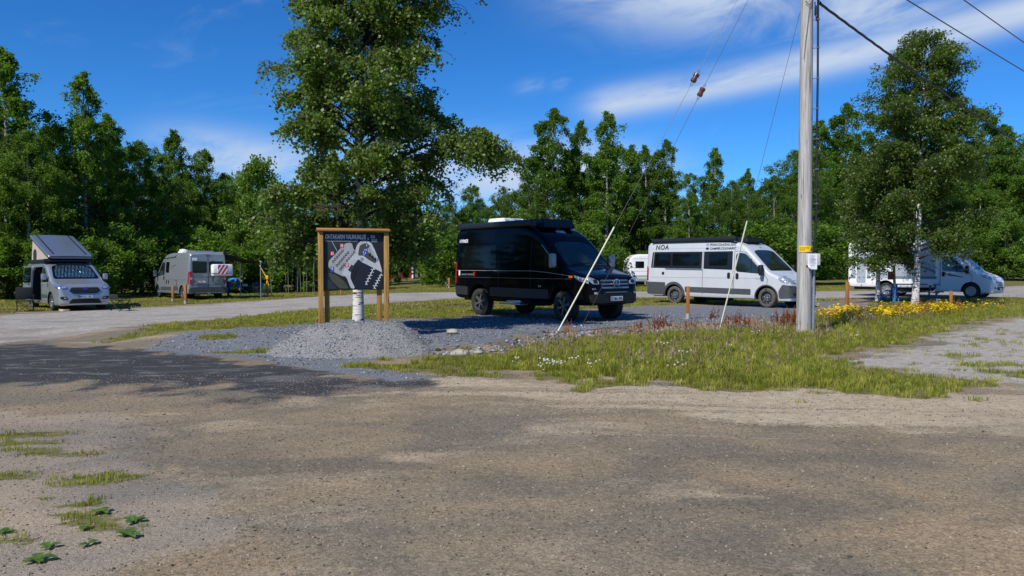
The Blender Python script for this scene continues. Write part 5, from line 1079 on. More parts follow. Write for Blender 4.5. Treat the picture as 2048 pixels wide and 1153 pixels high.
def boolean_cut(me, cutters, mats):
    """subtracts the cutter bmeshes (their faces carry mats[1])"""
    o = bpy.data.objects.new('cut', me); COL.objects.link(o); tmp = []
    for m_ in mats: me.materials.append(m_)
    for bm in cutters:
        bmesh.ops.recalc_face_normals(bm, faces=bm.faces)
        for f in bm.faces: f.material_index = 1
        cm_ = bpy.data.meshes.new('cutter'); bm.to_mesh(cm_); bm.free()
        for m_ in mats: cm_.materials.append(m_)
        c = bpy.data.objects.new('cutter', cm_); COL.objects.link(c); tmp.append(c)
        b = o.modifiers.new('b', 'BOOLEAN'); b.operation = 'DIFFERENCE'; b.object = c; b.solver = 'EXACT'
    dg = bpy.context.evaluated_depsgraph_get(); out = bpy.data.meshes.new_from_object(o.evaluated_get(dg))
    for c in tmp: bpy.data.objects.remove(c)
    bpy.data.objects.remove(o); return out
def cyl_cut(x, z, r_, y0, y1):
    bm = bmesh.new(); a = [bm.verts.new((x+r_*math.cos(2*PI*k/28), y0, z+r_*math.sin(2*PI*k/28))) for k in range(28)]; b = [bm.verts.new((v.co.x, y1, v.co.z)) for v in a]
    bm.faces.new(a); bm.faces.new(b[::-1])
    for k in range(28): bm.faces.new((a[k], a[(k+1) % 28], b[(k+1) % 28], b[k]))
    return bm
def box_cut(c, s): bm = bmesh.new(); box(bm, c, s); return bm
def wheel(parent, x, y, r_, w, style, tyre='rubber', rimm='alloy', spokes=6, steer=0):
    """wheel > tyre, rim, spokes; y gives the outer side"""
    s = 1 if y > 0 else -1; rim_r = r_*.655
    bm = bmesh.new(); lathe(bm, [(.02, s*(w*.5-.05)), (.075, s*(w*.5-.045)), (.085, s*(w*.5-.07)), (rim_r*.93, s*(w*.5-.085)), (rim_r*.96, s*(w*.5-.02)), (rim_r, s*(w*.5-.008)), (rim_r+.012, s*(w*.5-.012)), (rim_r, -s*w*.4), (.02, -s*w*.4)], 28)
    h = bm_obj('wheel', bm, M['black'] if style != 'cover' else M[rimm], parent); h.location = (x, y-s*w*.5, r_); h.rotation_euler = (0, 0, steer)
    bm = bmesh.new(); lathe(bm, [(rim_r, s*w*.47), (rim_r+.02, s*w*.5), (r_*.86, s*w*.52), (r_*.95, s*w*.47), (r_*.99, s*w*.40), (r_, s*w*.2), (r_, -s*w*.2), (r_*.99, -s*w*.40), (r_*.9, -s*w*.5), (rim_r, -s*w*.47)], 40)
    if tyre == 'rubber' and style == 'offroad':
        for k in range(40):
            a = 2*PI*k/40
            for q in (-1, 1): box(bm, (math.cos(a)*r_*.985, q*w*.36, math.sin(a)*r_*.985), (.035, w*.2, .04), Matrix.Rotation(-a, 4, 'Y'))
    bm_obj('tyre', bm, M[tyre], h, 50)
    bm = bmesh.new(); yo = s*(w*.5-.03)
    if style == 'steel':
        lathe(bm, [(.0, yo), (.05, yo), (.07, yo-s*.03), (rim_r*.55, yo-s*.02), (rim_r*.62, yo-s*.05), (rim_r*.97, yo-s*.05)], 28)
        bm_obj('rim', bm, M['steel'], h); bm = bmesh.new(); lathe(bm, [(.0, yo+s*.012), (.04, yo+s*.01), (.055, yo-s*.01)], 14)
        for k in range(5): a = 2*PI*k/5; box(bm, (math.cos(a)*.085, yo+s*.0, math.sin(a)*.085), (.03, .03, .03), None, .006)
        bm_obj('hub_cap', bm, M['alloy'], h)
        bm = bmesh.new()
        for k in range(8): a = 2*PI*k/8+.2; tube(bm, [(math.cos(a)*rim_r*.78, yo-s*.055, math.sin(a)*rim_r*.78), (math.cos(a)*rim_r*.78, yo-s*.038, math.sin(a)*rim_r*.78)], .026, 8)
        bm_obj('vent_hole', bm, M['black'], h)
    else:
        lathe(bm, [(rim_r*.90, yo-s*.02), (rim_r*.93, yo+s*.012), (rim_r*.985, yo+s*.012), (rim_r, yo-s*.01)], 32); bm_obj('rim', bm, M[rimm], h)
        for k in range(spokes):
            a = 2*PI*k/spokes+.3; bm = bmesh.new(); wd = .042 if style != 'cover' else .085
            v = [bm.verts.new((rr*math.cos(a)-q*ww*math.sin(a), yo+dz, rr*math.sin(a)+q*ww*math.cos(a))) for rr, ww, dz in ((.04, wd*.55, -s*.004), (rim_r*.55, wd*.7, s*.004), (rim_r*.93, wd, s*.004)) for q in (-1, 1)]
            b = [bm.verts.new(q.co-Vector((0, s*.04, 0))) for q in v]
            for i in (0, 2): bm.faces.new((v[i], v[i+1], v[i+3], v[i+2])); bm.faces.new((v[i], v[i+2], b[i+2], b[i])); bm.faces.new((v[i+1], b[i+1], b[i+3], v[i+3]))
            bm_obj('spoke', bm, M[rimm], h, 30)
        bm = bmesh.new(); lathe(bm, [(.0, yo+s*.012), (.045, yo+s*.01), (.06, yo-s*.02)], 16); bm_obj('hub_cap', bm, M[rimm], h)
    return h
def underbody(parent, x0, x1, z, w=.8):
    bm = bmesh.new(); box(bm, ((x0+x1)/2, 0, z), (x1-x0, w*2, .14), None, .03); box(bm, ((x0+x1)/2-.4, .25, z-.12), (.9, .5, .16), None, .05); bm_obj('underbody', bm, M['black'], parent)
    return
def mirror(parent, x, y, z, m, big=True, h=.36):
    s = 1 if y > 0 else -1; bm = bmesh.new(); box(bm, (x, y+s*.17, z+.05), (.14, .19, h), None, .05); o = bm_obj('mirror', bm, m, parent)
    bm = bmesh.new(); tube(bm, [(x-.0, y-s*.02, z-.10), (x-.0, y+s*.12, z-.10)], .035, 8); box(bm, (x, y+s*.15, z-.13), (.12, .18, .06), None, .02); bm_obj('mirror_arm', bm, M['black'], o)
    bm = bmesh.new(); box(bm, (x-.073, y+s*.17, z+.06), (.006, .15, h*.8)); bm_obj('mirror_glass', bm, M['chrome'], o)
def plate(parent, sk, phi, u, v, txt, w=.44, h=.105):
    e, ua = sk.fr(phi); p, n_ = sk.hit(phi, u, v, .012); p2 = p+e*.03
    Mx = Matrix((ua.to_4d(), (0, 0, 1, 0), e.to_4d(), (0, 0, 0, 1))).transposed(); Mx = Matrix.Translation(p2) @ Matrix(((ua.x, 0, e.x, 0), (ua.y, 0, e.y, 0), (0, 1, 0, 0), (0, 0, 0, 1)))
    bm = bmesh.new(); box(bm, (0, 0, -.004), (w+.02, h+.02, .02), None, .004); bm.transform(Mx); fr_ = bm_obj('licence_plate', bm, M['black'], parent)
    bm = bmesh.new(); box(bm, (0, 0, .008), (w, h, .006)); bm.transform(Mx); bm_obj('plate_face', bm, M['plate'], fr_)
    bm = bmesh.new(); box(bm, (-w*.45, 0, .012), (w*.09, h*.96, .004)); bm.transform(Mx); bm_obj('plate_band', bm, M['plate_blue'], fr_)
    if txt: flat_text('plate_text', txt, h*1.0, Mx @ Matrix.Translation((-w*.385, -h*.34, .016)), M['ink'], fr_, bold=.002, sx=min(1.0, w*.86/(len(txt)*h*.60)))
def awning_box(parent, x0, x1, y, z, m='awning', w=.15, h=.17):
    s = 1 if y > 0 else -1; bm = bmesh.new(); pr = [(y-s*w*.7, z), (y+s*w*.3, z), (y+s*w*.55, z+h*.25), (y+s*w*.5, z+h*.7), (y+s*w*.2, z+h), (y-s*w*.7, z+h)]
    prism(bm, chamfer(pr, .03), x0, x1, plane='YZ'); a = bm_obj('awning_case', bm, M[m], parent, 30)
    for x in (x0, x1): bm = bmesh.new(); box(bm, (x, y-s*w*.1, z+h*.5), (.05, w*1.3, h*1.1), None, .02); bm_obj('end_cap', bm, M['black'], a)
    return a
def roof_hatch(parent, x0, x1, y0, y1, z, h, m, name='roof_hatch'):
    bm = bmesh.new(); v = box(bm, ((x0+x1)/2, (y0+y1)/2, z+h/2-.02), (x1-x0, y1-y0, h+.04)); 
    for q in v:
        if q.co.z > z: q.co.x += (.06 if q.co.x < (x0+x1)/2 else -.10)*1.0; q.co.y *= .93
    bmesh.ops.bevel(bm, geom=bm.edges[:], offset=.03, segments=2, affect='EDGES'); return bm_obj(name, bm, m, parent)
# ---------------------------------------------------------------- panel van with a tall roof and a short sloping bonnet
def duc_rows(xr, H=2.50, zb=.30):
    return [(.95, .30, .60, .70, .04), (.945, .27, .72, .78, .06), (.92, .25, .84, .86, .07), (.86, .24, .94, .93, .09), (.72, .24, 1.04, .975, .10), (.5, .24, 1.13, 1.0, .10), (.2, .25, 1.24, 1.015, .10), (.08, .26, 1.30, 1.02, .10), (-.1, .28, 1.48, 1.02, .12), (-.72, .30, 2.08, 1.025, .14), (-.92, .30, 2.25, 1.025, .15), (-1.2, .30, 2.38, 1.025, .15), (-1.6, .30, H-.04, 1.025, .14), (-2.2, .30, H, 1.025, .12), (xr+.5, .32, H, 1.025, .12), (xr+.16, .34, H-.015, 1.015, .12), (xr+.05, .36, H-.06, .995, .12), (xr, .38, H-.12, .96, .12)]
def duc_cab(van, sk, paint, glass='glass_green', sides=(-90, 90), lamp='lamp', bumper='plastic', mir='black'):
    sk.patch('windscreen', chamfer([(-.80, 1.33), (.80, 1.33), (.70, 2.05), (.35, 2.10), (-.35, 2.10), (-.70, 2.05)], .10), 0, M[glass], van, .007)
    sk.strip('wiper', [(-.55, 1.37), (0, 1.42), (.2, 1.46)], .025, 0, M['black'], van, .02); sk.strip('wiper', [(.1, 1.37), (.5, 1.42), (.65, 1.48)], .025, 0, M['black'], van, .02)
    sk.patch('front_bumper', chamfer([(-.93, .36), (.93, .36), (.93, .80), (.60, .78), (.45, .62), (-.45, .62), (-.60, .78), (-.93, .80)], .06), 0, M[bumper], van, .016, .07, .03)
    sk.patch('grille', chamfer([(-.50, .66), (.50, .66), (.40, .82), (-.40, .82)], .04), 0, M['black'], van, .012)
    sk.patch('lower_grille', rrect(-.5, .5, .40, .54, .04), 0, M['black'], van, .024)
    for ph in sides:
        s = 1 if ph == -90 else -1; sg = -s                       # u of the right side runs forward
        U = lambda pts: [(s*u, v) for u, v in pts]
        sk.patch('bumper_corner', chamfer(U([(.50, .34), (.93, .36), (.93, .80), (.62, .84), (.47, .60)]), .05), ph, M[bumper], van, .014, .06, .03)
        hl = sk.patch('headlight', chamfer([(sg*.52, .86), (sg*.62, .98), (sg*.90, 1.12), (sg*.93, .98), (sg*.86, .88)] if True else [], .03), 0, M[lamp], van, .010, .05)
        sk.patch('headlight', chamfer(U([(.84, .88), (.80, 1.0), (.45, 1.15), (.42, 1.08), (.60, .92)]), .03), ph, M[lamp], van, .010, .05)
        sk.patch('fog_lamp', rrect(sg*.74-.06, sg*.74+.06, .46, .54, .03), 0, M['black'], van, .03, .05)
        w_ = sk.patch('side_window', chamfer(U([(-1.24, 1.30), (-.24, 1.22), (-.14, 1.27), (-.85, 1.96), (-1.12, 2.0), (-1.26, 1.95)]), .09), ph, M[glass], van, .007, .07)
        sk.strip('window_divider', U([(-.60, 1.25), (-.62, 1.76)]), .035, ph, M['black'], van, .012)
        sk.strip('door_seam', U([(-1.32, .55), (-1.32, 2.05)]), .014, ph, M['black'], van, .004); sk.strip('door_seam', U([(-.02, .62), (.06, 1.0), (-.08, 1.22), (-.84, 2.0), (-1.1, 2.05), (-1.32, 2.06)]), .014, ph, M['black'], van, .004)
        sk.patch('door_handle', rrect(min(s*-1.24, s*-1.12), max(s*-1.24, s*-1.12), 1.02, 1.24, .05), ph, M['black'], van, .02, .05)
        mirror(van, -.12, sg*1.0, 1.32, M[mir])
def ribs(van, sk, ph, x0, x1, zs, m, w=.02):
    s = 1 if ph == -90 else -1
    for z in zs: sk.strip('body_crease', [(s*x0, z), (s*x1, z)], w, ph, m, van, .004)
def arch_trim(van, sk, x, ph, r0, r1, zc, m, a0=-12, a1=192):
    s = 1 if ph == -90 else -1; o = [(s*(x+r1*math.cos(R(a))), zc+r1*math.sin(R(a))) for a in np.linspace(a0, a1, 22)]; i = [(s*(x+r0*math.cos(R(a))), zc+r0*math.sin(R(a))) for a in np.linspace(a1, a0, 22)]
    return sk.patch('arch_trim', o+i, ph, m, van, .014, .08, .03, quads=True)
def van_at(name, label, x, y, th, dz=0, pitch=0):
    zs = [gz(x+a*math.cos(th), y+a*math.sin(th)) for a in (0, -1.8, -3.6)]
    o = thing(name, label, 'van', (x, y, sum(zs)/3+dz), 0); o.rotation_euler = (0, pitch, th); return o
SEAM = M['black']
# ---------------------------------------------------------------- white panel van with lettering
v = van_at('camper_van', 'white high-roof camper van with NOA lettering and grey lower cladding', 9.90, 29.35, -.832)
raw = loft(duc_rows(-5.41)); sk = Skin(raw)
body = boolean_cut(raw, [cyl_cut(x, .36, .43, y0, y1) for x in (0, -4.035) for y0, y1 in ((-1.3, -.62), (.62, 1.3))], [M['paint_white'], M['black']]); smooth_mesh(body, 35); link('body', body, [], v)
duc_cab(v, sk, 'paint_white')
for x in (0, -4.035):
    for s in (-1, 1): wheel(v, x, s*.985, .355, .235, 'steel', 'rubber_dusty', steer=-.10*(x == 0))
underbody(v, -5.2, .6, .36)
sk.patch('window_band', chamfer([(-5.18, 1.44), (-2.74, 1.40), (-2.74, 2.06), (-5.12, 2.08)], .03), -90, M.setdefault('band', mat('band_black', (.012, .014, .017), .22, spec=.5)), v, .006)
sk.patch('window_band', chamfer([(-2.66, 1.40), (-1.40, 1.36), (-1.40, 2.06), (-2.66, 2.06)], .03), -90, M['band'], v, .006)
for a, b in ((-4.98, -4.22), (-4.12, -2.86), (-2.42, -1.62)): sk.patch('side_window', rrect(a, b, 1.53, 2.0, .06), -90, M['glass'], v, .018, .12)
sk.strip('door_rail', [(-4.45, 1.40), (-2.72, 1.37)], .035, -90, M['chrome_dull'], v, .02); sk.strip('band_seam', [(-2.70, 1.37), (-2.70, 2.08)], .03, -90, M['ink_grey'], v, .012); sk.strip('band_seam', [(-5.08, 1.44), (-5.04, 2.08)], .022, -90, M['ink_grey'], v, .012)
for x in (-2.70, -1.36): sk.strip('door_seam', [(x, .42), (x, 1.36)], .014, -90, SEAM, v, .004)
sk.patch('door_handle', rrect(-1.60, -1.48, 1.04, 1.26, .05), -90, M['black'], v, .02, .05); sk.patch('filler_cap', rrect(-4.62, -4.50, 1.16, 1.28, .055), -90, M['black'], v, .012, .05)
ribs(v, sk, -90, -5.25, -.1, (1.06,), M.setdefault('crease_w', mat('crease', (.36, .37, .38), .5)), .02); sk.strip('roof_seam', [(-5.2, 2.20), (-1.0, 2.18)], .010, -90, M['crease_w'], v, .004)
sk.patch('cladding', chamfer([(-5.37, .42), (-4.45, .40), (-4.45, .86), (-5.37, .88)], .03), -90, M['plastic'], v, .016, .1, .03)
sk.patch('cladding', chamfer([(-3.50, .50), (-.62, .46), (-.62, .66), (-3.50, .70)], .03), -90, M['plastic'], v, .018, .12, .03)
arch_trim(v, sk, -4.035, -90, .43, .53, .36, M['plastic']); arch_trim(v, sk, 0, -90, .43, .47, .36, M['plastic'])
sk.patch('tail_light', chamfer([(-5.40, .92), (-5.30, .92), (-5.30, 1.42), (-5.36, 1.52), (-5.40, 1.5)], .03), -90, M['lamp_red'], v, .012, .06); sk.patch('tail_light', chamfer([(.80, .92), (.93, .92), (.93, 1.5), (.84, 1.5)], .03), 180, M['lamp_red'], v, .012, .06)
sk.patch('rear_bumper', rrect(-.9, .9, .40, .66, .05), 180, M['plastic'], v, .03, .1, .03); sk.patch('rear_window', rrect(-.78, -.06, 1.45, 2.0, .08), 180, M['glass'], v); sk.patch('rear_window', rrect(.06, .78, 1.45, 2.0, .08), 180, M['glass'], v)
sk.text('lettering', 'NOA', .27, -4.98, 2.17, -90, M['ink'], v, bold=.004, shear=.12, spacing=1.1)
sk.text('lettering', 'PINACOLADALIEBE', .125, -2.42, 2.275, -90, M['ink'], v, bold=.001, shear=.2, spacing=1.06); sk.text('lettering', 'CAMPER.CULINARIC', .125, -2.42, 2.125, -90, M['ink'], v, bold=.001, shear=.2, spacing=1.0)
sk.patch('icon', rrect(-2.58, -2.47, 2.29, 2.375, .025), -90, M['ink_grey'], v, .012, .05); sk.patch('icon', rrect(-2.585, -2.465, 2.135, 2.215, .025), -90, M['ink'], v, .012, .05); sk.strip('trim_line', [(-2.66, 2.42), (-1.35, 2.40)], .022, -90, M['ink'], v, .010)
sk.text('front_badge', 'NOA', .07, -.06, 2.17, 0, M['ink'], v); sk.patch('front_badge', chamfer([(-.02, 2.26), (.03, 2.30), (.05, 2.35), (0, 2.33)], .01), 0, M['ink'], v, .010, .05)
sk.text('side_badge', 'DUCATO', .05, -.42, 1.02, -90, M['ink_grey'], v)
awning_box(v, -5.12, -1.30, -.93, 2.435); roof_hatch(v, -1.9, -1.0, -.6, .6, 2.42, .17, M['awning']); roof_hatch(v, -4.2, -3.6, -.3, .3, 2.5, .08, M['white'])
plate(v, sk, 0, 0, .57, '')
# ---------------------------------------------------------------- grey camper seen from behind, awning out
v = van_at('camper_van', 'grey high-roof camper van with rear box and extended awning', -19.15, 45.4, 2.28)
raw = loft(duc_rows(-5.04)); sk = Skin(raw)
body = boolean_cut(raw, [cyl_cut(x, .36, .42, y0, y1) for x in (0, -4.035) for y0, y1 in ((-1.3, -.62), (.62, 1.3))], [M['paint_grey'], M['black']]); smooth_mesh(body, 35); link('body', body, [], v)
duc_cab(v, sk, 'paint_grey', mir='plastic')
for x in (0, -4.035):
    for s in (-1, 1): wheel(v, x, s*.985, .35, .23, 'alloy', 'rubber', 'alloy', 5)
underbody(v, -4.9, .6, .36)
sk.patch('side_window', rrect(1.45, 2.0, 1.42, 2.0, .05), 90, M['glass'], v); sk.patch('side_cladding', chamfer([(.62, .46), (3.48, .50), (3.48, .68), (.62, .64)], .03), 90, M['plastic'], v, .016, .12)
sk.strip('decal_line', [(.6, 2.16), (2.0, 2.22), (3.0, 2.26)], .05, 90, M['ink'], v); sk.strip('decal_line', [(2.4, 1.66), (2.7, 1.80), (3.1, 1.82)], .02, 90, M['ink'], v); sk.patch('decal_tail', chamfer([(2.5, 2.20), (3.1, 2.36), (2.9, 2.24)], .01), 90, M['ink'], v)
for x in (1.55, 1.9): sk.patch('service_hatch', rrect(x, x+.12, .82, 1.02, .02), 90, M['black'], v, .01, .06)
sk.patch('service_hatch', rrect(3.0, 3.32, .70, 1.04, .04), 90, M['black'], v, .008, .1); sk.patch('service_hatch', rrect(3.03, 3.29, .73, 1.01, .03), 90, M['paint_grey'], v, .014, .1)
ribs(v, sk, 90, -4.9, -.1, (1.06,), M.setdefault('crease_g', mat('crease_g', (.13, .14, .15), .5)), .02); sk.strip('roof_seam', [(.9, 2.16), (4.9, 2.16)], .012, 90, M['crease_g'], v, .004)
for s in (-1, 1):
    sk.patch('tail_light', chamfer([(s*.80, .84), (s*.93, .84), (s*.95, 1.45), (s*.84, 1.52), (s*.80, 1.4)], .03), 180, M['lamp_red'], v, .02, .06, .03); sk.patch('tail_light_lens', rrect(min(s*.81, s*.93), max(s*.81, s*.93), 1.05, 1.2, .02), 180, M['lamp'], v, .03, .06)
    sk.patch('rear_window', rrect(min(s*.05, s*.80), max(s*.05, s*.80), 1.42, 2.02, .06), 180, M['glass'], v, .010)
    sk.strip('rear_pillar', [(s*.92, .7), (s*.90, 2.3)], .05, 180, M['paint_silver'], v, .006)
sk.patch('tail_light', chamfer([(4.92, .84), (5.02, .84), (5.02, 1.5), (4.97, 1.5)], .02), 90, M['lamp_red'], v, .012, .06)
sk.strip('door_seam', [(0, .62), (0, 2.3)], .016, 180, SEAM, v, .012); sk.strip('door_crease', [(-.85, 1.22), (.85, 1.22)], .02, 180, M['crease_g'], v, .008); sk.strip('door_crease', [(-.85, .80), (.85, .80)], .02, 180, M['crease_g'], v, .008)
sk.patch('rear_bumper', chamfer([(-.96, .40), (.96, .40), (.96, .62), (.8, .68), (-.8, .68), (-.96, .62)], .05), 180, M['plastic'], v, .05, .08, .05); sk.patch('brake_light', rrect(-.12, .12, 2.32, 2.38, .02), 180, M['lamp_red'], v, .02, .05)
plate(v, sk, 180, -.42, .96, 'RIK 714', .52, .11); sk.text('rear_badge', 'KNAUS BOXLIFE', .06, -.72, 1.28, 180, M['ink'], v); sk.patch('rear_sticker', rrect(-.80, -.55, 2.06, 2.2, .02), 180, M['white'], v, .01, .1); sk.text('rear_badge', '600 DQ', .12, -.45, 2.12, 180, M['ink_grey'], v)
bm = bmesh.new(); box(bm, (-5.33, -.62, 1.56), (.42, 1.06, .62), None, .09); bx_ = bm_obj('rear_box', bm, M['white'], v)
bm = bmesh.new(); box(bm, (-5.33, -.62, 1.40), (.435, 1.075, .03)); bm_obj('lid_joint', bm, M['plastic_mid'], bx_)
bm = bmesh.new(); box(bm, (-5.547, -.58, 1.60), (.012, .52, .50)); wp = bm_obj('warning_panel', bm, M['white'], v)
bm = bmesh.new()
for k in range(-1, 4):
    pts = [(-.26+k*.21-.04, -.25), (-.26+k*.21+.065, -.25), (-.26+k*.21+.065+.33, .25), (-.26+k*.21-.04+.33, .25)]
    # clip the slanting bar to the panel
    bmt = bmesh.new(); f = bmt.faces.new([bmt.verts.new((0, -a, b)) for a, b in pts])
    for co, no in (((0, .25, 0), (0, 1, 0)), ((0, -.25, 0), (0, -1, 0))): bmesh.ops.bisect_plane(bmt, geom=bmt.verts[:]+bmt.edges[:]+bmt.faces[:], plane_co=co, plane_no=no, clear_outer=True)
    for f in bmt.faces: bm.faces.new([bm.verts.new(q.co+Vector((-5.556, -.58, 1.60))) for q in f.verts])
    bmt.free()
bm_obj('red_bars', bm, M['ink_red'], wp, smooth=False)
for y in (-.25, -.98): bm = bmesh.new(); tube(bm, [(-5.06, y, 2.05), (-5.25, y, 2.02), (-5.28, y, 1.9), (-5.12, y, 1.2), (-5.06, y, .95)], .022, 6); bm_obj('rack_tube', bm, M['black'], v)
bm = bmesh.new(); tube(bm, [(-5.25, -.7, .38), (-5.25, .7, .38)], .025, 6); box(bm, (-5.15, 0, .36), (.3, .08, .1)); bm_obj('tow_bar', bm, M['steel'], v)
roof_hatch(v, -2.3, -1.5, -.4, .4, 2.48, .14, M['white']); bm = bmesh.new(); lathe(bm, [(.02, 2.72), (.2, 2.68), (.22, 2.60), (.1, 2.56)], 16, 'Z'); bm.transform(Matrix.Translation((-1.9, .2, 0))); bm_obj('satellite_dome', bm, M['white'], v); roof_hatch(v, -4.6, -3.2, -.55, .55, 2.48, .10, M['paint_silver'])
awning_box(v, -4.95, -1.4, -.95, 2.36, 'paint_grey')
bm = bmesh.new(); NA = 10; rows = [[bm.verts.new((xx, -.98-2.0*k/NA, 2.44-.42*k/NA-.10*math.sin(PI*k/NA)*.6)) for k in range(NA+1)] for xx in (-4.85, -3.4, -1.9)]
for i in range(2):
    for k in range(NA): bm.faces.new((rows[i][k], rows[i][k+1], rows[i+1][k+1], rows[i+1][k]))
bmesh.ops.solidify(bm, geom=bm.faces[:], thickness=.008); bm_obj('awning_cloth', bm, M['awning_cloth'], v)
bm = bmesh.new(); box(bm, (-3.37, -2.98, 2.0), (3.1, .06, .10), None, .01); bm_obj('awning_rail', bm, M['plastic_mid'], v)
for xx in (-4.8, -1.95): bm = bmesh.new(); tube(bm, [(xx, -2.95, .02), (xx, -2.95, 2.0)], .022, 8); bm_obj('awning_leg', bm, M['tube'], v); bm = bmesh.new(); box(bm, (xx, -2.95, 2.0), (.07, .08, .12), None, .01); bm_obj('leg_joint', bm, M['white'], v)
# ---------------------------------------------------------------- raised black van
v = van_at('camper_van', 'lifted glossy black high-roof camper van with chunky off-road tyres', 2.13, 22.1, -.868)
sr = [(1.0, .52, .80, .72, .05), (.99, .49, .95, .80, .06), (.96, .47, 1.07, .87, .08), (.90, .46, 1.17, .92, .10), (.76, .46, 1.25, .965, .11), (.45, .46, 1.34, .995, .12), (.12, .46, 1.43, 1.005, .12), (.0, .46, 1.49, 1.005, .12), (-.15, .46, 1.63, 1.005, .13), (-.74, .46, 2.18, 1.01, .15), (-.95, .46, 2.36, 1.01, .16), (-1.2, .46, 2.52, 1.01, .18), (-1.5, .46, 2.64, 1.01, .18), (-1.9, .46, 2.71, 1.01, .16), (-2.5, .46, 2.73, 1.01, .15), (-4.3, .48, 2.73, 1.01, .15), (-4.72, .50, 2.70, 1.0, .15), (-4.86, .52, 2.64, .985, .15), (-4.93, .56, 2.56, .96, .15)]
raw = loft(sr, tum=.055, zbelt=1.2); sk = Skin(raw); BK = 'paint_black'
body = boolean_cut(raw, [cyl_cut(x, .46, .50, y0, y1) for x in (0, -3.665) for y0, y1 in ((-1.3, -.6), (.6, 1.3))], [M[BK], M['black']]); smooth_mesh(body, 35); link('body', body, [], v)
for x in (0, -3.665):
    for s in (-1, 1): wheel(v, x, s*1.0, .40, .26, 'offroad', 'rubber', 'alloy_dark', 6, -.06*(x == 0))
underbody(v, -4.7, .7, .50)
sk.patch('windscreen', chamfer([(-.82, 1.50), (.82, 1.50), (.73, 2.10), (.4, 2.17), (-.4, 2.17), (-.73, 2.10)], .10), 0, M['glass_green'], v, .007)
sk.strip('wiper', [(-.6, 1.53), (.1, 1.56)], .03, 0, M['black'], v, .02); sk.strip('wiper', [(.1, 1.53), (.65, 1.58)], .03, 0, M['black'], v, .02)
sk.patch('grille', chamfer([(-.50, .86), (.50, .86), (.58, 1.00), (.52, 1.13), (-.52, 1.13), (-.58, 1.00)], .05), 0, M['black'], v, .010, .07)
for z in (.905, 1.0, 1.09): sk.patch('grille_bar', rrect(-.52, .52, z-.018, z+.018, .015), 0, M['chrome_dull'], v, .028, .1, .03)
bm = bmesh.new(); p0, n0 = sk.hit(0, 0, 1.0, .07)
n_ = 28
for k in range(n_):
    a0, a1 = 2*PI*k/n_, 2*PI*(k+1)/n_; tube(bm, [(p0.x, math.cos(a0)*.115, p0.z+math.sin(a0)*.115), (p0.x, math.cos(a1)*.115, p0.z+math.sin(a1)*.115)], .014, 5)
for k in range(3):
    a = R(90+120*k); d = Vector((0, math.cos(a), math.sin(a))); sd = Vector((0, -math.sin(a), math.cos(a))); c = Vector((p0.x, 0, p0.z)); vv = [bm.verts.new(q) for q in (c+sd*.032, c+d*.113, c-sd*.032, c+Vector((.025, 0, 0)))]
    bm.faces.new((vv[0], vv[1], vv[3])); bm.faces.new((vv[1], vv[2], vv[3]))
bm_obj('star_emblem', bm, M['chrome'], v)
sk.patch('lower_bumper', chamfer([(-.88, .52), (.88, .52), (.92, .74), (-.92, .74)], .05), 0, M['black'], v, .02, .08, .03); sk.patch('air_intake', rrect(-.5, .5, .70, .80, .03), 0, M['black'], v, .03, .1)
sk.strip('bumper_trim', [(-.42, .79), (.42, .79)], .015, 0, M['chrome_dull'], v, .04)
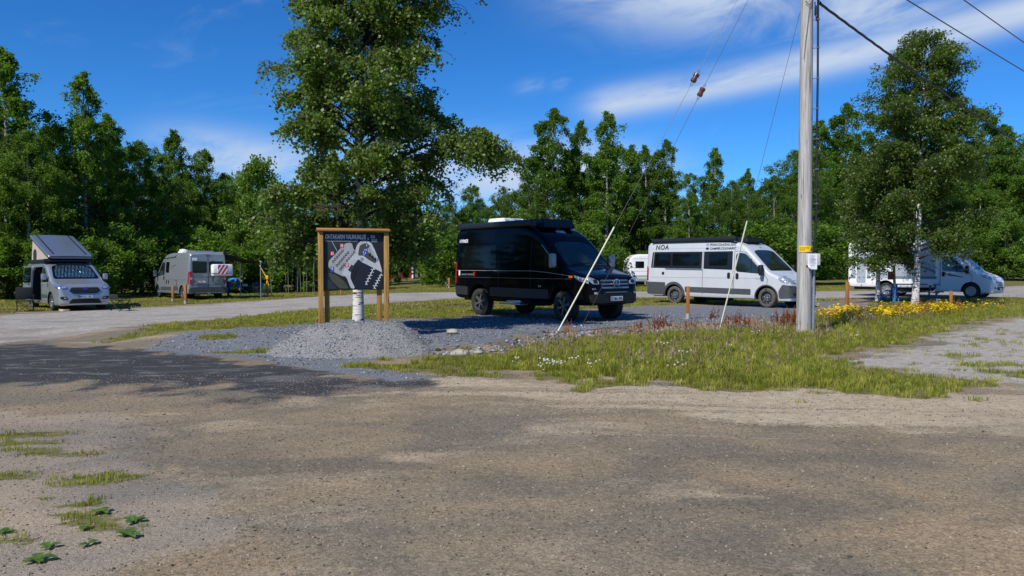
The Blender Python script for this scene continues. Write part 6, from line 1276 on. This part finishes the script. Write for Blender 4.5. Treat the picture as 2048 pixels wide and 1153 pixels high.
for ph in (-90, 90):
    s = 1 if ph == -90 else -1; sg_ = -s; U = lambda pts: [(s*u, q) for u, q in pts]
    sk.patch('headlight', chamfer([(sg_*.60, 1.0), (sg_*.60, 1.09), (sg_*.90, 1.20), (sg_*.93, 1.10), (sg_*.82, 1.0)], .025), 0, M['lamp'], v, .010, .05); sk.patch('headlight', chamfer(U([(.90, 1.02), (.86, 1.14), (.42, 1.24), (.42, 1.20), (.62, 1.08)]), .02), ph, M['lamp'], v, .012, .05)
    sk.patch('headlight_core', rrect(min(sg_*.66, sg_*.80), max(sg_*.66, sg_*.80), 1.03, 1.12, .03), 0, M['ink'], v, .02, .05)
    sk.patch('fog_lamp', rrect(sg_*.76-.05, sg_*.76+.05, .74, .80, .025), 0, M['lamp'], v, .03, .05)
    sk.patch('marker_lamp', rrect(min(s*.22, s*.38), max(s*.22, s*.38), 1.17, 1.225, .015), ph, M['lamp_orange'], v, .014, .06)
    sk.patch('side_window', chamfer(U([(-1.20, 1.52), (-.28, 1.42), (-.20, 1.46), (-.86, 2.05), (-1.14, 2.12), (-1.22, 2.08)]), .07), ph, M['glass'], v, .007, .07); sk.strip('window_divider', U([(-.68, 1.46), (-.70, 1.90)]), .03, ph, M['black'], v, .012)
    sk.strip('pillar_trim', U([(-.88, 2.09), (-.5, 1.76), (-.15, 1.43)]), .022, ph, M['chrome_dull'], v, .014)
    for x in (-1.30, -.02, -2.72): sk.strip('door_seam', U([(x, .66), (x, 2.15 if x < -.1 else 1.4)]), .012, ph, M.setdefault('seam_gloss', mat('seam_gloss', (.02, .022, .03), .3)), v, .004)
    sk.patch('side_window', rrect(min(s*-4.55, s*-2.85), max(s*-4.55, s*-2.85), 1.42, 2.12, .09), ph, M['glass'], v, .007, .12); sk.patch('side_window', rrect(min(s*-2.55, s*-1.48), max(s*-2.55, s*-1.48), 1.42, 2.12, .09), ph, M['glass'], v, .007, .12)
    sk.strip('pin_stripe', U([(-4.85, 1.36), (-1.2, 1.35), (-.6, 1.31), (.30, 1.22)]), .010, ph, M['ink_grey'], v, .008); sk.strip('pin_stripe', U([(-4.85, 1.15), (-1.2, 1.14), (.30, 1.14)]), .008, ph, M['chrome_dull'], v, .008)
    sk.patch('side_cladding', chamfer(U([(-4.86, .62), (-4.22, .60), (-4.22, .86), (-4.86, .88)]), .03), ph, M.setdefault('plastic_deep', mat('plastic_deep', (.022, .024, .028), .45)), v, .014, .1, .02); sk.patch('side_cladding', chamfer(U([(-3.12, .60), (-.56, .58), (-.56, .84), (-3.12, .86)]), .03), ph, M['plastic_deep'], v, .014, .12, .02)
    arch_trim(v, sk, -3.665, ph, .50, .57, .46, M[BK]); arch_trim(v, sk, 0, ph, .50, .57, .46, M[BK])
    mirror(v, -.22, sg_*1.0, 1.58, M.setdefault('mirror_grey', mat('mirror_grey', (.30, .32, .33), .4, coat=.3)), h=.40)
sk.patch('tail_light', chamfer([(-4.91, .95), (-4.82, .95), (-4.82, 1.62), (-4.90, 1.62)], .02), -90, M['lamp_red'], v, .012, .06); sk.patch('tail_light', rrect(.80, .93, .95, 1.6, .03), 180, M['lamp_red'], v, .02, .06)
sk.patch('sticker', rrect(-4.70, -4.62, 1.20, 1.36, .01), -90, M['ink_white'], v, .01, .06); sk.text('lettering', 'GRAND CANYON', .075, -4.55, 1.21, -90, M['ink_grey'], v, shear=.1); sk.text('lettering', 'S', .16, -3.93, 1.20, -90, M['ink_red'], v, bold=.006)
sk.text('lettering', 'HYMER', .14, -4.72, 2.22, -90, M['ink_white'], v, bold=.004, shear=.15); sk.text('lettering', '4x4', .09, -.98, .90, -90, M['ink_grey'], v, bold=.002); sk.text('lettering', '4x4', .07, -.86, .86, 0, M['ink_grey'], v)
sk.text('front_badge', 'HYMER', .11, -.21, 2.42, 0, M['ink_white'], v, bold=.003); sk.patch('front_emblem', [(-.11, 2.66), (-.05, 2.72), (.09, 2.58), (.04, 2.54)], 0, M['ink_grey'], v, .010, .06)
plate(v, sk, 0, 0, .62, 'CMA-898', .46, .12)
awning_box(v, -4.78, -1.32, -.90, 2.62, w=.17, h=.19); roof_hatch(v, -2.6, -1.15, -.65, .65, 2.62, .22, M['awning'], 'roof_box'); roof_hatch(v, -4.0, -3.1, -.45, .45, 2.72, .24, M['white'], 'roof_vent')
bm = bmesh.new(); box(bm, (-2.0, -1.06, .40), (.95, .30, .035), None, .008); box(bm, (-2.0, -.95, .47), (.6, .2, .06), None, .008); bm_obj('side_step', bm, M['alloy'], v)
# ---------------------------------------------------------------- silver van with raised pop-top
v = van_at('pop_top_van', 'silver camper van with raised pop-up roof and open sliding door', -17.4, 31.9, -.80, .0, -.012)
fr_ = [(.99, .28, .55, .70, .04), (.985, .24, .68, .78, .05), (.965, .22, .82, .85, .06), (.91, .20, .94, .90, .08), (.78, .20, 1.02, .945, .10), (.5, .20, 1.09, .97, .11), (.15, .22, 1.17, .985, .12), (-.05, .22, 1.23, .985, .12), (-.2, .22, 1.34, .985, .12), (-.88, .24, 1.80, .985, .12), (-1.05, .24, 1.88, .985, .12), (-1.4, .24, 1.94, .985, .11), (-1.9, .24, 1.96, .985, .11), (-3.7, .26, 1.96, .98, .11), (-3.93, .30, 1.90, .96, .12), (-3.99, .34, 1.80, .93, .12)]
raw = loft(fr_, tum=.15, zbelt=1.05, crown=.03); sk = Skin(raw); SV = 'paint_silver'
body = boolean_cut(raw, [cyl_cut(x, .34, .42, y0, y1) for x in (0, -2.93) for y0, y1 in ((-1.3, -.62), (.62, 1.3))]+[box_cut((-1.88, -.75, 1.06), (1.12, 1.3, 1.36))], [M[SV], M['black']]); smooth_mesh(body, 35); link('body', body, [], v)
for x in (0, -2.93):
    for s in (-1, 1): wheel(v, x, s*.955, .335, .215, 'alloy', 'rubber', 'alloy', 10)
underbody(v, -3.8, .6, .30, .75)
def shade_mat():
    m = bpy.data.materials.new('sun_shade'); m.use_nodes = True; t = m.node_tree; b = t.nodes['Principled BSDF']; b.inputs['Metallic'].default_value = .85; b.inputs['Roughness'].default_value = .22; b.inputs['Base Color'].default_value = (.16, .27, .31, 1); b.inputs['Coat Weight'].default_value = .5
    cd = t.nodes.new('ShaderNodeTexCoord'); w_ = t.nodes.new('ShaderNodeTexWave'); w_.inputs['Scale'].default_value = 5.0; w_.inputs['Distortion'].default_value = 3; w_.bands_direction = 'DIAGONAL'; t.links.new(cd.outputs['Object'], w_.inputs['Vector'])
    n = t.nodes.new('ShaderNodeTexVoronoi'); n.inputs['Scale'].default_value = 4.5; t.links.new(cd.outputs['Object'], n.inputs['Vector'])
    a = t.nodes.new('ShaderNodeMath'); a.operation = 'ADD'; t.links.new(w_.outputs['Fac'], a.inputs[0]); t.links.new(n.outputs['Distance'], a.inputs[1])
    bp = t.nodes.new('ShaderNodeBump'); bp.inputs['Strength'].default_value = 1; bp.inputs['Distance'].default_value = .035; t.links.new(a.outputs[0], bp.inputs['Height']); t.links.new(bp.outputs[0], b.inputs['Normal']); return m
ws = sk.patch('windscreen', chamfer([(-.84, 1.24), (.84, 1.24), (.72, 1.76), (.4, 1.82), (-.4, 1.82), (-.72, 1.76)], .09), 0, M['glass'], v, .006); sk.patch('sun_shade', chamfer([(-.74, 1.30), (.74, 1.30), (.64, 1.74), (.36, 1.79), (-.36, 1.79), (-.64, 1.74)], .08), 0, shade_mat(), ws, .012)
sk.patch('grille', chamfer([(-.42, .66), (.42, .66), (.56, .78), (.48, .90), (-.48, .90), (-.56, .78)], .05), 0, M['black'], v, .012, .07)
for z in (.71, .76, .81, .86): sk.strip('grille_bar', [(-.46, z), (.46, z)], .012, 0, M['plastic'], v, .024)
sk.patch('oval_badge', [(.10*math.cos(a), .835+.04*math.sin(a)) for a in np.linspace(0, 2*PI, 20)[:-1]], 0, M.setdefault('badge_blue', mat('badge_blue', (.02, .05, .22), .25)), v, .034, .06); sk.strip('grille_trim', [(-.58, .78), (-.43, .645), (.43, .645), (.58, .78)], .02, 0, M['chrome'], v, .018)
sk.patch('lower_grille', chamfer([(-.60, .28), (.60, .28), (.48, .46), (-.48, .46)], .04), 0, M['black'], v, .012, .08); plate(v, sk, 0, .0, .545, 'M HG 1189', .50, .105)
for ph in (-90, 90):
    s = 1 if ph == -90 else -1; sg_ = -s; U = lambda pts: [(s*u, q) for u, q in pts]
    sk.patch('headlight', chamfer([(sg_*.60, .86), (sg_*.64, .96), (sg_*.88, 1.06), (sg_*.90, .92), (sg_*.80, .84)], .03), 0, M['lamp_blue'], v, .012, .05); sk.patch('headlight', chamfer(U([(.86, .86), (.84, .98), (.50, 1.06), (.48, 1.0), (.62, .90)]), .03), ph, M['lamp_blue'], v, .012, .05); sk.patch('headlight_core', rrect(min(sg_*.66, sg_*.80), max(sg_*.66, sg_*.80), .87, .94, .02), 0, M['lamp'], v, .022, .05)
    sk.patch('fog_surround', chamfer([(sg_*.60, .44), (sg_*.66, .55), (sg_*.86, .56), (sg_*.88, .48), (sg_*.78, .42)], .03), 0, M['black'], v, .012, .05); sk.patch('fog_lamp', rrect(sg_*.71-.05, sg_*.71+.05, .47, .52, .02), 0, M['lamp'], v, .022, .05)
    sk.patch('side_window', chamfer(U([(-1.22, 1.20), (-.36, 1.12), (-.28, 1.17), (-.92, 1.62), (-1.10, 1.70), (-1.22, 1.70)]), .06), ph, M['glass_green'], v, .007, .07)
    sk.strip('door_seam', U([(-1.28, .36), (-1.28, 1.80)]), .014, ph, SEAM, v, .004); sk.strip('door_seam', U([(-.10, .5), (-.10, 1.1)]), .014, ph, SEAM, v, .004); sk.patch('side_strip', chamfer(U([(-1.26, .50), (-.44, .50), (-.44, .62), (-1.26, .64)]), .02), ph, M['plastic'], v, .012, .1); sk.patch('door_handle', rrect(min(s*-1.2, s*-1.02), max(s*-1.2, s*-1.02), 1.0, 1.06, .02), ph, M[SV], v, .02, .06)
    mirror(v, -.30, sg_*.96, 1.28, M[SV], h=.26)
dm = loft([(-2.38, .36, 1.84, .06, .02), (-3.60, .36, 1.84, .06, .02)], tum=0, crown=0)
bm = bmesh.new(); prism(bm, chamfer([(-2.36, .38), (-2.36, 1.66), (-2.44, 1.80), (-3.58, 1.80), (-3.62, 1.6), (-3.62, .42)], .05), -1.13, -1.06); d_ = bm_obj('sliding_door', bm, M[SV], v)
for q in d_.data.vertices: q.co.y += .15*max(0, q.co.z-1.05)**1.35
bm = bmesh.new(); prism(bm, chamfer([(-2.46, 1.12), (-2.46, 1.68), (-2.52, 1.73), (-3.5, 1.73), (-3.54, 1.2), (-3.5, 1.12)], .04), -1.142, -1.10); w_ = bm_obj('door_window', bm, M['glass'], d_)
for q in w_.data.vertices: q.co.y += .15*max(0, q.co.z-1.05)**1.35
bm = bmesh.new(); box(bm, (-2.52, -1.145, 1.02), (.16, .03, .05), None, .01); bm_obj('door_handle', bm, M['black'], d_); bm = bmesh.new(); box(bm, (-3.0, -1.14, .57), (1.2, .02, .12), None, .008); bm_obj('door_strip', bm, M['plastic'], d_)
bm = bmesh.new(); box(bm, (-1.55, -.5, .75), (.5, .45, .16), None, .05); box(bm, (-1.80, -.5, 1.15), (.14, .45, .75), None, .05); bm_obj('cabin_seat', bm, M['fabric_blue'], v)
bm = bmesh.new(); box(bm, (-1.95, -1.0, .36), (.9, .2, .06), None, .01); bm_obj('door_step', bm, M['plastic_mid'], v)
# pop-top: dark rim, canvas sides, tilted shell hinged at the front
bm = bmesh.new(); box(bm, (-2.30, 0, 1.985), (2.75, 1.62, .10), None, .03); bm_obj('roof_rim', bm, M['black'], v)
x0, x1, z0, z1 = -.92, -3.72, 2.05, 3.02
bm = bmesh.new()
for s in (-1, 1):
    a = [bm.verts.new(q) for q in ((x0-.15, s*.76, 2.03), (x1+.1, s*.76, 2.03), (x1+.16, s*.72, z1-.02), (x1+1.5, s*.73, 2.52))]; bm.faces.new(a)
b = [bm.verts.new(q) for q in ((x1+.1, -.76, 2.03), (x1+.1, .76, 2.03), (x1+.16, .72, z1-.02), (x1+.16, -.72, z1-.02))]; bm.faces.new(b)
cv = bm_obj('roof_canvas', bm, M['fabric_beige'], v, smooth=False)
bm = bmesh.new(); w0 = [(-3.30, 2.06), (-2.86, 2.06)]; arc = [(-3.08+.22*math.cos(a), 2.28+.22*math.sin(a)) for a in np.linspace(0, PI, 10)]; prism(bm, w0+arc, -.775, -.735); bm_obj('canvas_window', bm, M['fabric_dark'], cv)
sh = loft([(0, 0, .11, .80, .06), (-.05, -.02, .13, .84, .06), (-.2, -.03, .14, .86, .06), (-2.80, -.03, .14, .86, .06), (-2.93, -.02, .12, .84, .06), (-2.96, 0, .10, .80, .05)], tum=0, crown=.03)
so_ = link('roof_shell', sh, M.setdefault('shell', mat('shell_sky_tone', (.20, .23, .28), .28, metal=.5, coat=.5, var=.05)), v); smooth_mesh(sh, 35); so_.location = (x0+.06, 0, z0+.02); so_.rotation_euler = (0, math.atan2(z1-z0, x0-x1), 0)  # blue sky mirrored in the silver roof is put into this darker colour
for s in (-1, 1):
    bm = bmesh.new(); box(bm, (-1.5, s*.60, .142), (2.7, .045, .035), None, .01); bm_obj('shell_rail', bm, M['black'], so_)
awning_box(v, -3.3, -1.0, -.86, 1.90, w=.15, h=.15)
# ---------------------------------------------------------------- motorhome
v = van_at('motorhome', 'white coach-built motorhome with grey side panels parked behind two birches', 22.2, 38.0, -.79); v['category'] = 'motorhome'
cab = [r for r in duc_rows(-5.41) if r[0] > -.8]+[(-1.0, .30, 2.12, 1.02, .14), (-1.5, .30, 2.14, 1.02, .14)]
raw = loft(cab); sk = Skin(raw); body = boolean_cut(raw, [cyl_cut(0, .36, .42, y0, y1) for y0, y1 in ((-1.3, -.62), (.62, 1.3))], [M['coach_white'], M['black']]); smooth_mesh(body, 35); link('cab', body, [], v)
duc_cab(v, sk, 'coach_white', 'glass_blue', bumper='coach_white')
cr = [(-.42, 2.06, 2.14, .70, .03), (-.52, 2.02, 2.22, .86, .05), (-.75, 2.02, 2.38, 1.0, .08), (-1.1, 2.02, 2.58, 1.08, .10), (-1.34, 2.02, 2.70, 1.12, .10), (-1.36, .55, 2.71, 1.13, .10), (-1.6, .48, 2.76, 1.15, .08), (-2.4, .46, 2.78, 1.15, .07), (-5.5, .48, 2.78, 1.15, .07), (-5.62, .52, 2.74, 1.13, .08), (-5.68, .60, 2.66, 1.08, .08)]
raw2 = loft(cr, tum=.004, smooth=1, step=.04); s2 = Skin(raw2); body = boolean_cut(raw2, [cyl_cut(-3.8, .36, .46, y0, y1) for y0, y1 in ((-1.3, -.62), (.62, 1.3))], [M['coach_white'], M['black']]); smooth_mesh(body, 35); link('coach_body', body, [], v)
for x in (0, -3.8):
    for s in (-1, 1): wheel(v, x, s*(.985 if x == 0 else 1.06), .345, .225, 'cover', 'rubber', 'alloy', 6)
underbody(v, -5.5, .5, .40)
for ph in (-90, 90):
    s = 1 if ph == -90 else -1; U = lambda pts: [(s*u, q) for u, q in pts]; RRm = lambda a, b, c, d, r_: rrect(min(s*a, s*b), max(s*a, s*b), c, d, r_)
    s2.patch('side_panel', chamfer(U([(-5.50, .95), (-1.50, .95), (-1.50, 2.62), (-5.50, 2.62)]), .05), ph, M['coach_grey'], v, .005, .2, .008); s2.patch('side_band', chamfer(U([(-5.55, .90), (-1.45, .90), (-1.45, 1.02), (-5.55, 1.02)]), .02), ph, M['coach_dark'], v, .010, .2)
    for nm, a, b, c, d in (('entry_door', -5.28, -4.72, .62, 2.35), ('locker_door', -4.55, -3.55, .86, 1.42), ('side_window', -3.2, -2.3, 1.55, 2.15), ('side_window', -4.5, -3.6, 1.62, 2.15)):
        f_ = s2.patch(nm, RRm(a, b, c, d, .08), ph, M['white'], v, .016, .15, .02); s2.patch('pane' if 'window' in nm else 'inset', RRm(a+.05, b-.05, c+.05, d-.05, .06), ph, M['glass'] if 'window' in nm else M['coach_grey'], f_, .024, .15, .012)
    s2.patch('door_handle', RRm(-5.22, -5.08, 1.35, 1.47, .03), ph, M['black'], v, .036, .06)
    sk.patch('decal_swoosh', chamfer(U([(-1.25, 1.28), (-.9, 1.16), (-.35, 1.02), (-.35, .98), (-.95, 1.06)]), .01), ph, M['coach_dark'], v, .010, .1); s2.patch('decal_swoosh', chamfer(U([(-2.6, 1.72), (-1.5, 1.30), (-1.5, 1.18), (-2.1, 1.45)]), .01), ph, M['coach_dark'], v, .018, .1)
    s2.strip('roof_rail', U([(-5.5, 2.60), (-1.6, 2.60)]), .05, ph, M['white'], v, .03); s2.patch('tail_light', rrect(min(s*-5.64, s*-5.56), max(s*-5.64, s*-5.56), .85, .98, .02), ph, M['lamp_red'], v, .012, .06)
s2.patch('cap_badge', rrect(-.06, .06, 2.36, 2.46, .02), 0, M['ink'], v, .012, .06); sk.patch('front_grille', chamfer([(-.40, .56), (.40, .56), (.46, .82), (-.46, .82)], .05), 0, M['coach_white'], v, .03, .08)
for z in (.60, .67, .74): sk.strip('grille_slot', [(-.34, z), (.34, z)], .032, 0, M['fabric_blue'], v, .042)
plate(v, sk, 0, 0, .44, '')
roof_hatch(v, -3.4, -2.6, -.4, .4, 2.77, .12, M['white']); bm = bmesh.new(); lathe(bm, [(.02, 3.10), (.2, 3.06), (.24, 2.94), (.2, 2.76)], 16, 'Z'); bm.transform(Matrix.Translation((-4.2, .2, 0))); bm_obj('satellite_dome', bm, M['white'], v)
# ---------------------------------------------------------------- caravan far behind
x, y = 11.2, 61.0; v = thing('caravan', 'white touring caravan with grey stripes parked between the black and white vans', 'caravan', (x, y, gz(x, y)), PI+.05)
raw = loft([(2.55, .95, 1.55, .90, .05), (2.5, .60, 1.85, 1.0, .08), (2.35, .45, 2.15, 1.08, .1), (2.1, .42, 2.38, 1.12, .12), (1.7, .40, 2.46, 1.15, .10), (-2.0, .40, 2.46, 1.15, .10), (-2.3, .42, 2.36, 1.12, .12), (-2.5, .5, 2.0, 1.05, .1), (-2.6, .8, 1.6, .95, .06)], tum=.004); s2 = Skin(raw)
body = boolean_cut(raw, [cyl_cut(-.3, .34, .38, y0, y1) for y0, y1 in ((-1.3, -.7), (.7, 1.3))], [M['coach_white'], M['black']]); smooth_mesh(body, 35); link('body', body, [], v)
for s in (-1, 1): wheel(v, -.3, s*1.08, .31, .18, 'cover', 'rubber', 'alloy', 5)
for ph in (-90, 90):
    s = 1 if ph == -90 else -1; RRm = lambda a, b, c, d, r_: rrect(min(s*a, s*b), max(s*a, s*b), c, d, r_)
    for a, b in ((1.35, 2.0), (.1, .75), (-1.9, -1.0)): s2.patch('side_window', RRm(a, b, 1.42, 1.92, .05), ph, M['glass'], v, .015, .15)
    s2.strip('side_crease', [(s*-2.3, 2.12), (s*2.1, 2.12)], .025, ph, M['crease_w'], v); s2.strip('side_crease', [(s*-2.4, 1.18), (s*2.3, 1.18)], .025, ph, M['crease_w'], v); s2.strip('stripe', [(s*-2.4, .86), (s*2.3, .86)], .05, ph, M.setdefault('stripe_p', mat('stripe', (.40, .30, .36), .5)), v); s2.strip('stripe', [(s*-2.4, .76), (s*2.3, .76)], .07, ph, M['coach_dark'], v); s2.patch('skirt', RRm(.2, 2.2, .44, .66, .03), ph, M['coach_grey'], v, .012, .3)
bm = bmesh.new(); tube(bm, [(2.4, -.4, .45), (3.6, 0, .45), (2.4, .4, .45)], .04, 6); tube(bm, [(3.4, 0, .45), (3.4, 0, 0)], .03, 6); bm_obj('tow_frame', bm, M['steel'], v)
